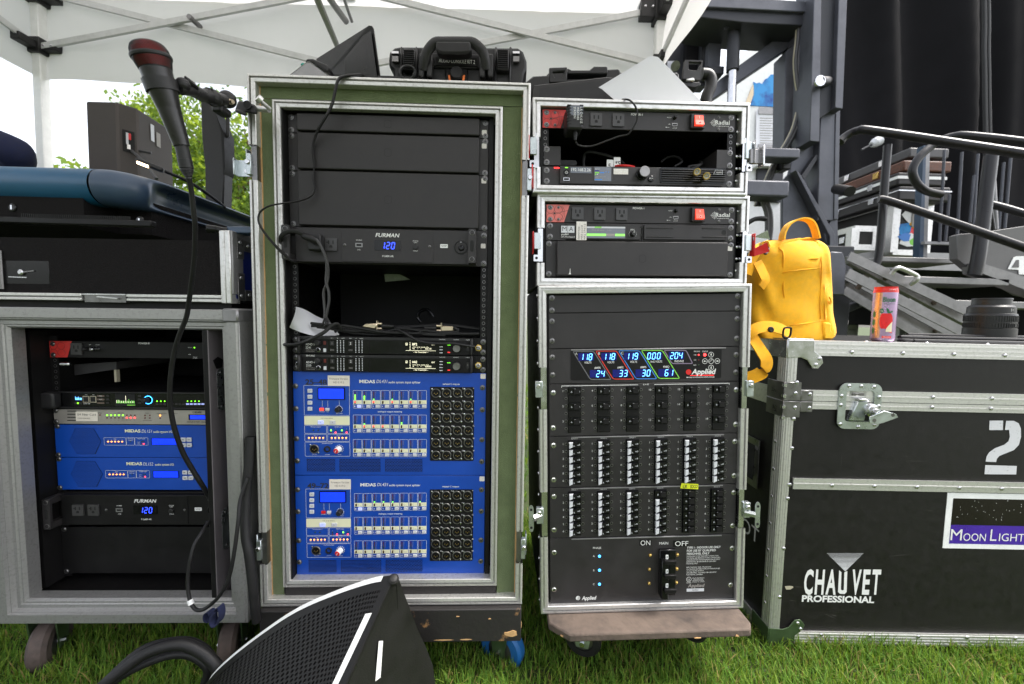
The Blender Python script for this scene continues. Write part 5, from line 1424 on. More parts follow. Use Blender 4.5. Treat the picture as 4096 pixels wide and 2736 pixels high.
b = MB(); (a, d), (c_, f_) = PT(1880, 124), PT(1962, 86); b.prism([(a, d), (c_, d), (c_, f_), (a + .005, f_)], y - .0060, y - .0052, 'button'); b.prism([(a + .001, d + .0008), (c_ - .001, d + .0008), (c_ - .001, f_ - .0008), (a + .0055, f_ - .0008)], y - .0062, y - .0060, 'black2'); b.text('NOVASTAR', (a + c_) / 2 + .002, d + .0032, .0028, y - .0064, 'print', 'c', w=.013); part('maker_badge', b, gr)
for x0, x1, zz0, zz1 in ((.005, .045, -2.95 * U, -1.95 * U), (.438, .476, -2.95 * U, -1.95 * U)):
 b = MB(); b.box(x0, x1, -.001, .002, zz0, zz1, 'black'); b.box(x1 - .002 if x0 < .1 else x0, x1 if x0 < .1 else x0 + .002, .002, .14, zz0, zz1, 'black')
 e2 = solo('rack_ear', b, 'black mounting ear at the ' + ('left' if x0 < .1 else 'right') + ' of the open bay in the topmost case', 'bracket', T, (x0, 0, zz0))
 for z in (zz0 + .007, zz1 - .007): inst('screw', SCREW, e2, (.011 if x0 < .1 else RW - .011, -.001, z))
def cable(name, label, fr, pts, r, mt='rubber', n=8, group=None, cat='cable', sub=5, extra=None):
 b = MB(); b.tube(pts, r, mt, n, sub)
 if extra: extra(b)
 return solo(name, b, label, cat, fr, tuple(pts[0]), group)
def at_(fr, tile, *pp): return [fr.t(tile, *p[:2], (p[2] if len(p) > 2 else .01)) for p in pp]
cable('power_cable', 'arched black cable inside the open bay of the topmost case', T, at_(T, 'a2', (750, 1540, -.08), (752, 1400, -.08), (800, 1362, -.07), (930, 1385, -.06), (1060, 1430, -.05), (1110, 1470, -.04)), .0042)
cable('power_cable', 'thin black cable looping behind the BNC plugs in the topmost case', T, at_(T, 'a2', (1440, 1450, -.08), (1490, 1412, -.08), (1560, 1400, -.07), (1610, 1420, -.06), (1625, 1450, -.05), (1560, 1490, -.05)), .0030)
cable('red_cable', 'short red cable lying on the media server', T, at_(T, 'a2', (1030, 1488, -.03), (1080, 1482, -.02), (1140, 1484, -.02), (1200, 1494, -.03)), .0030, 'red')
for x, yy in ((955, 1462), (1018, 1440)):
 b = MB(); p = T.t('a2', x, yy + 60, -.035); b.box(p.x, p.x + .017, .035, .0362, p.z, p.z + .026, 'white'); b.text('5' if x < 1000 else '*5', p.x + .003, p.z + .006, .010, .0346, 'ink', sh=.1, bold=.02)
 solo('tape_flag', b, ('left' if x < 1000 else 'right') + ' one of two white tape flags marked 5 above the media server', 'tape flag', T, (p.x, .035, p.z))
for i, (x, yy) in enumerate(((1760, 86), (1845, 122))):
 p = T.t('b2', x, yy, .030)
 e2 = thing('bnc_plug', ('upper left' if i == 0 else 'lower right') + ' of two brass BNC plugs hanging over the louvres of the media server', 'plug', T, p)
 b = MB(); b.lathe(p, (-.35, -1, -.25), [(-.028, .0055), (-.010, .0060), (-.010, .0085), (.006, .0085), (.008, .0080), (.008, .0062), (-.002, .0060, 'white'), (-.002, .0016, 'white'), (.004, .0012, 'gold'), (.0042, 0, 'gold')], 'gold', 14, False); part('plug_body', b, e2)
 b = MB(); b.tube([p + Vector((.009, .026, .006)), p + Vector((.004 - .03 * i, .05, .030 - .006 * i)), T.t('b2', 1795, 20, -.02), T.t('b2', 1790, -10, -.06)], .0034, 'rubber', 7); part('cable', b, e2)
b = MB(); (p, p2) = T.t('a2', 480, 1480, -.06), T.t('a2', 690, 1430, -.06); b.rrect(p.x, p2.x, p.z, p2.z, .008, .06, .10, 'plastic'); solo('power_brick', b, 'rounded black adapter lying at the back of the open bay', 'adapter', T, (p.x, .06, p.z), bev=.003)
e = thing('wall_adapter', 'black wall adapter plugged into the topmost power strip', 'adapter', T, T.t('a2', 672, 1050, .03))
p, p2 = T.t('a2', 603, 1150, .055), T.t('a2', 745, 935, .055)
b = MB(); b.rrect(p.x, p2.x, p.z, p2.z, .006, -.055, -.0046, 'plastic'); bd = part('housing', b, e, bev=.004, seg=2)
b = MB(); xm = (p.x + p2.x) / 2; b.quad(xm - .012, xm + .018, p.z + .030, p2.z - .003, -.0553, 'screen_grey')
for k, s_ in enumerate(('LA CROSSE', 'WEATHER', 'STATION')): b.text(s_, xm + .011 - .0075 * k, p2.z - .006, .0050, -.0556, 'print', w=(.036, .029, .025)[k], rot=-90)
part('sticker', b, bd)
b = MB(); b.rline(xm - .010, xm + .013, p.z + .017, p.z + .028, .0006, -.0553, 'black2'); part('recess_outline', b, bd)
for k in range(7):
 b = MB(); b.box(p.x - .0003, p.x + .009, -.0556, -.045, p.z + .010 + .0068 * k, p.z + .0125 + .0068 * k, 'void'); b.box(p2.x - .008, p2.x + .0003, -.0556, -.045, p.z + .010 + .0068 * k, p.z + .0125 + .0068 * k, 'void'); part('grip_ridge', b, bd)
b = MB(); p = T.t('a2', 673, 1160, .04); b.lathe(p, (0, 0, -1), [(0, .0058), (.006, .0058), (.006, .0044), (.008, .0044), (.008, .0056), (.011, .0054), (.011, .0042), (.013, .0042), (.013, .0052), (.016, .0050), (.016, .004), (.024, .0034)], 'rubber', 10)
b.tube([p + Vector((0, 0, -.022))] + at_(T, 'a2', (672, 1245, .035), (690, 1290, .025), (740, 1308, .015), (830, 1305, .006), (950, 1262, .006), (1060, 1222, .006), (1140, 1205, .008), (1180, 1160, .012), (1210, 1110, .015), (1228, 1060, .018), (1225, 990, .022), (1200, 935, .026), (1160, 898, .026)) + [T.t('a2', 1125, 888, .020), T.t('a2', 1095, 890, -.02)], .0021, 'rubber', 7, 5)
part('lead', b, e)
PS = lambda x, y: (lambda v: (v.x, v.z))(S.t('b2', x, y))
e = thing('network_node', 'black network node with the MA logo and a green bar on its screen', 'network node', S, (.13, 0, -2 * U))
faceplate(e, -2 * U, -U, 'black', [(.0105, -U - .008), (.0105, -2 * U + .010)], x1=.2415, y=-.001)
b = MB(); b.box(.030, .238, .002, .24, -2 * U + .001, -U - .001, 'black2'); part('chassis', b, e)
b = MB(); b.box(.050, .238, -.006, -.001, -2 * U + .003, -U - .003, 'black'); part('bezel', b, e, bev=.001)
y = -.0064
b = MB(); (a, d), (c_, f_) = PS(543, 632), PS(661, 572); m2 = (a + c_) / 2; b.quad(a, m2 - .0004, d, f_, y, 'button'); b.quad(m2 + .0004, c_, d, f_, y, 'button'); b.text('M', (a + m2) / 2, d + .0040, .0105, y - .0002, 'ink', 'c', w=.0105); b.text('A', (c_ + m2) / 2, d + .0040, .0105, y - .0002, 'ink', 'c', w=.0105); part('logo_plate', b, e)
b = MB(); a, d = PS(543, 653); b.text('grandMA3', a, d, .0040, y, 'print', w=.0185, bold=.01); a, d = PS(543, 676); b.text('onPC 4Port Node 4k', a, d, .0040, y, 'print', w=.0345); a, d = PS(1177, 610); b.text('MENU', a, d, .0030, y, 'print', 'c', w=.0105); part('lettering', b, e)
b = MB(); (a, d), (c_, f_) = PS(676, 700), PS(768, 536); b.hexa([(a, -.009, d), (c_, -.009, d), (c_, -.009, f_), (a, -.009, f_)], [(a, -.0068, d), (c_, -.0068, d), (c_, -.0068, f_), (a, -.0068, f_)], 'sticker_white')
for k, s_ in enumerate(('FIRMWARE:', 'MA3 2.3.2.0', 'MA2 3.9.61.5')): b.text(s_, a + .0085 + .0072 * k, d + .002, .0046, -.0092, 'ink', w=(.032, .034, .037)[k], rot=90)
part('firmware_sticker', b, e)
b = MB(); (a, d), (c_, f_) = PS(770, 680), PS(1112, 580); b.rrect(a, c_, d, f_, .001, y - .0008, y, 'screen_grey'); sn = part('screen', b, e)
b = MB(); h_ = f_ - d; b.quad(a, c_, d + h_ * .85, f_ - .0005, y - .0010, 'button'); b.quad(a + (c_ - a) * .2, a + (c_ - a) * .38, d + h_ * .86, f_ - .0006, y - .0012, 'fr_green'); b.quad(a, c_, d + h_ * .18, d + h_ * .38, y - .0010, 'print_dim'); b.quad(a, a + (c_ - a) * .5, d + h_ * .18, d + h_ * .38, y - .0012, 'oled_green'); b.quad(a + (c_ - a) * .74, c_ - .001, d + h_ * .18, d + h_ * .38, y - .0012, 'oled_green')
for k, s_ in enumerate(('10.0.03.200', 'Session', '1.1.0.1')): b.text(s_, a + .012 + .020 * k, d + h_ * .64, .0028, y - .0010, 'print_dim')
part('screen_readout', b, sn)
b = MB(); a, d = PS(1179, 645); b.lathe((a, y, d), (0, -1, 0), [(0, .0068), (.002, .0066), (.009, .0056), (.010, .0048)], 'plastic', 14)
for i in range(9):
 t = R(-30 + 30 * i); b.cyl((a + .0092 * math.cos(t), y, d + .0092 * math.sin(t)), (a + .0092 * math.cos(t), y - .0003, d + .0092 * math.sin(t)), .0008, 'print', 5)
b.quad(a - .0006, a + .0006, d + .001, d + .005, y - .0102, 'print'); part('menu_knob', b, e)
e = thing('rack_blank', 'half-width black blank plate with four grooves beside the MA unit', 'blank panel', S, (.36, 0, -2 * U))
faceplate(e, -2 * U, -U, 'black', [(RW - .0105, -U - .008), (RW - .0105, -2 * U + .010)], x0=.242, y=-.001)
b = MB(); b.box(.246, .459, -.006, -.001, -2 * U + .004, -U - .004, 'black'); part('raised_face', b, e, bev=.001)
for (x0, y0), (x1, y1) in (((1300, 590), (1541, 590)), ((1797, 592), (2030, 592)), ((1300, 668), (1541, 668)), ((1797, 670), (2030, 670))):
 b = MB(); (a, d), (c_, f_) = PS(x0, y0), PS(x1, y1); b.box(a, c_, -.0075, -.006, d - .0012, d + .0012, 'black'); part('rib', b, e, bev=.0006)
b = MB(); a, d = PS(1990, 632); b.disc(a, d, .0062, -.0062, 'void', 18); part('hole', b, e)
for yy in (580, 650):
 b = MB(); a, d = PS(1253, yy); b.disc(a, d - .001, .0032, -.0062, 'void', 10); part('hole', b, e)
blank('rack_blank', S, -4 * U, -2 * U, 'black two-unit blank panel with a paint chip, lowest in the middle small case', True, -2.35 * U)
b = MB(); p = S.t('b2', 625, 1000, .0128); b.poly([(p.x - .003, -.0128, p.z), (p.x + .003, -.0128, p.z), (p.x + .0012, -.0128, p.z + .004), (p.x + .0010, -.0128, p.z + .014), (p.x, -.0128, p.z + .014), (p.x - .0004, -.0128, p.z + .005)], 'print')
part('paint_chip', b, bpy.data.objects[[o.name for o in COL.objects if o.get('label', '').startswith('black two-unit blank panel with a paint chip')][0]])
# left rack
LX0, LX1, LZ0, LZ1 = -.052, .552, -.474, .308
e = thing('rack_case', 'wide scuffed aluminium rack case on big casters at the left, below the mixing console', 'rack case', L, (.25, 0, LZ0))
case_shell(e, LX0 + .002, LX1 - .002, LZ0 + .002, LZ1 - .002, -.07, .62, 'laminate')
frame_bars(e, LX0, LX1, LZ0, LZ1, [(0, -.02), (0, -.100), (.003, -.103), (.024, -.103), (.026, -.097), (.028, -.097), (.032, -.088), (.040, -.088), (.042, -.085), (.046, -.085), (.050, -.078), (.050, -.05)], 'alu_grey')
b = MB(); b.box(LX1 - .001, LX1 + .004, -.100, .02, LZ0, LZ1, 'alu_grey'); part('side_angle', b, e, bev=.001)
b = MB(); b.box(LX1 - .032, LX1 + .006, -.108, .02, LZ1 - .030, LZ1 + .003, 'alu_dull'); part('corner_brace', b, e, bev=.004)
for xx, nm in ((.4515, 'right'), (-.062, 'left')):
 b = MB(); b.box(xx, xx + .0012, -.078, .5, -.437, .259, 'plastic'); b.box(xx + .0012, xx + .0120, -.0785, .5, -.438, .2595, 'black2'); b.box(xx + .0120, xx + .0145, -.078, .5, -.437, .259, 'grey_door')
 dr = part('pocket_door', b, e)
 if nm == 'right':
  for zc in (.105, -.262):
   b = MB(); pts = rr(-.054, .012, zc - .055, zc + .055, .014)
   b.add([(xx + .0152, y_, z_) for y_, z_ in pts] + [(xx + .0146, y_, z_) for y_, z_ in pts], [tuple(range(len(pts)))] + [(i, i + len(pts), (i + 1) % len(pts) + len(pts), (i + 1) % len(pts)) for i in range(len(pts))], 'zinc')
   pts = rr(-.030, .006, zc - .036, zc + .036, .008); b.add([(xx + .0155, y_, z_) for y_, z_ in pts], [tuple(range(len(pts)))], 'steel_dark')
   h = part('recessed_handle', b, dr)
   for k in (-1, 1):
    b = MB(); b.lathe((xx + .0152, -.040, zc + k * .044), (1, 0, 0), [(0, .004), (.0012, .003), (.0016, .0015)], 'steel', 8); part('rivet', b, h)
  b = MB(); b.poly([(xx + .0149, -.055, .160), (xx + .0149, -.035, .158), (xx + .0149, -.030, .180), (xx + .0149, -.048, .19), (xx + .0149, -.066, .182)], 'black2'); part('worn_patch', b, dr)
b = MB(); b.box(-.040, -.004, -.04, .3, -.425, .25, 'black2'); part('rail_box', b, e)
rack_rails(e, -.016, RW, -.42, .235, [(2 * U, 4 * U)])
b = MB(); b.box(-.04, .5, -.055, .45, -.448, -.437, 'black2'); b.box(-.045, -.030, -.06, .3, -.437, -.430, 'alu_dull'); part('floor_board', b, e)
b = MB(); b.box(-.03, RW, .40, .405, -.43, .25, 'void'); part('rear_cover', b, e)
for p, lab in (((110, 110), .2), ((210, 1190), -.1)):      # butterfly latch dishes on the left inner wall
 c_ = L.t('c0', *p, .02)
 b = MB(); b.box(-.0455, -.0435, -.045, .03, c_.z - .030, c_.z + .030, 'zinc'); b.box(-.0435, -.038, -.025, .01, c_.z - .012, c_.z + .012, 'steel_dark'); b.cyl((-.043, -.01, c_.z), (-.032, -.012, c_.z), .006, 'steel', 8); part('latch', b, e, bev=.001)
for z in (.213, -.104, -.205, -.31):
 b = MB(); b.lathe((-.026, -.041, z), (0, -1, 0), [(0, .007), (.003, .006), (.004, .003)], 'steel', 12); part('bolt', b, e)
for c_ in ((.004, -.045, LZ0 - .002, .064, .040, 'tyre_brown', 'caster_green', 22), (.478, -.045, LZ0 - .002, .064, .040, 'tyre_brown', 'caster_green', 18), (.0, .5, LZ0 - .002, .064, .04, 'tyre_brown', 'caster_green', 5), (.478, .5, LZ0 - .002, .064, .04, 'tyre_brown', 'caster_green', 5)):
 caster(e, L, *c_)
PL = lambda x, y: (lambda v: (v.x, v.z))(L.t('c0', x, y))
ML = .4472 / 1475
e = thing('power_strip', 'black power strip with a bright red corner plate at the top of the left rack', 'power strip', L, (.2, 0, 4 * U))
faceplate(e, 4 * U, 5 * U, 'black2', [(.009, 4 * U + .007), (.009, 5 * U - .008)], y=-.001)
chassis(e, 4 * U, 5 * U, .2)
y = -.0016
b = MB(); b.prism([(.001, 4 * U + .001), (.045, 4 * U + .001), (.0585, 5 * U - .001), (.001, 5 * U - .001)], y, y + .0004, 'radial_red'); cpl = part('red_corner_plate', b, e)
b = MB()
for dx_, dz in ((-.010, .009), (.010, .009), (-.010, -.009), (.010, -.009)):
 v = [(.021 + dx_ + q_ * math.cos(i * .3142), y - .0002, 4.5 * U + dz + q_ * math.sin(i * .3142)) for q_ in (.0095, .0089) for i in range(20)]
 b.add(v, [(i, (i + 1) % 20, (i + 1) % 20 + 20, i + 20) for i in range(20)], 'ink')
part('target_drawing', b, cpl, kind='stuff')
b = MB(); a, d = PL(697, 213); outlet(b, a, d, -.001, .0125); part('outlet', b, e)
for x, m_ in ((805, 'plastic'), (878, 'steel')):
 b = MB(); a, d = PL(x, 213); b.lathe((a, -.001, d), (-.25, -1, 0), [(0, .0065), (.008, .0060), (.014, .0050), (.016, .004)], m_, 12); part('lamp_knob', b, e)
b = MB(); a, d = PL(1243, 171); b.text('POWER-8', a, d, .0045, y, 'print', w=.0285, bold=.02); a, d = PL(1686, 205); b.text('PROTECT', a, d, .0022, y, 'print', w=.011); a, d = PL(1690, 266); b.text('USB', a, d, .0022, y, 'print', w=.006); a, d = PL(1730, 290); b.text('TYPE IN', a, d, .002, y, 'print', w=.011); a, d = PL(1730, 296); b.text('5V/2A', a, d - .001, .002, y, 'print', w=.011); a, d = PL(810, 180); b.text('DIM', a, d, .002, y, 'print', 'c'); a, d = PL(878, 180); b.text('COLOR', a, d, .002, y, 'print', 'c'); part('lettering', b, e)
a, d = PL(1742, 202); inst('led', LED['led_green'], e, (a, -.001, d), sc=.8)
b = MB(); v = [L.t('c0', *p, -.06) for p in ((635, 455), (1040, 395), (1040, 330), (635, 355))]; b.hexa([tuple(p) for p in v], [tuple(p + Vector((0, .2, 0))) for p in v], 'cable_grey')
p = L.t('c0', 1025, 510, -.05); b.box(p.x, p.x + .006, .05, .06, p.z, p.z + .034, 'tan')
solo('shelf_tray', b, 'grey tray edge lying in the dark open bay of the left rack', 'tray', L, tuple(v[0]))
b = MB(); p0, p1 = L.t('c0', 545, 350, .02), L.t('c0', 610, 350, .02); b.lathe(p0, p1 - p0, [(0, .003), (.002, .0055), (.022, .0055), (.024, .003)], 'steel', 10); solo('thumb_screw', b, 'chrome thumb fastener left of the tray in the left rack', 'fastener', L, tuple(p0))
e = thing('audio_processor', 'black audio processor with a glowing blue dial and green spectrum screen', 'audio unit', L, (.2, 0, U))
z0, z1 = .0455, .0875
faceplate(e, z0, z1, 'gloss', [], y=-.002)
chassis(e, z0, z1, .3)
b = MB()
pts = [(-.022, z0 + .002), (-.012, z0 - .003), (.06, z0 - .001), (.06, z1 + .001), (-.012, z1 + .003), (-.022, z1 - .004)]
b.rrect(-.024, .026, z0 + .001, z1 + .001, .008, -.024, -.002, 'plastic'); hd = part('end_handle', b, e, bev=.004, seg=2)
b = MB(); b.box(.02, RW, -.0075, -.002, z1 - .002, z1 + .002, 'plastic'); b.box(.02, RW, -.0075, -.002, z0 - .001, z0 + .003, 'plastic'); part('trim_bar', b, e, bev=.001)
y = -.0024
b = MB(); a, d = PL(683, 668); b.text('lake', a, d, .0085, y, 'digit', w=.0165); a, d = PL(757, 707); b.text('LMX 48', a, d, .0036, y, 'print', w=.0165); a, d = PL(1050, 712); b.text('FF Out', a, d, .0035, y, 'oled', w=.0125); a, d = PL(770, 626); b.text('PWR', a, d, .002, y, 'print'); a, d = PL(835, 626); b.text('NET', a, d, .002, y, 'print'); part('lettering', b, e)
a, d = PL(708, 697); b = MB(); b.rrect(a - .010, a + .010, d - .003, d + .003, .0006, y - .0006, y, 'black'); part('power_key', b, e)
inst('led', LED['led_green'], e, (a, y - .0006, d))
for x in (780, 843):
 b = MB(); a, d = PL(x, 662); b.rrect(a - .008, a + .008, d - .0085, d + .0085, .0006, y - .0010, y, 'tan'); b.quad(a - .0066, a + .0066, d - .007, d + .007, y - .0012, 'void'); b.quad(a - .003, a + .003, d + .003, d + .007, y - .0013, 'black'); part('network_port', b, e)
for r_ in range(3):
 for x, w_ in ((910, .0095), (972, .0042), (1257, .0042)):
  b = MB(); a, d = PL(x, 633 + 31 * r_); b.rrect(a - w_, a + w_, d - .0022, d + .0022, .0005, y - .0006, y, 'wood_brown' if w_ > .005 else 'black'); b.text('MENU', a, d - .001, .002, y - .0008, 'print', 'c') if w_ > .005 and r_ < 2 else None; part('soft_key', b, e)
b = MB(); (a, d), (c_, f_) = PL(1042, 722), PL(1215, 612); b.quad(a, c_, d, f_, y - .0001, 'void'); sn = part('screen', b, e)
b = MB(); hs_ = [.35, .3, .4, .36, .28, .18, .24, .3, .22, .26, .18, .30, .95, .24, .3, .2, .48, .26, .2, .3, .36, .22, .3, .26]
for i, h in enumerate(hs_):
 x = a + .003 + (c_ - a - .006) * i / 23; b.quad(x, x + .0009, d + .0085, d + .0085 + h * .020, y - .0003, 'oled_green' if i % 3 else 'oled')
b.quad(a + .002, c_ - .001, d + .0078, d + .0083, y - .0003, 'oled_green'); x = a + (c_ - a) * .58; b.quad(x, c_ - .001, d + .0012, d + .004, y - .0003, 'fr_green'); part('spectrum', b, sn)
b = MB(); a, d = PL(1325, 668); b.lathe((a, y, d), (-.2, -1, 0), [(0, .0075), (.010, .0068), (.012, .0055)], 'plastic', 16); part('dial', b, e)
b = MB(); v = [(a + .003 + q_ * math.cos(R(-150 + 300 * i / 20)), y - .001, d + q_ * math.sin(R(-150 + 300 * i / 20))) for q_ in (.0112, .0098) for i in range(21)]; b.add(v, [(i, i + 1, i + 22, i + 21) for i in range(20)], 'led_blue'); part('dial_glow', b, e)
for i in range(13):
 a, d = PL(1412 + 34 * i, 680)
 b = MB(); b.rrect(a - .0038, a + .0038, d - .0095, d - .0055, .0005, y - .0006, y, 'led_lilac' if i > 7 else 'black'); part('channel_key', b, e)
 if i in (0, 1, 2, 8, 9, 10, 11): inst('led', LED['led_green'], e, (a, y, d), sc=.75)
e = thing('fibre_interface', 'silver interface unit with a cream SM Fiber Card sticker and rows of lamps', 'audio unit', L, (.2, 0, 0))
faceplate(e, .001, .0415, 'klark', [PL(502, 765), PL(508, 863)], y=-.001)
chassis(e, .001, .0405, .3)
y = -.0014
for r_ in range(4):
 b = MB(); (a, d), (c_, _) = PL(607, 769 + 28 * r_), PL(688, 769); b.quad(a, c_, d - .0012, d + .0012, y, 'void'); part('vent_slot', b, e)
b = MB(); (a, d), (c_, f_) = PL(687, 858), PL(878, 775); b.rrect(a, c_, d, f_, .001, y - .0006, y, 'sticker'); st = part('fibre_sticker', b, e)
b = MB(); b.text('SM Fiber Card', (a + c_) / 2, d + .0150, .0054, y - .0008, 'ink', 'c', w=.048); b.text('S20010241454', a + .005, d + .006, .0035, y - .0008, 'print_ink', w=.032); part('lettering', b, st)
for i in range(8):
 for r_ in range(2):
  a, d = PL(962 + 35.3 * i, 806 + 23 * r_); k_ = 'led_green' if (r_ == 0 and i < 5) else 'led_red' if (r_ == 1 and i > 4) else 'led_dark_red'
  inst('led', LED[k_], e, (a, -.001, d))
for x, yy, k_ in ((898, 804, 'led_dark_red'), (1301, 808, 'led_dark_red'), (1343, 808, 'led_dark_red'), (1301, 831, 'led_dark_red'), (1343, 831, 'led_dark_red'), (1436, 808, 'led_orange'), (1436, 832, 'led_dark_red')): inst('led', LED[k_], e, (*(lambda a: (a[0], -.001, a[1]))(PL(x, yy)),))
b = MB()
for s_, x, yy, w_ in (('AES50 AUDIO', 1083, 790, .020), ('SNAKE', 1320, 792, .010), ('SNAKE SELECTION', 1450, 793, .026), ('CLOCK SOURCE', 1556, 794, .022), ('CONTROL', 898, 790, .011), ('OPTICAL COPPER', 1322, 856, .023)): a, d = PL(x, yy); b.text(s_, a, d, .0022, y, 'ink', 'c', w=w_)
for i in range(8): a, d = PL(962 + 35.3 * i, 853); b.text(str(i + 1), a, d, .0022, y, 'ink', 'c')
a, d = PL(1748, 788); b.text('KLARK', a, d, .0050, y, 'ink', w=.018, bold=.03); a, d = PL(1676, 871); b.text('DN9680 8 PORT AES50', a, d, .0034, y, 'ink', w=.050, bold=.01)
for q_ in (.0026,): a, d = PL(1733, 781); v = [(a + r_ * math.cos(i * .628), y, d + r_ * math.sin(i * .628)) for r_ in (.0026, .0018) for i in range(10)]; b.add(v, [(i, (i + 1) % 10, (i + 1) % 10 + 10, i + 10) for i in range(10)], 'ink')
part('lettering', b, e)
b = MB(); (a, d), (c_, f_) = PL(1692, 848), PL(1850, 800); b.rrect(a, c_, d, f_, .0006, y - .0004, y, 'gloss'); b.quad(a + .004, c_, d + .002, f_ - .002, y - .0006, 'lcd'); part('lcd', b, e)
def iobox(z1, dy, dxo, model, label):
 e = thing('io_box', label, 'audio unit', L, (.2, 0, z1 - 2 * U), 'blue audio boxes in the left rack')
 Q = lambda x, y_: PL(x + dxo, y_ + dy)
 faceplate(e, z1 - 2 * U, z1, 'blue', [Q(517, 905), Q(527, 1160)], y=-.001)
 chassis(e, z1 - 2 * U, z1, .3)
 y = -.0014
 c0_, c1_ = Q(625, 1037), Q(910, 1037); ra = (c1_[0] - c0_[0]) / 2; cc = ((c0_[0] + c1_[0]) / 2, c0_[1]); rb = (Q(767, 922)[1] - Q(767, 1152)[1]) / 2
 hexp = [(cc[0] + ra, cc[1]), (cc[0] + ra * .56, cc[1] + rb), (cc[0] - ra * .60, cc[1] + rb), (cc[0] - ra, cc[1]), (cc[0] - ra * .56, cc[1] - rb), (cc[0] + ra * .60, cc[1] - rb)]
 b = MB(); b.poly([(p[0], y + .0001, p[1]) for p in hexp], 'void'); vb = part('vent_backing', b, e)
 def inside(u, v):
  x, z = (u - .5) * 2, (v - .5) * 2
  return abs(x) < .98 - .42 * abs(z)
 b = MB(); nu, nv = 24, 21
 b.perf(lambda u, v: Vector((cc[0] - ra + 2 * ra * u / nu, y - .0008, cc[1] - rb + 2 * rb * v / nv)), nu, nv, .36, 'blue', .0008, inside=inside); part('vent_grille', b, e, kind='stuff', ang=20)
 b = MB()
 a, d = Q(1122, 958); b.text('MIDAS', a, d, .0075, y, 'cream', w=.041, bold=.035); a, d = Q(1270, 962); b.text(model, a, d, .0082, y, 'print', w=.026, sh=.2); a, d = Q(1376, 962); b.text('audio system I/O', a, d, .0056, y, 'cream', w=.050, bold=.012)
 for x0, x1 in ((937, 1131), (1136, 1207), (1211, 1328)):
  (a, d), (c_, f_) = Q(x0, 1074), Q(x1, 1006); b.rline(a, c_, d, f_, .0006, y, 'print', .0015)
 for s_, x, yy, w_ in (('psu', 1033, 1020, .006), ('Ethernet', 1170, 1020, .014), ('control', 1170, 1033, .012), ('AES50 audio', 1269, 1020, .021), ('sync', 1245, 1049, .006), ('error', 1245, 1065, .007)): a, d = Q(x, yy); b.text(s_, a, d, .0026, y, 'print', 'c', w=w_)
 for i in range(5): a, d = Q(971 + 31.5 * i, 1032); b.text('+5V', a, d, .002, y, 'print', 'c')
 part('lettering', b, e)
 for i in range(5): a, d = Q(971 + 31.5 * i, 1042); inst('led', LED['led_orange'], e, (a, -.0012, d), sc=(1.1, 1, .8))
 for x, yy, k_ in ((1172, 1042, 'led_dark_green'), (1272, 1042, 'led_dark_green'), (1288, 1042, 'led_dark_green'), (1272, 1062, 'led_dark_red'), (1289, 1062, 'led_red')): a, d = Q(x, yy); inst('led', LED[k_], e, (a, -.0012, d), sc=.8)
 b = MB(); (a, d), (c_, f_) = Q(1366, 1068), Q(1590, 1014); b.rrect(a - .002, c_, d - .001, f_ + .001, .0006, y - .0004, y, 'gloss'); b.quad(a, c_ - .002, d, f_, y - .0006, 'lcd'); part('lcd', b, e)
 for x, yy in ((1648, 1022), (1700, 1022), (1650, 1071), (1702, 1071)):
  b = MB(); a, d = Q(x, yy); b.rrect(a - .0066, a + .0066, d - .0055, d + .0055, .0018, y - .003, y, 'button'); b.quad(a - .003, a + .003, d - .001, d + .001, y - .0032, 'print_ink'); part('menu_button', b, e, bev=.0008)
iobox(0, 0, 0, 'DL151', 'upper blue box lettered DL151 in the left rack')
iobox(-2 * U, 293, 14, 'DL152', 'lower blue box lettered DL152 in the left rack')
conditioner(L, -6 * U - .004, 'shaded power conditioner showing a blue 120 at the bottom of the left rack', 'c0', True, mt='black2')  # darker black than its twin puts the shade into the colour
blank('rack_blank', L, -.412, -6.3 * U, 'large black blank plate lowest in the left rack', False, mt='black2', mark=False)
e = thing('console_tray', 'black carpeted console tray with an aluminium corner post on top of the left rack', 'flight case', L, (.2, 0, .325))
X0, X1, ZB_, ZT = -.75, .545, .325, .494
b = MB(); b.box(X0, X1 - .028, -.088, -.080, ZB_ + .014, .472, 'carpet')
ct = part('carpet_front', b, e)
b = MB(); b.box(X0, X1 - .01, -.08, .62, ZB_ + .002, ZB_ + .012, 'laminate'); b.box(X0, X1 - .02, -.078, .60, LZ1 + .0005, ZB_ + .003, 'black2'); part('base_board', b, e)
b = MB(); b.box(X1 - .010, X1 - .003, -.085, .62, ZB_ + .01, ZT - .012, 'blue_deep'); part('side_panel', b, e)
for xa, xb in ((X0, .190), (.294, X1 - .026)):
 b = MB()
 b.box(xa, xb, -.100, -.086, ZB_ + .0005, ZB_ + .007, 'alu'); b.box(xa, xb, -.097, -.086, ZB_ + .007, ZB_ + .010, 'alu_dull'); b.box(xa, xb, -.100, -.086, ZB_ + .010, ZB_ + .017, 'alu'); part('edge_bar', b, e, bev=.001)
b = MB(); b.box(.194, .290, -.096, -.086, ZB_ - .003, ZB_ + .016, 'steel_dark'); b.box(.192, .292, -.099, -.096, ZB_ + .014, ZB_ + .017, 'steel'); b.bar((.225, -.097, ZB_ + .010), (.275, -.099, ZB_ + .006), .004, .003, 'steel'); part('latch_dish', b, e)
b = MB()
for xa, xb, dd in ((X1 - .030, X1 - .017, -.100), (X1 - .0165, X1 - .004, -.102)): b.box(xa, xb, dd, -.07, ZB_ - .002, ZT, 'alu')
cp_ = part('corner_post', b, e, bev=.0015)
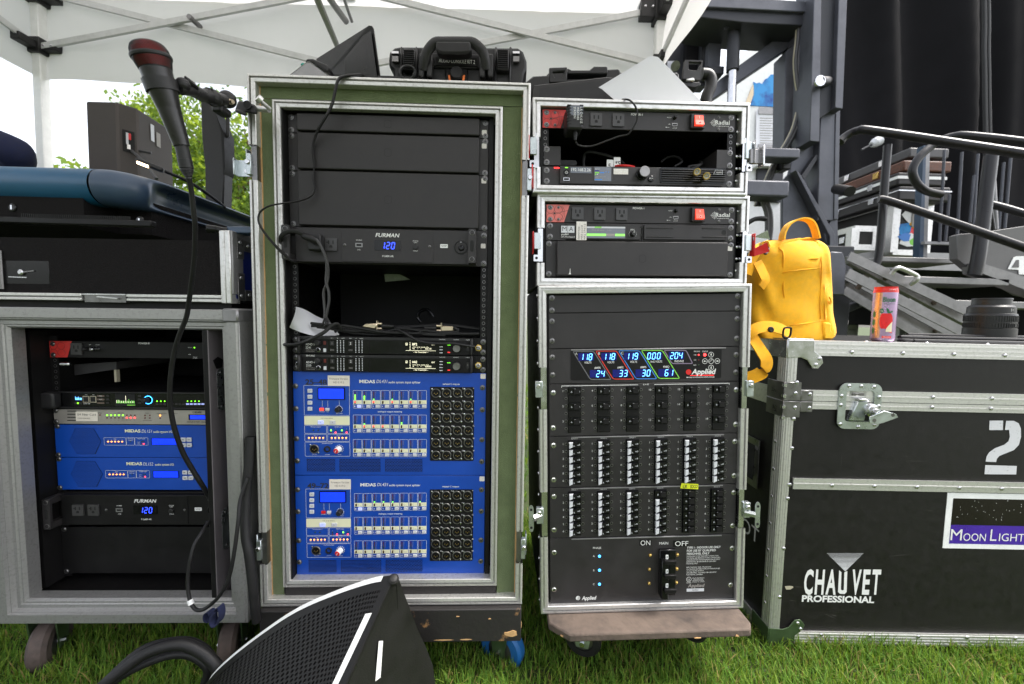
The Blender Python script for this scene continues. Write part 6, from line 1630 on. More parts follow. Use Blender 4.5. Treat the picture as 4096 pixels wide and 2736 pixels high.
b = MB(); b.box(X1 - .004, X1 + .001, -.100, -.062, ZB_ + .02, ZT, 'alu_dull'); b.box(X1 - .004, X1 + .001, -.062, .62, ZT - .026, ZT - .002, 'alu_dull'); b.box(X1 - .004, X1 + .001, -.062, .62, ZB_, ZB_ + .022, 'black2'); part('side_angle', b, e, bev=.001)
for zz0, zz1, hz in ((ZT - .062, ZT - .012, ZT - .028), (ZB_ + .005, ZB_ + .072, ZB_ + .020)):
 b = MB(); b.box(X1 + .001, X1 + .0025, -.085, -.060, zz0, zz1, 'steel_dark'); b.box(X1 + .001, X1 + .0025, -.060, -.020, hz - .014, hz + .012, 'steel_dark'); br = part('corner_bracket', b, e, bev=.001)
 for y_, z_ in ((-.075, zz0 + .012), (-.075, zz1 - .012), (-.045, hz), (-.028, hz)):
  o = inst('rivet', RIVET, br, (X1 + .0025, y_, z_), (0, 0, R(90)), .85)
b = MB(); p0, p1 = L.t('b0', -20, 1085, .088), L.t('b0', 437, 880, .088); b.box(p0.x, p1.x, -.0886, -.084, p0.z, p1.z, 'gloss')
lr = part('latch_recess', b, e, bev=.001)
b = MB(); p = L.t('b0', 15, 960, .090); b.cyl((p.x, -.0915, p.z - .045), (p.x, -.0915, p.z + .045), .004, 'steel_dark', 8); p = L.t('b0', 190, 982, .09); b.lathe((p.x, -.088, p.z), (0, -1, 0), [(0, .007), (.004, .007), (.006, .004)], 'steel', 12); b.bar((p.x - .03, -.0895, p.z - .011), (p.x + .012, -.0895, p.z - .012), .002, .002, 'steel'); b.bar((p.x, -.0895, p.z), (p.x + .03, -.0895, p.z + .004), .003, .003, 'steel_dark'); part('butterfly_latch', b, lr)
p = L.t('b0', 1850, 592, .10)
e = thing('xlr_plug', 'black XLR plug lying at the rim of the console tray by the corner post', 'plug', L, p)
b = MB(); ax_ = Vector((.9, .45, -.02)); b.lathe(p, ax_, [(0, .0085), (0, .0095), (.004, .0098), (.018, .0098), (.019, .0088), (.022, .0090), (.026, .0082), (.040, .0075)], 'gloss', 14); part('shell', b, e)
b = MB()
for k in range(3): t = R(90 + 120 * k); c_ = p + Vector((-.0005, -.0008, 0)) + Vector((-.3, .6, 0)).normalized() * (.0042 * math.cos(t)) + Vector((0, 0, 1)) * (.0042 * math.sin(t)); b.lathe(c_, -ax_, [(0, .0014), (.0004, .0013)], 'steel_dark', 8)
part('contact_hole', b, e, kind='stuff')
b = MB(); b.box(p.x + .035, p.x + .105, -.085, -.04, p.z - .006, p.z + .010, 'console_slate'); part('adapter_body', b, e, bev=.002)
CNX, CNY, CZT = -.915, .955, CH + .328
e = thing('mixing_console', 'dark blue mixing console in its tray above the left rack, seen from behind', 'mixing console', W, (-1.6, 1.25, 1.05))
path = [Vector((-2.9, CNY, 0))] + [Vector((CNX - .085 + .085 * math.sin(t), CNY + .085 * (1 - math.cos(t)), 0)) for t in np.linspace(0, math.pi / 2, 13)] + [Vector((CNX, CNY + .13 + .08 * k, 0)) for k in range(9)]
def bumper(b, pa, mt, prof):
 N = len(pa)
 def fn(u, v):
  i = u * (N - 1); k = min(int(i), N - 2); t = i - k
  p = pa[k].lerp(pa[k + 1], t)
  d = (pa[min(k + 1, N - 1)] - pa[max(k, 0)]).normalized()
  n_ = Vector((d.y, -d.x, 0))
  o, z = prof(v, p)
  return p + n_ * o + Vector((0, 0, z))
 b.grid(fn, (N - 1) * 2 if N > 2 else 30, 24, mt)
def convex(v, p):
 t = math.pi * (.05 + .95 * v)
 return -.055 + .055 * math.sin(t) ** .75 + (0 if v < .5 else 0), CZT - .002 - .043 + .043 * math.cos(math.pi * v)
def scoop(v, p):
 o, z = convex(v, p)
 s = max(0, min(1, (p.y - (CNY + .055)) / .09)); s = s * s * (3 - 2 * s)
 g = math.exp(-((v - .52) / .24) ** 4)
 return o - .044 * s * g + .004 * s * (1 - g), z + .004 * s
b = MB(); bumper(b, [Vector((-2.9, CNY, 0)), Vector((CNX - .090, CNY, 0))], 'console_teal', convex); part('rear_bumper', b, e, ang=60)
b = MB(); bumper(b, path[1:], 'console_slate', scoop); part('end_cheek', b, e, ang=60)
b = MB(); b.box(-2.9, CNX - .05, CNY + .05, 1.65, CZT - .012, CZT - .004, 'console_slate'); part('top_panel', b, e)
b = MB()
z_a, z_b = L.t('b0', 600, 560, .02).z, 0
pz = lambda tile, x, y_, dep: W.t(tile, x, y_, dep).z
b.box(-2.9, CNX - .115, CNY + .015, 1.6, 1.12, CZT - .05, 'carpet'); b.box(CNX - .12, CNX - .03, CNY + .10, 1.6, 1.12, CZT - .06, 'carpet')
ch = part('rear_chassis', b, e)
b = MB(); zz = pz('b0', 600, 545, .965); b.box(-2.9, W.t('b0', 1355, 545, .955).x, CNY - .002, CNY + .015, zz - .004, zz + .010, 'black2'); part('rear_lip', b, ch, bev=.002)
for i in range(56):
 x = W.t('b0', 1150 - 17.5 * i, 505, .967).x; b = MB(); z = pz('b0', 1150, 507, .967); b.box(x - .0014, x + .0014, CNY + .0135, CNY + .0149, z - .007, z + .007, 'void'); part('vent_rib', b, ch)
for x, yy in ((1243, 518), (100, 400)):
 p = W.t('b0', x, yy, .966); b = MB(); b.lathe((p.x, CNY + .015, p.z), (0, -1, 0), [(0, .010), (.002, .0095), (.003, .007), (.0026, 0)], 'gloss', 14, False); b.box(p.x - .002, p.x + .002, CNY + .0105, CNY + .0125, p.z - .005, p.z + .005, 'steel'); part('lock', b, ch)
e = thing('gooseneck_lamp', 'thin black gooseneck lamp arching over the console with its tip alight', 'lamp', W, W.L(860, 800, 1.25))
b = MB(); b.tube([W.L(*p) for p in ((900, 830, 1.30), (850, 790, 1.26), (760, 730, 1.2), (660, 685, 1.15))], .0045, 'rubber', 8); part('neck', b, e)
p0, p1 = W.L(655, 683, 1.15), W.L(545, 640, 1.12)
b = MB(); b.bar(p0, p1, .018, .013, 'plastic'); hd = part('lamp_head', b, e, bev=.004, seg=2)
b = MB()
b.bar(p1.lerp(p0, .10) + Vector((0, -.006, -.0055)), p1.lerp(p0, .50) + Vector((0, -.006, -.0055)), .010, .005, 'lamp_warm'); part('bulb', b, hd)
def zsp(x, y_, d): return W.t('a0', x, y_, d)
e = thing('loudspeaker', 'dark grey loudspeaker cabinet with a lit connector dish behind the console', 'loudspeaker', W, zsp(1100, 1500, 1.75))
top = [zsp(765, 912, 1.65), zsp(990, 897, 1.65), zsp(1225, 945, 1.85), zsp(1530, 1140, 2.35), zsp(900, 905, 2.5)]
zt_ = sum(p.z for p in top[:2]) / 2
x_a, x_b = zsp(765, 912, 1.65).x, zsp(1040, 900, 1.65).x
x_c, x_d = zsp(1230, 945, 1.70).x, zsp(1540, 1140, 1.90).x
b = MB()
pl_ = [(x_a, 1.65), (x_b, 1.65), (x_c, 1.70), (x_d, 1.90), (x_a - .1, 2.0)]
n = len(pl_)
zb_ = 1.0
b.add([(x, y_, zb_) for x, y_ in pl_] + [(x, y_, zt_) for x, y_ in pl_], [tuple(range(n - 1, -1, -1)), tuple(range(n, 2 * n))] + [(i, (i + 1) % n, (i + 1) % n + n, i + n) for i in range(n)], 'speaker_grey')
part('cabinet', b, e, bev=.006)
def stand(xm, ym, zt):
 b = MB(); b.cyl((xm, ym, .01), (xm, ym, zt), .018, 'plastic', 10); b.lathe((xm, ym, 0), (0, 0, 1), [(0, .22), (.012, .22), (.016, .03)], 'plastic', 20); part('stand_pole', b, e)
stand((x_a + x_b) / 2 + .03, 1.80, zb_ + .01)
q0, q1 = Vector((x_b, 1.65, 0)), Vector((x_c, 1.70, 0)); dd = (q1 - q0).normalized(); nn = Vector((dd.y, -dd.x, 0))
def onface(b, f0, f1, z0, z1, off, mt, q0=q0, dd=dd, nn=nn, L_=(q1 - q0).length):
 a, c_ = q0 + dd * (f0 * L_) + nn * off, q0 + dd * (f1 * L_) + nn * off
 b.add([(a.x, a.y, z0), (c_.x, c_.y, z0), (c_.x, c_.y, z1), (a.x, a.y, z1)], [(0, 1, 2, 3)], mt)
zc0, zc1 = zsp(1150, 1360, 1.67).z, zsp(1150, 1165, 1.67).z
b = MB(); onface(b, .22, .80, zc0, zc1, .003, 'void'); cd = part('connector_dish', b, e)
b = MB(); onface(b, .38, .50, zc0 + .03, zc1 - .01, .006, 'button'); onface(b, .50, .62, zc0 + .05, zc0 + .075, .007, 'red'); onface(b, .42, .58, zc0 + .012, zc0 + .03, .007, 'alu'); part('connector', b, cd)
b = MB(); p = q0 + dd * .1 + nn * .008; b.tube([Vector((p.x, p.y, zc0 + .02)), zsp(1180, 1340, 1.69), zsp(1240, 1400, 1.66), zsp(1330, 1500, 1.62), zsp(1400, 1600, 1.6)], .006, 'cable_grey', 6); part('speaker_lead', b, e)
q0b, q1b = q1, Vector((x_d, 1.90, 0)); db = (q1b - q0b).normalized(); nb = Vector((db.y, -db.x, 0))
b = MB(); zz = zsp(1370, 1265, 1.80).z
onface(b, .32, .42, zz - .01, zz + .06, .003, 'button', q0b, db, nb, (q1b - q0b).length); onface(b, .48, .60, zz - .02, zz + .04, .003, 'print_dim', q0b, db, nb, (q1b - q0b).length); part('rating_label', b, e)
e = thing('speaker_column', 'slim black column loudspeaker with a bracket, left of the green-faced rack', 'loudspeaker', W, zsp(1900, 1500, 1.55))
b = MB()
def col(pts, y0, y1, mt): v = [zsp(*p, 1.55) for p in pts]; b.prism([(p.x, p.z) for p in reversed(v)], y0, y1, mt)
col([(1790, 860), (1900, 870), (1935, 1010), (1990, 1190), (2000, 1400), (2005, 1560), (1990, 2000), (1835, 2000), (1830, 1500), (1800, 1200)], 1.55, 1.60, 'plastic'); part('cabinet', b, e, bev=.004)
b = MB(); col([(1935, 1010), (1962, 1080), (2012, 1200), (2020, 1500), (2004, 1560), (1998, 1400), (1985, 1190)], 1.545, 1.60, 'black2'); part('side_trim', b, e)
b = MB(); b.tube([zsp(x, y_, 1.56) for x, y_ in ((2020, 980), (2035, 1010), (2040, 1190), (2025, 1220), (1985, 1222))], .006, 'plastic', 8, 3); part('bracket', b, e)
stand(zsp(1910, 1500, 1.55).x, 1.60, zsp(1910, 1990, 1.55).z)
e = thing('person', 'person in a dark navy sweater at the left edge, one elbow raised beside the console', 'person', W, (-2.12, 1.62, 0))
el = W.L(52, 590, 1.42)
def skinned(name, verts, edges, rad, mt, par, sub=2):
 me = bpy.data.meshes.new(name)
 me.from_pydata([tuple(Vector(v) - OFF[par.name]) for v in verts], edges, [])
 o = bpy.data.objects.new(name, me); COL.objects.link(o); o.parent = par; OFF[o.name] = OFF[par.name]
 sk = o.modifiers.new('skin', 'SKIN')
 for i, r_ in enumerate(rad): me.skin_vertices[0].data[i].radius = (r_, r_) if not isinstance(r_, tuple) else r_
 me.skin_vertices[0].data[0].use_root = True
 sk.use_smooth_shade = True
 s_ = o.modifiers.new('subdivision', 'SUBSURF'); s_.levels = s_.render_levels = sub
 me.materials.append(MATS[mt])
 return o
bx, by = -2.15, 1.60
V = [(bx, by, .98), (bx, by, 1.18), (bx, by, 1.38), (bx, by - .01, 1.50), (bx, by - .02, 1.56),
 (bx + .17, by - .02, 1.44), tuple(el + Vector((-.03, .05, 0))), (bx + .12, by - .24, 1.56), (bx + .05, by - .20, 1.60),
 (bx - .19, by - .02, 1.43), (bx - .24, by - .03, 1.17), (bx - .20, by - .16, .98),
 (bx + .09, by, .90), (bx + .10, by, .50), (bx + .10, by + .02, .09), (bx + .11, by - .10, .05),
 (bx - .09, by, .90), (bx - .10, by, .50), (bx - .10, by + .02, .09), (bx - .11, by - .10, .05)]
skinned('body', V, [(0, 1), (1, 2), (2, 3), (3, 4), (3, 5), (5, 6), (6, 7), (7, 8), (3, 9), (9, 10), (10, 11), (0, 12), (12, 13), (13, 14), (14, 15), (0, 16), (16, 17), (17, 18), (18, 19)],
  [(.16, .11), (.15, .10), (.18, .12), (.09, .08), .06, .075, .058, .042, .034, .075, .055, .036, .09, .065, .045, .04, .09, .065, .045, .04], 'navy', e)
hv = [(bx, by - .02, 1.56), (bx, by - .03, 1.64), (bx, by - .045, 1.72), (bx, by - .045, 1.80)]
hd = skinned('head', hv, [(0, 1), (1, 2), (2, 3)], [.055, .062, (.078, .095), (.065, .080)], 'skin', e)
for s_ in (-1, 1):
 b = MB(); b.lathe((bx + s_ * .032, by - .128, 1.715), (0, -1, 0), [(0, .012), (.004, .009), (.006, .004)], 'ink', 8); part('eye', b, hd)
 b = MB(); b.lathe((bx + s_ * .076, by - .03, 1.70), (s_, 0, 0), [(0, .020), (.008, .024), (.014, .012)], 'skin', 10); part('ear', b, hd)
b = MB(); b.hexa([(bx - .008, by - .150, 1.685), (bx + .008, by - .150, 1.685), (bx + .004, by - .135, 1.725), (bx - .004, by - .135, 1.725)], [(bx - .014, by - .12, 1.685), (bx + .014, by - .12, 1.685), (bx + .008, by - .12, 1.73), (bx - .008, by - .12, 1.73)], 'skin'); part('nose', b, hd)
b = MB(); b.box(bx - .02, bx + .02, by - .134, by - .118, 1.650, 1.658, 'radial_pink'); part('mouth', b, hd, bev=.003)
b = MB(); b.lathe((bx, by - .03, 1.735), (0, .12, 1), [(0, .092), (.04, .094), (.08, .075), (.105, .03)], 'ink', 16); part('hair', b, hd, ang=80)
hnd = Vector((bx + .05, by - .20, 1.60))
skinned('palm', [hnd, hnd + Vector((-.02, .012, .035)), hnd + Vector((-.04, .03, .07))], [(0, 1), (1, 2)], [.022, (.030, .018), (.030, .014)], 'skin', e)
for k in range(4):
 s0 = hnd + Vector((-.055 + .016 * k, .03 - .004 * k, .072))
 skinned('finger', [s0, s0 + Vector((-.006, .012, .030)), s0 + Vector((-.010, .030, .050 + .006 * (k in (1, 2)))), s0 + Vector((-.012, .046, .055))], [(0, 1), (1, 2), (2, 3)], [.0095, .009, .008, .007], 'skin', e, 1)
s0 = hnd + Vector((.008, .01, .03)); skinned('thumb', [s0, s0 + Vector((.012, .02, .02)), s0 + Vector((.008, .036, .040))], [(0, 1), (1, 2)], [.012, .010, .008], 'skin', e, 1)
# floor wedge in the foreground
ZW = zr(400, 2260, 1400)
def wpt(x, y_, dep): return W.L(*ZW(x, y_), dep)
A_ = wpt(1960, 68, .79)
ctrl = [A_, wpt(1830, 92, .795), wpt(1600, 170, .805), wpt(1335, 288, .815), wpt(1080, 458, .825), wpt(840, 652, .838), wpt(700, 810, .85), wpt(560, 1000, .87)]
C1 = smooth(ctrl, 8)
NE = wpt(1690, 800, .705)
e2v = (NE - wpt(1990, 112, .79)) * 2.6
def c1(u):
 x = max(0, min(.9999, u)) * (len(C1) - 1); k = int(x)
 return C1[k].lerp(C1[k + 1], x - k)
nrm_in = (C1[-1] - C1[0]).cross(e2v).normalized()
if nrm_in.y < 0: nrm_in = -nrm_in
e = thing('floor_monitor', 'black floor monitor wedge with a perforated grille and white tape lines in the foreground', 'stage monitor', W, (-.35, .78, 0))
def surf(u, v, off=0.0): return c1(u) + e2v * v + nrm_in * off
b = MB()
NU, NV = 48, 30
b.grid(lambda u, v: surf(u, v * .98, .004), 40, 20, 'void')
part('baffle', b, e, ang=60)
b = MB()
cell = .0105
LU = sum((C1[i + 1] - C1[i]).length for i in range(len(C1) - 1)); nu = int(LU * .92 / cell); nv = int(e2v.length * .95 / (cell * .87))
def gf(u, v): return surf(.045 + .95 * u / nu, .055 + .93 * v / nv)
mat('grille', (.009, .0082, .0082), .45, .1, .2, 60, spec=.3)
b.perf(gf, nu, nv, .34, 'grille', .003, nrm=nrm_in, inside=lambda u, v: surf(.045 + .95 * u, .055 + .93 * v).z > .006)
part('grille', b, e, kind='stuff', ang=25)
b = MB()          # solid rims round the grille
b.grid(lambda u, v: surf(u * .998, .058 * v, -.0006), 44, 2, 'grille'); b.grid(lambda u, v: surf(.052 * v, u * .97, -.0004), 30, 2, 'grille')
b.grid(lambda u, v: surf(u * .998, 0, -.0006 + .014 * v), 44, 1, 'grille')
part('grille_rim', b, e, ang=60)
mat('wedge', (.009, .0083, .0083), .5, 0, .25, 9, .25, 350)
B1, B2, B3 = wpt(2062, 250, .84), wpt(2215, 640, .885), wpt(2245, 800, .89)
b = MB()
N0 = surf(0, .985); N1 = surf(0, .5); A0 = surf(0, 0, .003)
top_ = wpt(1985, 95, .80)
front = [surf(0, v, .0) for v in (0, .2, .4, .6, .8, .985)]
back = [top_ + Vector((.004, .004, 0)), wpt(2062, 250, .84), wpt(2130, 430, .87), wpt(2190, 560, .885), wpt(2232, 670, .89), Vector((B3.x + .005, .90, .02))]
v = []
for f_, k_ in zip(front, back): v += [tuple(f_ + nrm_in * .001), tuple(f_.lerp(k_, .5)), tuple(k_)]
b.add(v, [(i * 3 + j, (i + 1) * 3 + j, (i + 1) * 3 + j + 1, i * 3 + j + 1) for i in range(5) for j in range(2)], 'wedge')
part('side_panel', b, e, ang=50)
b = MB()          # rear and far sides down to the grass
fl = [c1(u) for u in np.linspace(0, .97, 20)]
v = []
for p in fl: v += [tuple(p + nrm_in * .012), (p.x * .98 - .0, max(p.y, .88) - .005, 0.0)]
b.add(v, [(2 * i, 2 * i + 1, 2 * i + 3, 2 * i + 2) for i in range(19)], 'wedge')
vb_ = [tuple(p) for p in back]; lb = [(p[0] - .05, p[1] + .01, max(0, p[2] - .05)) for p in vb_]
b.add(vb_ + lb, [(i, i + 1, i + 7, i + 6) for i in range(5)], 'wedge')
b.poly([N0, back[-1], (fl[-1].x, .875, 0), (fl[-1].x, .6, 0)], 'wedge')
part('cabinet', b, e, ang=50)
b = MB(); b.tube([surf(0, v, .004) for v in np.linspace(0, .97, 14)], .0045, 'grille', 8, 1); part('edge_bead', b, e)
b = MB(); b.lathe(A_ + Vector((.002, .002, -.013)), (.2, -.5, .8), [(0, .011), (.008, .0105), (.012, .007), (.013, .002)], 'wedge', 14); part('corner_cap', b, e, ang=70)
for (u0, u1, nm) in ((.075, .80, 'far'),):
 b = MB()
 b.grid(lambda u, v: surf(u0 + (u1 - u0) * u, -.002 + .022 * v * (1.1 - .3 * u), -.0022), 40, 2, 'white')
 b.grid(lambda u, v: surf(u0 + (u1 - u0) * u, -.002, -.0022 + .010 * v), 40, 1, 'white')
 part('tape_strip', b, e, ang=70)
p0, p1 = [], []
def on_grille(x, y_):             # a point of the grille seen at this place
 r = (wpt(x, y_, 1) - Vector((0, 0, CH))).normalized()
 best = None
 for i in range(61):
  for j in range(61):
   u, v = i / 60 * .5, j / 60
   p = surf(u, v, -.0015) - Vector((0, 0, CH))
   d = (p - r * p.dot(r)).length
   if best is None or d < best[0]: best = (d, u, v)
 return best[1], best[2]
g_ = [on_grille(*p) for p in ((1778, 330), (1822, 325), (1605, 798), (1560, 798))]
b = MB()
for a_, c_, d_, f_ in ((g_[0], g_[1], g_[2], g_[3]),):
 ex = lambda p, q_, t: (p[0] + (q_[0] - p[0]) * t, p[1] + (q_[1] - p[1]) * t)
 d2, f2 = ex(c_, d_, 1.35), ex(a_, f_, 1.35)
 b.grid(lambda u, v: surf(*[(a_[k] * (1 - u) + c_[k] * u) * (1 - v) + (f2[k] * (1 - u) + d2[k] * u) * v for k in (0, 1)], -.0016), 2, 16, 'white')
part('tape_strip', b, e, ang=70)
def on_side(x, y_):
 o, r = Vector((0, 0, CH)), (wpt(x, y_, 1) - Vector((0, 0, CH)))
 p0_, p1_, p2_ = front[2], back[2], front[4]
 n_ = (p1_ - p0_).cross(p2_ - p0_)
 return o + r * ((p0_ - o).dot(n_) / r.dot(n_)) + Vector((.002, -.004, .001))
v = [on_side(*p) for p in ((1868, 502), (1897, 500), (1872, 860), (1838, 860))]
b = MB(); b.poly([tuple(p) for p in (v[3], v[2], v[1], v[0])], 'white'); part('tape_strip', b, e)
def wtube(name, label, z, pts, r, cat='cable', group=None, mt='rubber', n=10):
 b = MB(); P = [wp(z, *p) for p in pts]
 b.tube(P, r, mt, n, 5)
 return solo(name, b, label, cat, W, tuple(P[0]), group)
wtube('power_cable', 'thickest black cable arching over the grass into the back of the wedge speaker', ZW, [(-20, 850, .80), (60, 775, .80), (150, 700, .81), (330, 580, .83), (540, 530, .85), (690, 590, .86), (790, 690, .86), (860, 800, .87)], .0125)
wtube('power_cable', 'black cable arching just under the thickest one beside the wedge', ZW, [(-10, 900, .80), (120, 760, .82), (300, 660, .84), (480, 600, .86), (620, 610, .875), (720, 690, .88), (700, 800, .88), (640, 900, .88)], .0095)
wtube('power_cable', 'black cable forming the outermost arch by the caster of the left rack', ZW, [(100, 720, .83), (300, 560, .86), (560, 508, .88), (700, 560, .895), (770, 650, .90), (800, 720, .90)], .009)
wtube('power_cable', 'thick black cable hanging down the gap between the left rack and the green-faced rack', zr(0, 1300, 1050), [(2246, 1000, .955), (2235, 1150, .95), (2222, 1300, .945), (2205, 1480, .94), (2195, 1700, .93), (2200, 1900, .92), (2230, 2060, .915), (2265, 2350, .91), (2300, 2650, .91)], .011)
wtube('signal_cable', 'thinner black cable looping from the left rack opening up into the rack gap', zr(0, 2000, 1050), [(1862, 195, .97), (1800, 300, .94), (1740, 400, .925), (1705, 530, .915), (1680, 700, .91), (1690, 860, .905), (1735, 965, .90), (1800, 985, .895), (1880, 940, .895), (1960, 860, .89), (2040, 720, .89), (2090, 500, .89), (2130, 200, .90), (2150, 0, .915), (2220, -200, .93)], .0042)
b = MB(); p0, p1 = wp(zr(0, 2000, 1050), 1697, 895, .9045), wp(zr(0, 2000, 1050), 1712, 935, .9025); b.cyl(p0, p1, .0062, 'white', 10); solo('tape_flag', b, 'ring of white tape round the looping cable at the foot of the left rack', 'tape', W, tuple(p0))
e = thing('cable_tie', 'black hook and loop cable ties gathered at the lower right corner of the left rack', 'cable ties', W, wp(zr(0, 2000, 1050), 1900, 1010, .885))
for k, pts in enumerate((((1880, 985), (1850, 1010), (1850, 1060), (1890, 1070), (1905, 1030), (1885, 985)), ((1950, 960), (1915, 1010), (1920, 1080), (1960, 1090), (1985, 1020), (1975, 950), (1950, 960)), ((1930, 1000), (1900, 1060), (1915, 1110), (1945, 1110)))):
 b = MB(); b.ribbon([wp(zr(0, 2000, 1050), *p, .885 - .005 * k) for p in pts], .016, .002, 'navy', (.3, 1, .1)); part('strap', b, e)
# microphone on its arm
ZM = zr(520, 120, 958.36)
def mp(x, y_, d): return W.L(*ZM(x, y_), d)
e = thing('microphone', 'black tapered microphone with a red mesh grille held up by a jointed arm', 'microphone', W, mp(420, 800, .70))
m0, m1 = mp(255, 400, .69), mp(508, 1138, .715)     # below the collar ... end of the handle
ax_ = (m1 - m0).normalized()
tip = m0 - ax_ * ((mp(200, 90, .68) - m0).length * 1.0)
L_ = (m1 - m0).length
b = MB(); b.lathe(m0, ax_, [(-.004, .0215), (0, .0222), (.010, .0215), (.03, .0205), (L_ * .5, .0165), (L_ * .95, .0125), (L_, .0122), (L_, .006)], 'mic_body', 28); part('handle', b, e, ang=60)
H_ = (m0 - tip).length * .93
b = MB(); b.lathe(m0, -ax_, [(0, .0212), (.004, .0220), (H_ * .36, .0252), (H_ * .40, .0258)], 'mesh_red', 32, False)
b.lathe(m0, -ax_, [(H_ * .44, .0258), (H_ * .70, .0248), (H_ * .86, .0218), (H_ * .95, .0168), (H_, .0095), (H_ * 1.01, 0)], 'mesh_red', 32, False); gr = part('grille', b, e, ang=60)
b = MB()
def gr_r(t): return float(np.interp(t, [0, .06, .36, .44, .70, .86, .95, 1], [.0214, .0222, .0255, .0261, .0251, .0221, .0171, .0095]))
o1 = ax_.orthogonal().normalized(); o2 = ax_.cross(o1)
for k in range(44):
 for s_ in (-1, 1):
  pts = []
  for i in range(15):
   t = .02 + .95 * i / 14
   an = 2 * math.pi * k / 44 + s_ * t * 1.5
   r_ = gr_r(t) + .0005
   pts.append(m0 - ax_ * (H_ * t) + (o1 * math.cos(an) + o2 * math.sin(an)) * r_)
  b.tube(pts, .0005, 'rail_black', 4, 1, caps=False)
part('grille_wire', b, gr, kind='stuff')
b = MB(); b.lathe(m0 - ax_ * (H_ * .40), -ax_, [(-.001, .0258), (0, .0278), (.003, .0284), (.005, .0278), (.006, .0258)], 'plastic', 32, False); part('ring', b, e, ang=60)
c0_, c1_ = mp(512, 1145, .715), mp(585, 1480, .725)
cax = (c1_ - c0_); cl = cax.length; cax.normalize()
b = MB(); b.lathe(m1 - ax_ * .002, cax, [(0, .0096), (.004, .0102), (cl * .42, .0104), (cl * .43, .0109), (cl * .68, .0107), (cl * .70, .0096), (cl * .73, .0101)] + [(cl * (.74 + .02 * i), .0096 - .0005 * i + (.0008 if i % 2 else 0)) for i in range(12)] + [(cl, .0050)], 'plastic', 18); part('xlr_connector', b, e)
b = MB(); cc = m0 + ax_ * .022
b.lathe(cc, ax_, [(-.008, .0222), (-.008, .0240), (.010, .0232), (.010, .0212)], 'plastic', 28, False); q_ = cc + Vector((.024, -.002, -.008)); part('clip', b, e, ang=50)
b = MB(); b.hexa(*[[tuple(p + Vector((0, dy, 0))) for p in (mp(150, 440, .69), mp(185, 415, .69), mp(235, 540, .69), mp(190, 510, .69))] for dy in (-.01, .012)], 'plastic'); part('clip_lip', b, e, bev=.002)
ea = thing('microphone_holder', 'black ball-jointed clamp arm from the green rack edge to the microphone', 'clamp arm', W, mp(900, 700, .85))
def seg(a, c_, r0, r1, mt='plastic', n=14, nm='arm_segment'):
 b = MB(); b.lathe(a, c_ - a, [(0, r0 * .7), (.004, r0), ((c_ - a).length - .004, r1), ((c_ - a).length, r1 * .7)], mt, n); part(nm, b, ea, ang=50)
def ball(p, r_, nm='ball_joint', mt='plastic'):
 b = MB(); b.lathe(p - Vector((0, 0, r_)), (0, 0, 1), [(r_ - r_ * math.cos(math.pi * i / 8), max(r_ * math.sin(math.pi * i / 8), 1e-5)) for i in range(9)], mt, 14, False); part(nm, b, ea, ang=80)
ball(mp(520, 535, .715), .011)
seg(mp(480, 570, .71), mp(640, 600, .745), .010, .0095)
b = MB(); b.hexa(*[[tuple(p + Vector((0, dy, 0))) for p in (mp(560, 480, .725), mp(600, 478, .725), mp(672, 572, .735), mp(590, 575, .735))] for dy in (-.012, .008)], 'plastic'); part('wing_nut', b, ea, bev=.003)
seg(mp(610, 590, .74), mp(720, 645, .775), .0105, .0115)
seg(mp(700, 640, .77), mp(780, 650, .79), .0105, .0135)
b = MB()
for i in range(14): t = i / 14 * 6.283; a_ = mp(768, 650, .788); b.bar(a_ + Vector((0, math.cos(t), math.sin(t))) * .0137, a_ + Vector((.008, .004 + math.cos(t) * 0, 0)) + Vector((0, math.cos(t), math.sin(t))) * .0137, .003, .002, 'plastic')
part('knurl', b, ea, kind='stuff')
ball(mp(815, 665, .80), .0155)
seg(mp(800, 665, .80), mp(930, 690, .84), .0115, .0115)
ball(mp(955, 680, .85), .0165)
b = MB(); b.rrect(mp(845, 760, .84).x, mp(950, 760, .84).x, mp(845, 830, .84).z, mp(845, 755, .84).z, .004, .825, .855, 'plastic'); part('tension_knob', b, ea, bev=.003)
b = MB(); b.lathe(mp(975, 700, .845), Vector((.9, -.3, -.2)), [(0, .006), (.004, .006), (.006, .004), (.010, .004)], 'nickel', 10); part('brass_stud', b, ea)
b = MB(); b.hexa(*[[tuple(p) for p in (mp(1025, 790, d), mp(1255, 830, d), mp(1235, 735, d), mp(1065, 688, d))] for d in (.895, .945)], 'plastic'); cb = part('clamp_body', b, ea, bev=.004, seg=2)
b = MB(); b.hexa(*[[tuple(p) for p in (mp(1020, 800, d), mp(1145, 850, d), mp(1145, 800, d), mp(1040, 770, d))] for d in (.89, .93)], 'plastic'); part('clamp_jaw', b, ea, bev=.003)
b = MB(); c_ = mp(1147, 735, .893); b.lathe(c_, (0, -1, 0), [(0, .0095), (.0012, .0092), (.0014, .0072), (.0004, .0070, 'void'), (.0004, 0, 'void')], 'plastic', 16, False); part('clamp_eye', b, cb)
b = MB(); b.cyl(mp(1230, 768, .905), mp(1362, 782, .90), .0062, 'alu', 12); sc_w = part('clamp_screw', b, ea)
b = MB(); b.cyl(mp(1372, 775, .895), mp(1285, 700, .875), .0042, 'alu', 10); ball_p = mp(1285, 696, .874); b.cyl(ball_p, ball_p + Vector((-.004, -.006, .004)), .0082, 'alu', 12); part('tommy_bar', b, sc_w)
ZT2 = zr(0, 650, 1050)
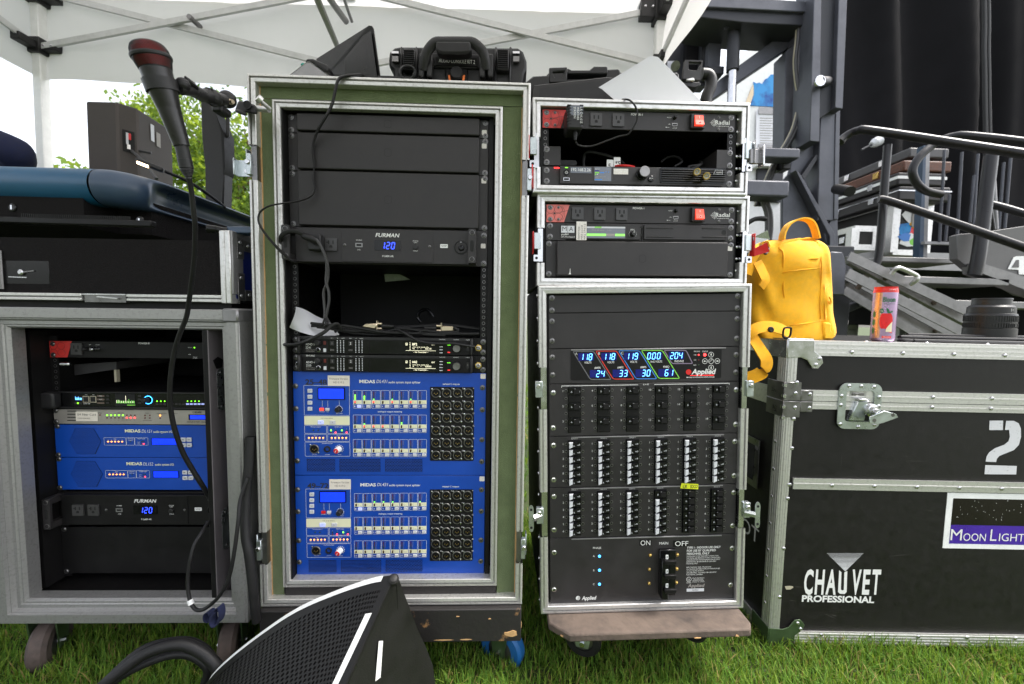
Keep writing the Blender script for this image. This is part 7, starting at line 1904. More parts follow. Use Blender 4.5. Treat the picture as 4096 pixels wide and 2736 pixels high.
pts = [c1_ - cax * .006] + [W.t('b0', x, y_, d) for x, y_, d in ((1712, 260, .735), (1730, 420, .745), (1745, 560, .755), (1745, 700, .77), (1738, 850, .785), (1722, 1000, .80), (1708, 1120, .815), (1690, 1240, .83), (1668, 1380, .845))] + [W.t('c0', x, y_, d) for x, y_, d in ((1590, 130, .86), (1545, 320, .875), (1522, 520, .885), (1522, 700, .895), (1545, 860, .905), (1580, 990, .915), (1640, 1150, .93), (1720, 1290, .945), (1800, 1420, .96), (1850, 1500, .985), (1880, 1560, 1.02))]
b = MB(); b.tube(pts, [.0042, .0044, .0048, .0054, .0056], 'rubber', 10, 4); solo('microphone_cable', b, 'long black cable hanging from the microphone down into the left rack', 'cable', W, tuple(pts[0]))
b = MB(); b.tube([mp(560, 618, .73), mp(620, 655, .75), mp(690, 668, .77)], .0014, 'plastic', 5); solo('safety_cord', b, 'thin black cord under the arm beside the microphone clip', 'cord', W, tuple(mp(560, 618, .73)))
# loose things in and on the green rack
pg = lambda t, x, y_, d: G.t(t, x, y_, d)
b = MB(); pts = [pg('a1', 1015, 682, -.10), pg('a1', 950, 672, .02), pg('a1', 840, 685, .045), pg('a1', 790, 715, .050), pg('a1', 765, 800, .050), pg('a1', 735, 930, .048), pg('a1', 680, 1040, .046), pg('a1', 600, 1180, .030), pg('a1', 562, 1320, .018), pg('a1', 575, 1480, .018)] + [pg('b1', *p) for p in ((572, 60, .018), (568, 160, .018), (578, 240, .02), (540, 305, .025), (430, 345, .03), (300, 365, .042), (170, 390, .048), (90, 445, .050), (75, 520, .050), (110, 600, .048), (180, 690, .045), (270, 790, .043), (350, 860, .043), (385, 880, .035), (415, 870, -.002))]
b.tube(pts, [.0062, .0062, .006, .004, .0036, .0036, .004, .0062, .0062], 'rubber', 8, 5, flat=.55); solo('power_lead', b, 'black power lead draped from the rack top past the blank panels', 'cable', G, tuple(pts[0]))
b = MB(); pts = [pg('b1', *p) for p in ((275, 720, .030), (275, 670, .048), (310, 630, .055), (380, 612, .058), (450, 630, .052), (500, 665, .045))]
b.tube(pts, .0055, 'rubber', 8, 5, flat=.6); solo('power_lead', b, 'short flat black lead looped over the left handle of the power conditioner', 'cable', G, tuple(pts[0]))
e = thing('power_plug', 'black angled plug pushed into the left outlet of the power conditioner', 'plug', G, pg('b1', 560, 690, .03))
b = MB(); p = pg('b1', 600, 720, .02); b.box(p.x - .014, p.x + .017, -.040, -.018, p.z - .020, p.z + .018, 'plastic'); part('plug_body', b, e, bev=.003, seg=2)
b = MB(); b.tube([pg('b1', *p) for p in ((480, 655, .045), (520, 670, .050), (570, 690, .050), (600, 715, .044))], [.0075, .0085, .009, .0085], 'rubber', 10, 4); part('strain_relief', b, e)
def braid(pts, name, label, r=.0030, tw=26, mt='cable_grey'):
 P = smooth(pts, 10); b = MB()
 for ph in (0, 2.1, 4.2):
  q2 = []
  for i, p in enumerate(P):
   a = ph + i * tw / len(P) * 2
   q2.append(p + Vector((math.cos(a), math.sin(a), 0)) * r * .55)
  b.tube(q2, r * .62, mt, 6, 1)
 return solo(name, b, label, 'cord', G, tuple(pts[0]))
braid([pg('b1', *p) for p in ((575, 670, .052), (620, 730, .050), (665, 820, .044), (690, 900, .038), (700, 980, .03), (690, 1070, .026), (660, 1150, .022), (662, 1240, .02), (670, 1330, .018), (665, 1390, .016))], 'braided_cord', 'braided cord whose lower half hangs on the left of a twisted pair')
braid([pg('b1', *p) for p in ((590, 680, .052), (640, 760, .048), (680, 860, .040), (686, 960, .032), (680, 1060, .028), (705, 1160, .024), (706, 1250, .02), (690, 1330, .018), (680, 1390, .014))], 'braided_cord', 'braided cord whose lower half hangs on the right of a twisted pair')
b = MB()
for k in range(9):
 p0 = pg('b1', 665 + 3 * k, 1385, .015); p1 = pg('b1', 600 + 15 * k, 1480 - (k % 3) * 14, .02 + .003 * (k % 2)); b.tube([p0, p0.lerp(p1, .5) + Vector((.003, 0, -.004)), p1], .0011, 'rubber', 4, 3)
solo('frayed_ends', b, 'frayed black cord ends spreading at the foot of the twisted cords', 'cord ends', G, tuple(pg('b1', 665, 1385, .015)), kind='stuff')
b = MB()
def sheet_curl(u, v):
 a, c_, d_, f_ = pg('b1', 352, 1475, .015), pg('b1', 800, 1540, -.05), pg('b1', 700, 1400, -.10), pg('b1', 375, 1290, .02)
 p = (a * (1 - u) + c_ * u) * (1 - v) + (f_ * (1 - u) + d_ * u) * v
 k = max(0, 1 - u * 3.2)
 p = p + Vector((.018 * k * k * math.sin(v * 2.6), -.02 * k * math.sin(math.pi * v), .004 * math.sin(u * 6) * v))
 p.z -= .012 * u * (1 - u) * 4 * (1 - v)
 return p
b.grid(sheet_curl, 24, 14, 'sheet'); solo('paper_sheet', b, 'curled white sheet of paper stuck in the open bay of the green-faced rack', 'paper', G, tuple(sheet_curl(.2, .5)), ang=80)
CB = [((545, 1440), (640, 1450), (760, 1455), (900, 1470), (1050, 1495), (1200, 1520), (1400, 1530), (1700, 1535), (2050, 1535)),
 ((550, 1465), (700, 1470), (860, 1490), (1000, 1500), (1150, 1500), (1300, 1520), (1500, 1500), (1640, 1495)),
 ((1250, 1475), (1400, 1475), (1550, 1465), (1700, 1455), (1850, 1465), (2000, 1485), (2050, 1490)),
 ((800, 1500), (900, 1510), (1040, 1510), (1160, 1525), (1330, 1490), (1480, 1500), (1600, 1525), (1800, 1540), (2000, 1545)),
 ((760, 1520), (820, 1480), (900, 1480), (1000, 1520), (1100, 1545)),
 ((1820, 1480), (1860, 1500), (1840, 1520), (1700, 1520), (1560, 1505), (1520, 1520), (1560, 1540), (1750, 1548)),
 ((600, 1475), (720, 1490), (860, 1520), (1000, 1535), (1150, 1540), (1320, 1530), (1450, 1540))]
CLB = ('topmost long cable of the heap on the upper receiver, reaching the right rail', 'cable of the heap that runs into the right metal connector', 'cable that runs right from the left metal connector', 'cable that dips and rises under the middle of the heap', 'short cable humped at the left end of the heap by the paper', 'cable bent back on itself beside the right metal connector', 'lowest cable of the heap lying from the paper to the middle')
for k, pts in enumerate(CB):
 b = MB(); P = [pg('b1', x, y_ - 3, .006 - .022 * ((k * 2) % 5) / 2) for x, y_ in pts]; b.tube(P, .0034 if k != 2 else .0042, 'rubber', 7, 5); solo('signal_cable', b, CLB[k], 'cable', G, tuple(P[0]), 'cables heaped in the open bay')
b = MB(); P = [pg('b1', 820, 1490, .004), pg('b1', 790, 1450, .012), pg('b1', 760, 1445, .016), pg('b1', 720, 1470, .020), pg('b1', 660, 1520, .028)] + [pg('c1', *p) for p in ((600, 100, .034), (520, 140, .036), (430, 168, .034), (340, 178, .030), (300, 172, .02))]; b.tube(P, .0044, 'rubber', 8, 5); solo('signal_cable', b, 'black cable crossing the left end of the upper wireless receiver', 'cable', G, tuple(P[0]))
b = MB(); P = [pg('c1', *p) for p in ((1310, 40, .0), (1360, 60, .015), (1420, 95, .022), (1520, 145, .026), (1640, 165, .026), (1800, 165, .026), (1920, 180, .024), (2010, 195, .018))]; b.tube(P, .0034, 'rubber', 8, 5); solo('signal_cable', b, 'thin black cable crossing the readout of the upper receiver to its right socket', 'cable', G, tuple(P[0]))
for (pts, lab) in ((((1000, 1470), (1120, 1490), (1140, 1440), (1030, 1440)), 'left metal D-shaped connector lying among the heaped cables'), (((1705, 1510), (1825, 1508), (1815, 1465), (1710, 1460)), 'right metal D-shaped connector lying among the heaped cables')):
 e = thing('data_connector', lab, 'connector', G, pg('b1', *pts[0], -.01), 'metal connectors among the heaped cables')
 v = [pg('b1', *p, .004) for p in pts]; b = MB(); b.hexa([tuple(p) for p in v], [tuple(p + Vector((0, .014, 0))) for p in v], 'nickel'); part('hood', b, e, bev=.002)
 s_ = 1 if pts[0][0] < 1500 else -1
 x0 = v[1] if s_ > 0 else v[0]
 b = MB(); c_ = (v[1] + v[2]) / 2 if s_ > 0 else (v[0] + v[3]) / 2; c_ = c_ + Vector((0, .007, 0)); b.box(c_.x - .001, c_.x + .001, .0, .016, c_.z - .014, c_.z + .014, 'nickel')
 for dz in (-.006, .006): b.cyl(c_ + Vector((0, 0, dz)), c_ + Vector((s_ * .012, 0, dz)), .0032, 'nickel', 8)
 b.lathe(c_ + Vector((s_ * .012, 0, 0)), (s_, 0, 0), [(0, .006), (.012, .0052), (.03, .004)], 'rubber', 8); part('screws', b, e)
b = MB(); v = [pg('b1', *p, -.22) for p in ((1210, 1068), (1420, 1042), (1340, 1000), (1185, 992))]; v2 = [p + Vector((0, .02 * (i % 2), 0)) for i, p in enumerate(v)]
b.add([tuple(p) for p in v2], [(0, 1, 2, 3)], 'tape_dim')
solo('tape_scrap', b, 'pale scrap of tape hanging in the dark open bay of the green-faced rack', 'tape', G, tuple(v[0]))
b = MB(); P = [pg('b1', *p, -.2) for p in ((1640, 1380), (1600, 1325), (1560, 1315), (1515, 1340), (1500, 1390), (1530, 1430))]; b.tube(P, .005, 'gloss', 8, 5); solo('cable_loop', b, 'glinting loop of black cable deep in the open bay', 'cable', G, tuple(P[0]))
# black road case on the right and what stands on it
e = thing('road_case', 'large black road case with riveted aluminium edges and a stencilled 2, at the right', 'road case', C, (.5, 0, -.86))
CW, CD = 1.22, .76
CZ = C.t('d3', 1200, 1240).z
pc_ = lambda t, x, y_, d=0: C.t(t, x, y_, d)
zl = pc_('c3', 1600, 675).z             # lid line
b = MB(); b.box(.004, CW, .004, CD, zl, -.004, 'laminate'); part('lid', b, e)
b = MB(); b.box(.004, CW, .004, CD, CZ, zl - .001, 'laminate'); part('body', b, e)
def extr(x0, x1, z0, z1, horiz, nm='edge_bar', k=3, side=False):
 b = MB()
 if horiz: b.box(x0, x1, 0 if not side else x0, .01, z0, z1, 'alu')
 else: b.box(x0, x1, 0, .01, z0, z1, 'alu')
 for i in range(k):
  f = (i + .7) / (k + .4)
  if horiz: z = z0 + (z1 - z0) * f; b.box(x0 + .001, x1 - .001, -.0014, 0, z - .0022, z + .0016, 'alu')
  else: x = x0 + (x1 - x0) * f; b.box(x - .0016, x + .0016, -.0010, 0, z0 + .001, z1 - .001, 'alu')
 return part(nm, b, e)
zt0 = pc_('c3', 1000, 272).z
extr(.0, CW, zt0, .0, True)
zl0, zl1 = pc_('c3', 1400, 738).z, pc_('c3', 1400, 575).z
extr(.0, CW, zl + .0008, zl1, True, 'lid_bar', 1); extr(.0, CW, zl0, zl - .0008, True, 'body_bar', 1)
xv = pc_('c3', 400, 400).x
extr(.0, xv, zl1, zt0, False, 'corner_post'); extr(.0, xv, CZ + .03, zl0, False, 'corner_post', 4)
zb0, zb1 = pc_('d3', 1200, 1240).z, pc_('d3', 1200, 1135).z
extr(.0, CW, zb0, zb1, True, 'edge_bar', 4)
zm0, zm1 = pc_('c3', 1200, 1422).z, pc_('c3', 1200, 1330).z
extr(pc_('c3', 370, 1370).x, CW, zm0, zm1, True, 'middle_bar', 1)
b = MB()       # left side edges
for z0, z1 in ((zt0, 0), (zl0, zl1), (zb0, zb1)): b.box(-.0012, .01, .0, CD, z0, z1, 'alu')
b.box(-.0012, .01, .0, .034, CZ, 0, 'alu')
for k in range(3): b.box(-.0024, -.0012, .007 + .009 * k, .0085 + .009 * k, CZ + .03, zt0, 'alu')
part('side_bar', b, e)
b = MB(); b.box(0, CW, 0.001, .03, -.002, .0012, 'alu'); b.box(0, .03, .03, CD, -.002, .0012, 'alu'); part('top_angle', b, e)
for i in range(9):
 if i: inst('rivet', RIVET, e, (pc_('c3', 888 + 440 * (i - 1), 0).x if i > 1 else pc_('c3', 888, 0).x, -.0014, pc_('c3', 888, 233).z)) if i < 7 else None
 for dz in (620, 706): inst('rivet', RIVET, e, (pc_('c3', 1620 + 512 * i, 0).x, -.0014, pc_('c3', 1620, dz).z)) if i < 4 else None
 inst('rivet', RIVET, e, (pc_('c3', 428 + 374 * i, 0).x, -.0014, pc_('c3', 428, 1368).z)) if i < 8 else None
 inst('rivet', RIVET, e, (pc_('d3', 688 + 424 * i, 0).x, -.0014, pc_('d3', 688, 1147).z)) if i < 7 else None
for t, x, y_ in (('c3', 357, 1055), ('c3', 322, 1485), ('d3', 285, 412), ('d3', 250, 825)): p = pc_(t, x, y_); inst('rivet', RIVET, e, (p.x, -.0012, p.z))
for k in range(7): inst('rivet', RIVET, e, (-.0020, .022, -.29 - .08 * k), (0, 0, R(-90)), .9)
for k in range(5): inst('rivet', RIVET, e, (.06 + .17 * k, .016, .0012), (R(-90), 0, 0), .9)
def cornerplate(z, s, mt):
 b = MB()
 pts = [(-.001, z), (.072, z), (.074, z + s * .030), (.094, z + s * .045), (.100, z + s * .062), (.086, z + s * .078), (.070, z + s * .076), (.055, z + s * .055), (.038, z + s * .048), (-.001, z + s * .050)]
 if s > 0: pts = pts
 else: pts = pts[::-1]
 b.prism(pts, -.0035, -.0010, mt)
 b.box(-.0045, -.0012, -.003, .075, min(z, z + s * .05), max(z, z + s * .05), mt); b.box(-.004, .07, -.003, .06, min(z, z - s * .004), max(z, z - s * .004), mt)
 o = part('corner_plate', b, e, bev=.0015, seg=2)
 for p in ((.088, z + s * .050), (.079, z + s * .067)): inst('rivet', RIVET, o, (p[0], -.0035, p[1]))
cornerplate(.002, -1, 'steel'); cornerplate(zb0 - .002, 1, 'caster_green')
b = MB(); za, zb2 = pc_('c3', 380, 490).z, pc_('c3', 380, 790).z
for z0, z1, in ((zl + .001, za), (zb2, zl - .001)):
 b.box(-.003, .044, -.0035, -.001, z0, z1, 'steel_dark'); b.box(.044, .078, -.0035, -.001, *( (zl + .001, zl + .030) if z0 > zb2 else (zl - .030, zl - .001)), 'steel_dark'); b.box(-.004, -.001, -.003, .07, z0, z1, 'steel_dark')
hp = part('lid_plate', b, e, bev=.001)
for x, z in ((.030, .052), (.028, .022), (.068, .020), (.029, -.018), (.069, -.018), (.028, -.050)): inst('rivet', RIVET, hp, (x, -.0035, zl + z))
for k in range(4):
 b = MB(); z = zl + .044 - .030 * k; b.cyl((-.004, -.004, z - .004), (-.004, -.004, z + .004), .006, 'steel', 10); part('hinge_knuckle', b, hp)
x0, x1, z0, z1 = pc_('c3', 800, 0).x, pc_('c3', 1172, 0).x, pc_('c3', 960, 890).z, pc_('c3', 990, 500).z
b = MB(); o_, i_ = rr(x0, x1, z0, z1, .022, 5), rr(x0 + .021, x1 - .021, z0 + .021, z1 - .021, .008, 5); n = len(o_)
v = [(x, -.0028, z) for x, z in o_] + [(x, -.0032, z) for x, z in i_] + [(x * .97 + .03 * (x0 + x1) / 2, .016, z * .97 + .03 * (z0 + z1) / 2) for x, z in i_] + [(x, .0, z) for x, z in o_]
b.add(v, [(k, (k + 1) % n, (k + 1) % n + n, k + n) for k in range(n)] + [(k + n, (k + 1) % n + n, (k + 1) % n + 2 * n, k + 2 * n) for k in range(n)] + [(k + 3 * n, (k + 1) % n + 3 * n, (k + 1) % n, k) for k in range(n)] + [tuple(range(2 * n, 3 * n))], 'zinc')
ld = part('latch_dish', b, e, ang=30)
for fx, fz in ((.22, .94), (.5, .94), (.80, .93), (.06, .72), (.94, .71), (.06, .52), (.94, .51), (.08, .10), (.5, .05), (.88, .10)): inst('rivet', RIVET, ld, (x0 + (x1 - x0) * fx, -.003, z0 + (z1 - z0) * fz))
b = MB(); xm = (x0 + x1) / 2; b.box(xm - .030, xm + .020, .0, .014, zl + .010, zl + .040, 'zinc'); b.box(xm - .022, xm + .012, -.002, .001, zl + .018, zl + .026, 'steel_dark'); b.box(xm - .012, xm + .018, -.016, .010, zl + .006, zl + .012, 'steel'); b.hexa([(xm - .030, -.006, z0 + .024), (xm + .014, -.006, z0 + .024), (xm + .016, -.010, zl + .004), (xm - .010, -.010, zl + .004)], [(xm - .030, .01, z0 + .024), (xm + .02, .01, z0 + .024), (xm + .02, .01, zl + .004), (xm - .014, .01, zl + .004)], 'zinc'); part('latch_arm', b, ld, bev=.0015)
c_ = pc_('c3', 1015, 725); b = MB(); c_ = Vector((c_.x, -.008, c_.z)); b.lathe(c_, (.15, -1, -.15), [(-.004, .019), (.004, .018), (.006, .015), (.012, .0145), (.013, .010), (.020, .0095)], 'steel', 16); part('latch_spindle', b, ld)
b = MB(); v = [pc_('c3', x, y_) for x, y_ in ((935, 815), (940, 765), (1060, 712), (1160, 738), (1178, 768), (1050, 815), (990, 825))]; b.prism([(p.x, p.z) for p in v][::-1], -.032, -.0285, 'zinc')
for x, y_ in ((976, 792), (1130, 747)): p = pc_('c3', x, y_); b.disc(p.x, p.z, .0052, -.0324, 'steel_dark', 12)
part('butterfly_wing', b, ld, bev=.001)
b = MB(); ps = lambda x, y_: (lambda p: (p.x, -.0002 + .004, p.z))(pc_('c3', x, y_))
mat('stencil', (.58, .58, .60), .8, 0, 0, 120, 0, 400, (.30, .30, .31), .60, .72)
def flat(b, P, mt, f=pc_, t='c3', y_=.0034): b.poly([(p.x, y_, p.z) for p in (f(t, *q_) for q_ in P)], mt)
flat(b, [(2062, 903), (2180, 903), (2182, 822), (2066, 822)], 'stencil')
arc = [(2270 + 68 * math.cos(t), 885 - 63 * math.sin(t)) for t in np.linspace(math.pi * .6, -.1, 9)]
flat(b, [(2198, 902), (2233, 902), (2240, 960), (2228, 1000), (2190, 1030), (2275, 1075), (2318, 1030), (2336, 960), (2335, 890), (2315, 845), (2275, 824), (2208, 824)], 'stencil')
flat(b, [(2190, 1030), (2110, 1060), (2062, 1095), (2040, 1130), (2031, 1175), (2122, 1178), (2128, 1150), (2150, 1125), (2275, 1075)], 'stencil')
flat(b, [(2022, 1283), (2294, 1285), (2300, 1212), (2028, 1204)], 'stencil'); part('stencilled_number', b, e)
b = MB()
for t, x0, y0, x1, y1, w_ in (('c3', 797, 1100, 786, 1245, 2.5), ('c3', 1320, 1168, 1560, 1172, 3), ('c3', 1325, 1127, 1375, 1130, 3), ('c3', 1810, 962, 1950, 966, 2), ('d3', 620, 965, 760, 1030, 5), ('d3', 700, 985, 755, 1000, 9), ('d3', 340, 860, 400, 870, 5), ('d3', 1190, 485, 1370, 470, 4), ('d3', 1455, 985, 1463, 998, 3), ('d3', 380, 745, 470, 752, 7), ('d3', 1510, 90, 1575, 98, 3)):
 p, p2 = pc_(t, x0, y0), pc_(t, x1, y1); d = (p2 - p).normalized(); n_ = Vector((-d.z, 0, d.x)) * w_ * .00013; b.add([(p.x, .0036, p.z)] + [(c2.x, .0036, c2.z) for c2 in (p.lerp(p2, .3) - n_, p2, p.lerp(p2, .6) + n_)], [(0, 1, 2, 3)], 'scuff')
part('scuff_mark', b, e, kind='stuff')
b = MB(); flat(b, [(304, 742), (315, 770), (350, 770), (378, 752), (372, 742), (340, 738)], 'tan', t='d3'); part('laminate_chip', b, e)
b = MB(); pd = lambda x, y_: pc_('d3', x, y_); MC = .4694 / 1455
for i in range(15):
 f0, f1 = i / 15, (i + .25 + .75 * i / 15) / 15
 y0, y1 = 460 + 155 * f0, 460 + 155 * f1
 flat(b, [(662 + 158 * f1, y1), (978 - 158 * f1, y1), (978 - 158 * f0, y0), (662 + 158 * f0, y0)], 'stencil', t='d3')
def ctext(b, s_, x, y_, h, w, **kw): p = pd(x, y_); b.text(s_, p.x, p.z, h * MC, kw.pop('y', .0034), 'print', 'l', w * MC, **kw)
[ctext(b, s_, x, 805, 215, w_, bold=.03) for s_, x, w_ in (('C', 462, 80), ('H', 557, 80), ('A', 650, 92), ('V', 868, 82), ('E', 962, 64), ('T', 1040, 76))]
flat(b, [(758, 790), (775, 806), (815, 808), (832, 790), (838, 612), (812, 622), (808, 772), (795, 778), (783, 770), (788, 622), (768, 605)], 'print', t='d3')
ctext(b, 'PROFESSIONAL', 448, 872, 56, 648, bold=.035); part('lettering', b, e)
b = MB(); p0, p1 = pd(1650, 415), pd(2380, 0); zt2 = pc_('c3', 1700, 1440).z; b.box(p0.x, CW - .02, .0028, .0042, p0.z, zt2, 'white'); st = part('company_sticker', b, e)
mat('sticker_sky', (.006, .0035, .0025), .35, 0, .5, 5, spec=.3); mat('sticker_violet', (.05, .012, .30), .3, 0, .2, 4)
zm = pd(1700, 215).z; b = MB(); b.quad(p0.x + .017, CW - .03, zm, zt2 - .016, .0025, 'sticker_sky'); b.quad(p0.x + .017, CW - .03, p0.z + .014, zm, .0025, 'sticker_violet')
for x, z in RNG.uniform(0, 1, (50, 2)): b.disc(p0.x + .03 + .25 * x, zm + .01 + (zt2 - zm - .03) * z, .0008 + .0006 * x * z, .0022, 'print', 5)
part('printed_field', b, st)
b = MB(); ctext(b, 'M', 1712, 345, 100, 100, y=.0016); ctext(b, 'OON', 1820, 350, 68, 200, y=.0016); ctext(b, 'L', 2050, 350, 104, 56, y=.0016); ctext(b, 'IGHTING', 2125, 352, 68, 400, y=.0016); part('lettering', b, st)
b = MB()      # left side: recessed handle and big letters, seen end on
zc = -.385; b.box(-.004, -.0005, .090, .235, zc - .075, zc + .075, 'steel_dark'); b.box(-.0045, -.004, .11, .215, zc - .055, zc + .055, 'void'); sh_ = part('side_handle_dish', b, e, bev=.001)
b = MB(); b.tube([(-.012, .135, zc - .045), (-.020, .13, zc - .03), (-.020, .13, zc + .03), (-.012, .135, zc + .045)], .006, 'steel', 8, 3); part('handle_bail', b, sh_)
b = MB(); Mt = Matrix.Translation((-.0005, .225, pd(30, 500).z)) @ Matrix.Rotation(R(-90), 4, 'Z'); b.text('SPOT', 0, 0, .045, 0, 'print', M=Mt); part('lettering', b, e)
for x in (.20, 1.0):
 for y_ in (.12, .64): caster(e, C, x, y_, CZ - .002, .035, .03, 'tyre_blue', 'caster_green', 35)
ZP = zr(3000, 650, 1096)
def bp(x, y_, d=-.10): return C.t('b3', x, y_, d)
e = thing('backpack', 'bright yellow canvas backpack with a top loop, standing on the black road case', 'backpack', C, Vector((bp(350, 1500).x, .1, 0)))
rings = [(1515, 0, 650), (1440, 0, 690), (1300, 5, 668), (1150, 15, 655), (1000, 25, 648), (900, 40, 640), (800, 70, 632), (735, 85, 628), (705, 102, 617), (684, 125, 604), (668, 165, 588), (658, 225, 560)]
sec = []
NS = 56
for k, (y_, xl_, xr_) in enumerate(rings):
 pl0, pr0 = bp(xl_, y_), bp(xr_, y_)
 cx_, hw, z = (pl0.x + pr0.x) / 2, (pr0.x - pl0.x) / 2, (pl0.z + pr0.z) / 2
 hd_ = .068 - .030 * max(0, k - 6) / 4
 row = []
 for i in range(NS):
  t = 2 * math.pi * i / NS
  c2, s2 = math.cos(t), math.sin(t)
  x = cx_ + hw * math.copysign(abs(c2) ** .36, c2)
  y2 = .115 + hd_ * math.copysign(abs(s2) ** .42, s2) + .035 * ((x - cx_) / max(hw, .01)) * (-1 if x < cx_ else .2) * (1 if s2 < 0 else 0)
  w_ = .0045 * math.sin(z * 55 + x * 38 + 3 * math.sin(x * 25)) + .0040 * math.sin(z * 95 - x * 70 + 2 * math.sin(z * 31)) + .0035 * math.sin(x * 130 + z * 45)
  row.append((x + w_ * .6, y2 + w_ * (1 if k > 0 else .3), max(z + w_ * .5 * (k < 9), .0015)))
 sec.append(row)
def interp_rows(rows, m_):
 out = []
 for k in range(NS):
  col_ = smooth([r_[k] for r_ in rows], m_); out.append(col_)
 return [[tuple(out[k][j]) for k in range(NS)] for j in range(len(out[0]))]
rows = interp_rows(sec, 3)
b = MB(); v = [p for r_ in rows for p in r_]; m_ = len(rows)
b.add(v, [(j * NS + i, (j + 1) * NS + i, (j + 1) * NS + (i + 1) % NS, j * NS + (i + 1) % NS)[::-1] for j in range(m_ - 1) for i in range(NS)] + [tuple(range((m_ - 1) * NS, m_ * NS))], 'yellow')
part('body', b, e, ang=75)
def on(x, y_, d=-.035): return bp(x, y_, d)
b = MB(); b.ribbon([on(272, 665, -.09), on(285, 600, -.09), on(330, 530, -.09), on(420, 487, -.09), on(500, 495, -.09), on(545, 550, -.09), on(575, 655, -.09)], .026, .0045, 'yellow', (0, 1, 0), 6); part('top_loop', b, e)
YF = -.036
def fronty(x, z):
 best = min((p for r_ in rows for p in r_ if p[1] < .12), key=lambda p: (p[0] - x) ** 2 + (p[2] - z) ** 2)
 return best[1]
def seam(pts, r_=.0018, nm='seam', mt='yellow_dark'):
 P = []
 for x, y_ in pts:
  p = on(x, y_, -.05); yy = fronty(p.x, p.z); p = on(x, y_, -yy); P.append(Vector((p.x, fronty(p.x, p.z) - .0012, p.z)))
 b = MB(); b.tube(P, r_, mt, 6, 4); return part(nm, b, e)
seam([(245, 735), (262, 780), (275, 900), (283, 1050), (295, 1200), (302, 1330), (310, 1420)], .0022)
seam([(275, 860), (380, 840), (500, 828), (585, 822)]); seam([(280, 945), (400, 925), (590, 905)], .0015)
seam([(310, 1400), (430, 1385), (560, 1365), (650, 1350)], .0022); seam([(595, 700), (602, 850), (608, 1000), (600, 1150), (605, 1340)], .0016)
seam([(245, 735), (300, 690), (420, 668), (540, 655), (590, 690)], .0035, 'zip_piping')
for pts, w_, nm in (([(90, 700, -.07), (60, 740, -.04), (40, 790, -.03), (10, 860, -.03), (-20, 960, -.03)], .028, 'shoulder_strap'), ([(60, 850, -.035), (110, 950, -.032), (130, 1010, -.032), (95, 1070, -.034)], .030, 'shoulder_strap')):
 b = MB(); b.ribbon([on(*p) for p in pts], w_, .004, 'yellow_dark', (1, .3, .5), 5); part(nm, b, e)
b = MB(); b.ribbon([on(*p) for p in ((95, 745, -.03), (100, 690, -.02), (130, 680, -.04), (150, 710, -.05))], .018, .004, 'yellow', (.3, 1, 0), 5); part('strap_keeper', b, e)
b = MB(); b.tube([on(*p) for p in ((88, 712, -.02), (115, 770, -.02), (140, 780, -.03), (158, 740, -.045), (150, 708, -.05))], .0032, 'black2', 8, 4); part('ring_buckle', b, e)
b = MB(); P = [bp(640, 1040, -.05), bp(685, 1035, -.06), bp(690, 1110, -.06), bp(680, 1180, -.06), bp(690, 1260, -.06), bp(650, 1350, -.05), bp(640, 1200, -.05)]; b.poly([tuple(p) for p in P], 'yellow'); b.poly([tuple(p + Vector((-.003, .012, 0))) for p in P], 'yellow'); part('side_pocket', b, e)
b = MB(); b.tube([bp(x, y_, -.045) for x, y_ in ((678, 1150), (692, 1175), (694, 1200), (684, 1212), (678, 1190))], .0022, 'yellow_dark', 6, 4); part('zip_pull', b, e)
b = MB(); v = [bp(*p, -.05) for p in ((620, 1365), (690, 1375), (690, 1440), (735, 1478), (700, 1515), (625, 1515))]; b.prism([(p.x, p.z) for p in v][::-1], .045, .07, 'yellow'); part('base_tab', b, e, bev=.004)
b = MB(); b.ribbon([bp(-60, 1560, .00), bp(-20, 1480, .008), bp(60, 1420, .012), bp(170, 1405, .010), bp(260, 1425, .004), bp(345, 1470, -.01)], .030, .0040, 'yellow_dark', (0, .25, 1), 5); part('lower_strap', b, e)
b = MB(); b.ribbon([C.t('c3', *p) for p in ((0, 80, .008), (50, 150, .012), (95, 220, .014), (140, 300, .014), (130, 380, .012), (60, 430, .010), (-30, 460, .004))], .034, .0035, 'yellow_dark', [Vector((.9, .3, .6)), Vector((.9, .3, .5)), Vector((1, .2, .1)), Vector((1, .1, -.3)), Vector((.9, .1, .6)), Vector((.4, .1, 1)), Vector((.2, .1, 1))], 6); part('hanging_strap', b, e)
b = MB(); p = bp(300, 1455, .012); b.tube([p + Vector((x, -.004, z)) for x, z in ((-.007, -.013), (-.008, 0), (-.005, .011), (.005, .013), (.013, .012))], .0026, 'black2', 8, 3); b.tube([p + Vector((x, -.004, z)) for x, z in ((-.007, -.013), (.005, -.015), (.012, -.007), (.013, .012))], .0026, 'black2', 8, 3); part('strap_slider', b, e)
b = MB(); p = bp(178, 1432, .016); b.lathe(p, (0, -1, .2), [(0, .0085), (.002, .008), (.003, .005), (.002, .004)], 'black2', 12); part('press_stud', b, e)
p0, p1 = C.t('c3', 1010, 130, -.045), C.t('c3', 1250, 130, -.045)
cx_, r_ = (p0.x + p1.x) / 2, .0272
hc = C.t('b3', 1150, 1068, -.045).z
e = thing('drink_can', 'slim lilac and red drink can with an apple, standing on the road case', 'can', C, (cx_, .045, 0))
mat('can_lilac', (.42, .30, .46), .25, .6, .1, 20); mat('can_bronze', (.66, .38, .26), .25, .6, .1, 20); mat('apple', (.72, .012, .015), .3, 0, .05); mat('apple_flesh', (.82, .74, .50), .4, 0, 0); mat('leaf_print', (.015, .13, .05), .4, 0, 0)
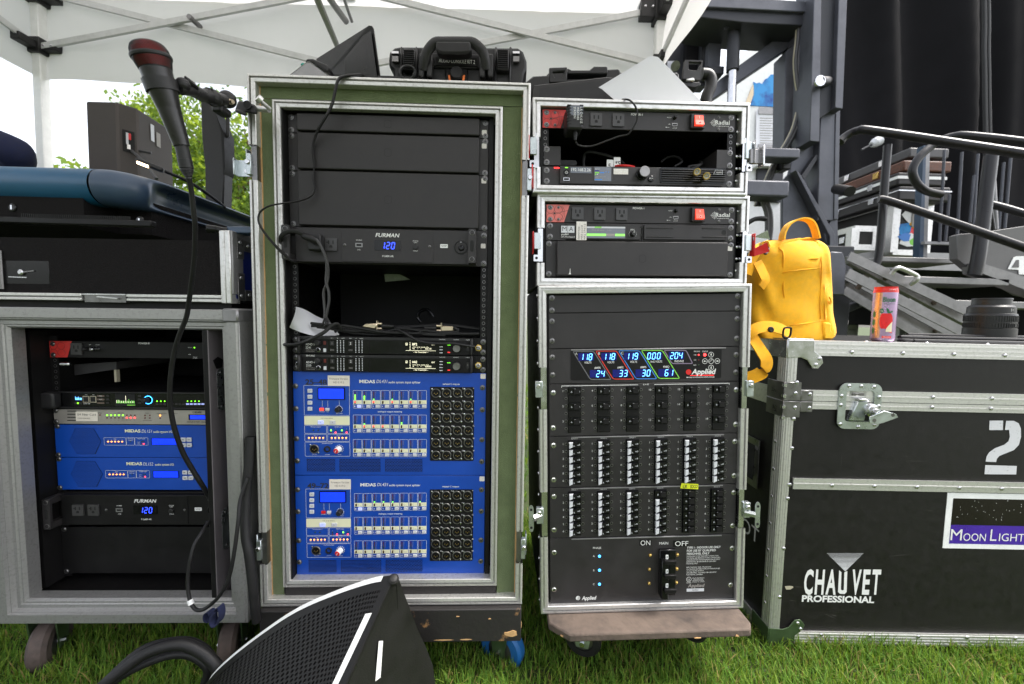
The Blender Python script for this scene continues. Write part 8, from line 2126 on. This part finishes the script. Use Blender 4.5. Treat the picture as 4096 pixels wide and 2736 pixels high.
b = MB(); b.lathe((cx_, .045, 0), (0, 0, 1), [(.0008, r_ * .80), (.006, r_ * .97), (.010, r_), (hc - .016, r_)], 'can_lilac', 32, False); b.lathe((cx_, .045, 0), (0, 0, 1), [(hc - .016, r_), (hc - .010, r_ * .985), (hc - .004, r_ * .93), (hc, r_ * .95), (hc, r_ * .90), (hc - .004, r_ * .86), (hc - .004, 0)], 'red', 32, False); cb = part('can_body', b, e, ang=40)
b = MB(); b.box(cx_ - .006, cx_ + .006, .028, .045, hc - .0035, hc - .0025, 'gold'); part('pull_tab', b, e)
def wrap(b, y0=0):
 for i, (x, y_, z) in enumerate(b.v):
  rr2 = r_ + .00025 - y_
  t = x / r_ - .25
  b.v[i] = (cx_ + rr2 * math.sin(t - .35), .045 - rr2 * math.cos(t - .35), z)
def rowsfill(b, xl_, xr_, z0, z1, mt, n=14, y_=0.0):
 for j in range(n):
  za, zb2 = z0 + (z1 - z0) * j / n, z0 + (z1 - z0) * (j + 1) / n
  for k in range(8):
   f0, f1 = k / 8, (k + 1) / 8
   L0, R0, L1, R1 = xl_(j / n), xr_(j / n), xl_((j + 1) / n), xr_((j + 1) / n)
   b.add([(L0 + (R0 - L0) * f0, y_, za), (L0 + (R0 - L0) * f1, y_, za), (L1 + (R1 - L1) * f1, y_, zb2), (L1 + (R1 - L1) * f0, y_, zb2)], [(0, 1, 2, 3)], mt)
k_ = hc / 437.0       # one zoomed pixel
zf = lambda y_: (1502 - y_) * k_
el_ = lambda f: math.sqrt(max(0, 1 - (2 * f - 1) ** 2))
b = MB()
rowsfill(b, lambda f: -.020, lambda f: -.010, .012, hc - .017, 'can_bronze', 4, .0001)
rowsfill(b, lambda f: -.0125 * el_(.08 + .84 * f) ** .7, lambda f: .0165 * el_(.08 + .84 * f) ** .7, zf(1395), zf(1275), 'apple')
rowsfill(b, lambda f: .0155 - .026 * el_(f * .5) * (1 - f), lambda f: .0165 - .002 * f, zf(1428), zf(1335), 'apple', 10, -.0001)
rowsfill(b, lambda f: .0150 - .021 * el_(.1 + f * .4) * (1 - f), lambda f: .0155, zf(1420), zf(1340), 'apple_flesh', 10, -.0002)
rowsfill(b, lambda f: .001 + .004 * (1 - f) - .002 * el_(f), lambda f: .001 + .006 * (1 - f) + .003 * el_(f), zf(1275), zf(1232), 'leaf_print', 6, -.0001); rowsfill(b, lambda f: .006 + .006 * f - .001 * el_(f), lambda f: .008 + .006 * f + .003 * el_(f), zf(1275), zf(1255), 'leaf_print', 6, -.0001)
rowsfill(b, lambda f: -.0095 - .0045 * el_(f), lambda f: -.0095 + .0045 * el_(f), zf(1275), zf(1235), 'leaf_print', 6, -.0001); rowsfill(b, lambda f: -.005, lambda f: .0155, zf(1470), zf(1453), 'apple', 2, -.0001)
for i in range(3): rowsfill(b, lambda f: -.027 - .004 * el_(f), lambda f: -.027 + .004 * el_(f), zf(1310 + 65 * i), zf(1255 + 65 * i), 'leaf_print', 6, -.0001)
b.text('Bloom', -.0085, zf(1185), .0135, -.0003, 'leaf_print', w=.0285, bold=.03); b.text('sparkling energy', -.0060, zf(1203), .0030, -.0003, 'leaf_print', w=.025)
b.text('CRISP APPLE', .002, hc - .0105, .0032, .0002, 'print', w=.017); b.text('0g', -.0095, zf(1260), .0042, -.0004, 'print', 'c'); b.text('ENERGY DRINK', .0052, zf(1466), .0032, -.0004, 'print', 'c', w=.015)
for i, s_ in enumerate(('natural energy', 'boosts metabolism', 'supports mood')): b.text(s_, .0052, zf(1484 + 9 * i), .0022, -.0003, 'leaf_print', 'c', w=.018)
wrap(b); part('printed_label', b, cb)
p0, p1 = C.t('c3', 1860, 100, -.12), C.t('c3', 2222, 100, -.12)
cx_, rl = (p0.x + p1.x) / 2, (p1.x - p0.x) / 2 * .86
hl = C.t('b3', 2060, 1165, -.12).z
e = thing('camera_lens', 'stubby black camera lens standing upright on the road case', 'lens', C, (cx_, .12, 0))
b = MB(); f = lambda y_: hl * (1 - (y_ - 1165) / 425)
b.lathe((cx_, .12, 0), (0, 0, 1), [(.0, rl), (f(1450), rl), (f(1446), rl * .96), (f(1330), rl * .975), (f(1312), rl * .95), (f(1308), rl * .90), (f(1250), rl * .89), (f(1232), rl * .80), (f(1228), rl * .74), (f(1180), rl * .73)], 'lens_black', 48); b.v = b.v
lb_ = part('barrel', b, e, ang=30)
b = MB()
for i in range(60):
 t = i * .1047; n_ = Vector((math.cos(t), math.sin(t), 0)); c2 = Vector((cx_, .12, 0)) + n_ * rl * .972
 b.bar(c2 + Vector((0, 0, f(1442))), c2 + Vector((0, 0, f(1400))), .0018, .0022, 'lens_black', tuple(n_)); b.bar(c2 + Vector((0, 0, f(1385))), c2 + Vector((0, 0, f(1330))), .0018, .0022, 'lens_black', tuple(n_))
part('grip_rib', b, lb_, kind='stuff')
b = MB(); b.lathe((cx_, .12, 0), (0, 0, 1), [(f(1180), rl * .745), (hl - .004, rl * .755), (hl, rl * .74), (hl, rl * .6), (hl - .003, 0)], 'plastic', 48, False); part('rear_cap', b, e)
b = MB(); a = rl * .97; x = -.006; yy = .12 - a - .0012; b.rrect(cx_ - .024, cx_ - .015, f(1432), f(1405), .001, yy + .012, yy + .016, 'radial_red'); b.text('G', cx_ - .0195, f(1428), .0065, yy + .0118, 'print', 'c', bold=.03)
v = [(cx_ + .004 + q_ * math.cos(i * .3142), yy + .0015, f(1418) + .7 * q_ * math.sin(i * .3142)) for q_ in (.011, .0095) for i in range(20)]; b.add(v, [(i, (i + 1) % 20, (i + 1) % 20 + 20, i + 20) for i in range(20)], 'steel_dark')
b.text('E-mount', cx_ + .010, f(1207), .0030, .12 - rl * .76, 'print', w=.014); b.quad(cx_, cx_ + .0008, f(1290), f(1265), .12 - rl * .90, 'print'); b.text('24', cx_ + .003, f(1280), .003, .12 - rl * .90, 'print'); part('marking', b, lb_)
CAB = (((1290, 110, .06), (1320, 92, .05), (1700, 95, .05), (2348, 118, .05), (2700, 125, .05)), ((1275, 120, .05), (1330, 135, .035), (1600, 152, .03), (2000, 130, .03), (2348, 145, .03), (2700, 150, .04)), ((1300, 95, .09), (1360, 70, .10), (1470, 70, .11), (1530, 88, .09), (1440, 98, .07), (1310, 100, .06)), ((1400, 150, .03), (1700, 168, .022), (2100, 160, .022), (2500, 172, .03)), ((1350, 85, .12), (1500, 78, .12), (1760, 100, .10), (2200, 108, .09), (2700, 112, .10)))
for k, pts in enumerate(CAB):
 b = MB(); P = []
 for x, y_, d in pts: p = C.t('c3', x, y_, -d); P.append(Vector((p.x, d, .0058 + .0085 * (k in (0, 2, 4)) + .006 * (k == 4))))
 b.tube(P, .0052, 'rubber', 8, 5); solo('instrument_cable', b, ('upper strand of the black cable coiled on the road case', 'front strand of the cable coil with a bend by the can', 'small end loop of the cable coil beside the can', 'lowest strand of the cable coil at the case edge', 'rearmost strand of the cable coil passing behind the lens')[k], 'cable', C, tuple(P[0]), 'coiled cable on the road case')
# things lying on top of the racks
ZK = zr(1500, 100, 1400)
Z1 = zr(1000, 0, 1050)
def plate(b, z, pts, d, th, mt, dz=None):     # flat slab whose outline is seen at pts; d: one depth or one per point
 ds = d if isinstance(d, (list, tuple)) else [d] * len(pts)
 f = [wp(z, *p, dd) for p, dd in zip(pts, ds)]
 n = len(f); off = dz or Vector((0, th, 0))
 b.add([tuple(p) for p in f] + [tuple(p + off) for p in f], [tuple(range(n)), tuple(range(2 * n - 1, n - 1, -1))] + [(i, i + n, (i + 1) % n + n, (i + 1) % n) for i in range(n)], mt)
e = thing('laptop', 'open dark laptop whose tilted screen stands on the tall green rack', 'laptop', W, wp(Z1, 900, 670, 1.1))
Q = ((590, 525), (1066, 230), (1090, 228), (1104, 250), (1168, 720), (640, 720)); DQ = (1.22, 1.06, 1.06, 1.06, 1.06, 1.2)
b = MB(); plate(b, Z1, Q, DQ, .007, 'plastic'); ls = part('screen_lid', b, e, bev=.001)
b = MB(); plate(b, Z1, ((640, 540), (1082, 275), (1140, 720), (690, 720)), (1.205, 1.058, 1.058, 1.19), .0005, 'gloss'); part('display', b, ls)
b = MB(); plate(b, Z1, ((880, 348), (918, 325), (918, 330), (880, 354)), 1.11, .001, 'void'); part('webcam', b, ls)
b = MB(); a_ = wp(Z1, 640, 705, 1.2); b.box(a_.x, a_.x + .30, 1.06, 1.25, a_.z - .08, a_.z - .066, 'plastic'); part('keyboard_base', b, e)
e = thing('laptop_stand', 'small bent white metal stand at the left end of the green rack top', 'stand', W, wp(Z1, 520, 660, 1.05))
b = MB(); P = ((345, 675), (500, 560), (525, 553), (550, 560), (730, 690)); b.grid(lambda u, v: smooth([wp(Z1, *p, 1.02) for p in P], 4)[round(u * 16)] + Vector((0, .10 * v, .012 * v)), 16, 2, 'white'); part('plate', b, e, ang=60)
b = MB(); plate(b, Z1, ((350, 680), (500, 567), (525, 560), (550, 567), (715, 690)), 1.021, .002, 'alu_dull'); part('front_edge', b, e)
b = MB(); plate(b, Z1, ((485, 545), (510, 520), (560, 520), (690, 575), (705, 610), (690, 640), (560, 560)), 1.03, .05, 'plastic'); solo('computer_mouse', b, 'black rounded mouse lying on the white stand beside the laptop', 'mouse', W, wp(Z1, 600, 560, 1.03), bev=.006, seg=3)
b = MB(); plate(b, Z1, ((448, 585), (452, 562), (480, 555), (480, 580)), 1.06, .02, 'teal'); solo('marker_cap', b, 'small teal cap behind the white stand on the green rack', 'cap', W, wp(Z1, 465, 570, 1.06), bev=.002)
e = thing('hard_case', 'black plastic hard case labelled AUDIO CONSOLE KIT 2 on the green rack', 'hard case', W, wp(ZK, 550, 400, 1.1))
CY_ = 1.10
b = MB(); plate(b, ZK, ((90, 230), (95, 180), (130, 150), (165, 143), (960, 150), (995, 175), (1018, 240), (1018, 290), (1000, 320), (985, 420), (125, 420), (118, 300), (92, 280)), CY_, .30, 'plastic'); part('shell', b, e, bev=.006, seg=2)
for x0, x1 in ((165, 182), (266, 282), (800, 815), (898, 914)):
 b = MB(); wbox(b, ZK, x0, 140, x1, 420, CY_ - .012, .05, 'plastic'); part('rib', b, e, bev=.003)
for x0, x1 in ((184, 266), (816, 898)):
 b = MB(); wbox(b, ZK, x0, 155, x1, 300, CY_ - .020, .02, 'plastic'); lt = part('latch', b, e, bev=.003)
 for k in range(9):
  b = MB(); wbox(b, ZK, x0 + 6, 166 + 14 * k, x1 - 6, 172 + 14 * k, CY_ - .023, .004, 'black2'); part('grip_ridge', b, lt)
b = MB(); wbox(b, ZK, 290, 190, 790, 285, CY_ - .008, .01, 'plastic'); wbox(b, ZK, 470, 290, 620, 420, CY_ - .010, .012, 'black2'); part('front_rib', b, e, bev=.003)
b = MB(); P = [wp(ZK, x, y_, CY_ - d) for x, y_, d in ((320, 300, .02), (335, 230, .03), (350, 180, .035), (400, 122, .04), (460, 117, .04), (530, 116, .04), (600, 117, .04), (660, 122, .04), (720, 175, .035), (738, 230, .03), (745, 300, .02))]; b.tube(P, .0125, 'plastic', 10, 4, flat=.8); hn = part('carry_handle', b, e)
b = MB(); plate(b, ZK, ((407, 105), (640, 107), (645, 170), (620, 186), (580, 190), (460, 190), (425, 180), (405, 165)), CY_ - .055, .03, 'rubber'); part('handle_grip', b, hn, bev=.005, seg=2)
for x0 in (290, 345, 700, 755):
 b = MB(); wbox(b, ZK, x0, 190, x0 + 38, 345, CY_ - .026, .02, 'plastic'); part('handle_bracket', b, e, bev=.003)
for x0 in (305, 745): b = MB(); wbox(b, ZK, x0, 200, x0 + 14, 235, CY_ - .0275, .002, 'button'); part('slot', b, hn)
b = MB(); wbox(b, ZK, 408, 218, 685, 272, CY_ - .012, .004, 'black2'); pl_ = part('name_plate', b, e)
b = MB(); p0, p1 = wp(ZK, 428, 250, CY_ - .0125), wp(ZK, 670, 248, CY_ - .0125); b.text('AUDIO CONSOLE KIT 2', p0.x, p0.z, .0095, CY_ - .0126, 'print', w=p1.x - p0.x, rot=-1); part('lettering', b, pl_)
b = MB(); p = wp(ZK, 547, 330, CY_ - .012); b.lathe(p, (0, -1, 0), [(0, .017), (.006, .017), (.010, .014)], 'rubber', 16); part('pressure_valve', b, e)
for s_ in (-1, 1): b = MB(); plate(b, ZK, [(547 + s_ * x, y_) for x, y_ in ((45, 335), (57, 335), (52, 370), (38, 370))], CY_ - .0125, .003, 'orange'); part('orange_mark', b, e)
for x0, x1 in ((110, 158), (924, 970)): b = MB(); wbox(b, ZK, x0, 175, x1, 190, CY_ - .014, .01, 'steel'); wbox(b, ZK, x0 + 4, 208, x1 - 2, 244, CY_ - .012, .008, 'steel_dark'); part('padlock_plate', b, e)
b = MB(); b.tube([wp(ZK, 215 + 50 * math.cos(t * .9) + 6 * math.sin(t * .13), 318 + 45 * math.sin(t * .9), 1.04 + .0015 * t) for t in np.linspace(0, 34, 60)], .0026, 'rubber', 6, 2); solo('coiled_lead', b, 'small coil of thin black lead in front of the labelled hard case', 'cable', W, wp(ZK, 215, 318, 1.04))
e = thing('open_hard_case', 'open black hard case with raised latches behind the papers on the topmost small case', 'hard case', W, wp(ZK, 1600, 480, 1.25))
b = MB(); plate(b, ZK, ((1005, 385), (1060, 340), (1160, 335), (1160, 315), (1640, 290), (1650, 320), (2040, 315), (2060, 540), (1010, 540)), 1.25, .3, 'plastic'); part('shell', b, e, bev=.006)
b = MB(); plate(b, ZK, ((1290, 285), (1320, 300), (1440, 300), (1470, 275), (1560, 275), (1565, 325), (1290, 330)), 1.2, .03, 'plastic'); part('rim', b, e, bev=.003)
for P, hole in ((((1168, 285), (1290, 280), (1288, 385), (1170, 385)), ((1190, 312), (1272, 308), (1262, 350), (1205, 352))), (((2080, 232), (2205, 235), (2180, 375), (2062, 365)), ((2108, 245), (2190, 248), (2168, 302), (2105, 298)))):
 b = MB(); f = [wp(ZK, *p, 1.16) for p in P]; h = [wp(ZK, *p, 1.16) for p in hole]; v = f + h + [p + Vector((0, .012, 0)) for p in f + h]
 b.add([tuple(p) for p in v], [(i, (i + 1) % 4, (i + 1) % 4 + 4, i + 4) for i in range(4)] + [(i + 8, i + 12, (i + 1) % 4 + 12, (i + 1) % 4 + 8) for i in range(4)] + [(i, i + 8, (i + 1) % 4 + 8, (i + 1) % 4) for i in range(4)] + [(i + 4, (i + 1) % 4 + 4, (i + 1) % 4 + 12, i + 12) for i in range(4)], 'plastic'); part('latch', b, e, bev=.002)
b = MB(); plate(b, ZK, ((2065, 385), (2180, 380), (2190, 400), (2150, 420), (2060, 410)), 1.15, .04, 'plastic'); plate(b, ZK, ((2090, 360), (2140, 350), (2150, 372), (2100, 375)), 1.145, .01, 'alu'); part('catch', b, e, bev=.002)
b = MB(); b.tube([wp(ZK, *p, 1.2) for p in ((2215, 560), (2225, 480), (2250, 420), (2255, 370), (2235, 335), (2190, 330))], .016, 'plastic', 10, 4); part('trolley_handle', b, e)
e = thing('flat_screen', 'dark flat screen with a raised rim lying tilted on the topmost small case', 'screen', W, wp(ZK, 1300, 480, 1.12))
b = MB(); plate(b, ZK, ((1040, 540), (1060, 402), (1560, 345), (1600, 352), (1640, 540)), 1.12, .02, 'black'); fs_ = part('frame', b, e, bev=.003)
b = MB(); plate(b, ZK, ((1095, 540), (1103, 425), (1535, 372), (1560, 540)), 1.1195, .001, 'plastic'); part('display', b, fs_)
for k, (nm, lab, mt, P, d) in enumerate((('paper_sheet', 'white back sheet whose edge shows behind the grey paper on the topmost case', 'sheet', ((1500, 418), (1850, 205), (1900, 215), (2080, 400), (2200, 524), (1700, 524)), 1.065), ('paper_sheet', 'grey-lit paper sheet leaning in front, on the topmost small case', 'sheet', ((1514, 422), (1884, 224), (1960, 300), (2050, 400), (2185, 526), (1720, 526), (1600, 497)), 1.055))):
 b = MB(); plate(b, ZK, P, d, .0008, mt); solo(nm, b, lab, 'paper', W, wp(ZK, 1850, 400, d))
# stairs to the stage
RX = lambda p, d: wp(ZC, *p, d)
e = thing('stage_stairs', 'grey aluminium stage stairs with black tube handrails at the right', 'stairs', W, (3.3, 2.6, 0))
def tubep(nm, pts, r, mt='rail_black', z=ZC, n=10, sub=5):
 b = MB(); b.tube([wp(z, *p) for p in pts], r, mt, n, sub); return part(nm, b, e)
tubep('handrail', ((175, 262, 2.7), (230, 205, 2.7), (320, 150, 2.68), (400, 125, 2.65), (480, 118, 2.62), (1000, 192, 2.5), (1600, 285, 2.36), (2348, 400, 2.2), (2700, 455, 2.1)), .026)
tubep('handrail', ((1370, 880, 2.9), (1280, 862, 2.9), (1180, 830, 2.9), (1085, 750, 2.9), (1035, 640, 2.9), (1040, 560, 2.9), (1090, 470, 2.9), (1160, 390, 2.9), (1270, 300, 2.9), (1400, 225, 2.88), (1520, 190, 2.85), (1650, 182, 2.8), (2000, 215, 2.7), (2400, 265, 2.6)), .026)
tubep('lower_rail', ((630, 935, 2.5), (740, 950, 2.48), (1200, 1105, 2.38), (1800, 1310, 2.26), (2400, 1520, 2.15)), .022)
tubep('lower_rail', ((1830, 985, 2.75), (1980, 1000, 2.72), (2400, 1120, 2.6)), .024)
tubep('post', ((740, 300, 2.58), (700, 800, 2.56), (640, 1560, 2.55), (585, 1750, 2.55)), .022)
tubep('post', ((1960, 420, 2.6), (1900, 900, 2.58), (1820, 1560, 2.55), (1760, 1830, 2.55)), .034)
tubep('post_brace', ((1935, 980, 2.75), (1985, 1290, 2.75)), .012); tubep('post_brace', ((1985, 640, 2.8), (2020, 1290, 2.8)), .012, 'alu_dull')
for x0, y0, x1, y1 in ((1410, 350, 1350, 1440), (1615, 380, 1560, 1350), (1805, 400, 1750, 1230), (2190, 450, 2120, 1280), (1760, 650, 1710, 1210), (2110, 500, 2050, 1290), (1470, 880, 1420, 1430)): tubep('baluster', ((x0, y0, 3.0), (x1, y1, 3.0)), .009, 'slate_steel', n=6)
b = MB(); wpoly(b, ZC, ((1165, 300), (1195, 300), (1160, 1640), (1110, 1640)), 3.05, .05, 'console_slate'); wpoly(b, ZC, ((1195, 300), (1240, 300), (1205, 1640), (1160, 1640)), 3.05, .05, 'alu_dull'); part('square_post', b, e)
b = MB(); wbox(b, ZC, 1180, 1435, 1545, 1468, 3.0, .03, 'alu_dull'); part('cross_tube', b, e)
for P, d in ((((280, 365), (345, 352), (1730, 1040), (1700, 1190), (1600, 1150), (290, 455)), 2.2), (((235, 590), (520, 720), (1545, 1310), (1210, 1310), (880, 1110), (235, 720)), 2.45)):
 b = MB(); wpoly(b, ZD, P, d, .03, 'stair_alu'); st = part('stringer', b, e, bev=.002)
 b = MB(); a_, c_ = wp(ZD, *P[0], d - .03), wp(ZD, *(P[2]), d - .03); b.bar(a_, c_, .05, .008, 'stair_alu', (0, 1, 0)); b.bar(a_ - Vector((0, 0, .09)), c_ - Vector((0, 0, .12)), .05, .008, 'stair_alu', (0, 1, 0)); part('flange', b, st)
 for x, y_ in (((715, 625), (1280, 918)) if d < 2.3 else ((278, 655), (1297, 1247))): b = MB(); b.lathe(wp(ZD, x, y_, d), (0, -1, 0), [(0, .014), (.006, .013), (.008, .008)], 'wood_brown', 10); part('bolt', b, st)
for x0, x1, y0, y1, d in ((670, 1590, 385, 440, 2.75), (390, 2180, 612, 688, 2.55), (860, 2700, 892, 970, 2.5)):
 b = MB(); wbox(b, ZD, x0, y0, x1, y1, d, .28, 'stair_alu'); part('tread', b, e, bev=.003)
tubep('tie_rod', ((545, 530, 2.3), (380, 755, 2.35)), .014, 'wood_brown', ZD)
tubep('grab_handle', ((780, 582, 2.14), (815, 535, 2.13), (850, 510, 2.12), (900, 512, 2.12), (1050, 580, 2.12), (1085, 605, 2.12), (1085, 640, 2.12), (1055, 670, 2.13), (1010, 700, 2.15)), .011, 'alu', ZD)
b = MB(); wpoly(b, ZD, ((1555, 120), (1600, 105), (1765, 95), (1720, 530), (1560, 400)), 2.62, .05, 'panel_grey'); part('end_plate', b, e, bev=.003)
b = MB(); wpoly(b, ZD, ((1840, 90), (1990, 65), (2700, -40), (2700, 900), (2300, 830), (1830, 560)), 2.70, .04, 'panel_grey'); sp_ = part('side_plate', b, e, bev=.003)
b = MB(); wpoly(b, ZD, ((1820, 440), (2700, 720), (2700, 900), (2150, 680), (1830, 560)), 2.55, .1, 'stair_alu'); part('stringer', b, e)
b = MB(); wpoly(b, ZD, ((2158, 520), (2225, 385), (2262, 368), (2420, 368), (2420, 590), (2290, 582), (2285, 530)), 2.695, .003, 'white'); wpoly(b, ZD, ((2210, 500), (2262, 412), (2290, 412), (2290, 500)), 2.691, .003, 'panel_grey'); part('stencilled_number', b, sp_)
def scase(nm, lab, x0, x1, y0, y1, d, ln, mt, band=None, cat='case', edge=None):
 a_, c_ = wp(ZC, x0, (y0 + y1) / 2, d), wp(ZC, x1, (y0 + y1) / 2, d); zt_, zb2 = wp(ZC, x0, y0, d).z, wp(ZC, x0, y1, d).z
 ee = thing(nm, lab, cat, W, ((a_.x + c_.x) / 2, d, zb2), 'cases stacked on the stage')
 b = MB(); b.box(a_.x, c_.x, d, d + ln, zb2, zt_, mt); part('body', b, ee, bev=.012, seg=2)
 if band:
  f0, f1, m2 = band; b = MB(); b.box(a_.x - .004, c_.x + .004, d - .004, d + ln, zt_ + (zb2 - zt_) * f1, zt_ + (zb2 - zt_) * f0, m2); part('trim_band', b, ee)
 for k in range(3):
  b = MB(); y_ = d + ln * (.18 + .3 * k); zm_ = (zt_ + zb2) / 2; b.box(a_.x - .010, a_.x - .001, y_, y_ + .05, zm_ - .025, zm_ + .025, 'gold' if mt == 'tooled' else 'steel'); part('catch', b, ee, bev=.002)
 if edge:
  for xx in (a_.x, c_.x):
   b = MB(); b.box(xx - .03, xx + .03, d - .006, d + .05, zb2 - .002, zt_ + .002, 'alu'); part('corner_post', b, ee)
  for zz in (zb2, zt_): b = MB(); b.box(a_.x - .006, c_.x + .006, d - .005, d + ln, zz - .022, zz + .022, 'alu'); part('edge_bar', b, ee)
 return ee, a_, c_, zb2, zt_
scase('guitar_case', 'worn black guitar case topmost of the stack on the stage', 1000, 1470, 320, 440, 3.3, 1.2, 'cable_grey', cat='guitar case')
scase('guitar_case', 'brown tooled leather guitar case with brass catches in the stage stack', 930, 1500, 470, 600, 3.25, 1.2, 'tooled', cat='guitar case')
scase('guitar_case', 'black guitar case with a broad white band in the stage stack', 860, 1430, 612, 765, 3.25, 1.2, 'black', (.30, .52, 'white'), 'guitar case')
scase('guitar_case', 'black guitar case lowest of the four in the stage stack', 870, 1485, 775, 945, 3.25, 1.2, 'black', (.28, .36, 'steel'), 'guitar case')
ee, a_, c_, zb2, zt_ = scase('flight_case', 'black flight case covered with stickers under the guitar cases', 830, 1215, 965, 1560, 3.35, 1.3, 'laminate', cat='flight case', edge=1)
for k, (fx, fz, s_, mt) in enumerate(((.55, .72, .10, 'white'), (.35, .45, .08, 'mural_blue'), (.65, .40, .07, 'apple'), (.45, .25, .08, 'white'), (.68, .22, .06, 'fr_green'), (.30, .30, .05, 'fr_blue'), (.6, .55, .05, 'yellow'))):
 b = MB(); x, z = a_.x + (c_.x - a_.x) * fx, zb2 + (zt_ - zb2) * fz; b.prism([(x + s_ * math.cos(t) * (1 + .25 * math.sin(3 * t + k)), z + s_ * .7 * math.sin(t)) for t in np.linspace(0, 6.0, 9)], 3.344 - .0006 * k, 3.348, mt); part('sticker', b, ee)
b = MB(); b.box(a_.x + .12, c_.x - .05, 3.335, 3.345, zt_ - .20, zt_ - .08, 'print_dim'); b.box(a_.x + .17, c_.x - .1, 3.332, 3.337, zt_ - .17, zt_ - .14, 'void'); part('recessed_handle', b, ee)
scase('flight_case', 'smaller black flight case with thick aluminium edges, left of the stickered one', 350, 600, 1280, 1500, 3.2, .5, 'laminate', cat='flight case', edge=1)
e = thing('understage_dark_sheet', 'added black sheets standing in for the shade under the stage deck behind the stairs', 'dark sheet', W, (4, 4.3, .7))  # added black sheets stand in for the shade under the deck
for x0, x1, zb3 in ((1.9, 2.6, .0), (2.6, 3.6, 1.0), (3.6, 4.5, .95), (4.5, 12, .0)):
 b = MB(); b.grid(lambda u, v: Vector((x0 + (x1 - x0) * u, 4.3 + .03 * math.sin(u * (x1 - x0) * 16), zb3 + (zd - .1 - zb3) * v)), 40, 2, 'curtain'); part('cloth', b, e, ang=80)
for k, (x0, y0, x1, y1, d, mt, lab) in enumerate(((880, 1110, 1240, 1420, 6, 'white', 'white cabinet seen under the stage between the two stair stringers'), (1330, 780, 1430, 900, 7, 'white', 'small white box seen below the middle stair tread'), (1310, 980, 1440, 1250, 6.5, 'white', 'white open-fronted unit seen below the lowest stair tread'), (60, 1170, 400, 1330, 5, 'alu', 'pale stacked metal planks seen beside the backpack'))):
 ee = thing('storage_unit', lab, 'storage unit', W, wp(ZD, (x0 + x1) / 2, y1, d)); b = MB(); wbox(b, ZD, x0, y0, x1, y1, d, .4, mt); part('body', b, ee, bev=.01)
 b = MB(); wbox(b, ZD, x0 + 25, y0 + (y1 - y0) * .35, x1 - 25, y0 + (y1 - y0) * (.8 if k == 2 else .38), d - .01, .012, 'slate_dark' if k == 2 else 'alu_dull'); part('front_panel', b, ee)
b = MB(); p0, p1 = wp(zr(3000, 0, 1096), 955, 1285, 4.5), wp(zr(3000, 0, 1096), 1040, 1240, 4.5); b.cyl(p0, p1, .012, 'slate_dark', 8); b.lathe(p1, p1 - p0, [(0, .03), (.04, .05), (.10, .05), (.13, .02)], 'button', 12); solo('stage_microphone', b, 'pale microphone on a dark boom in front of the black curtain', 'microphone', W, tuple(p1))
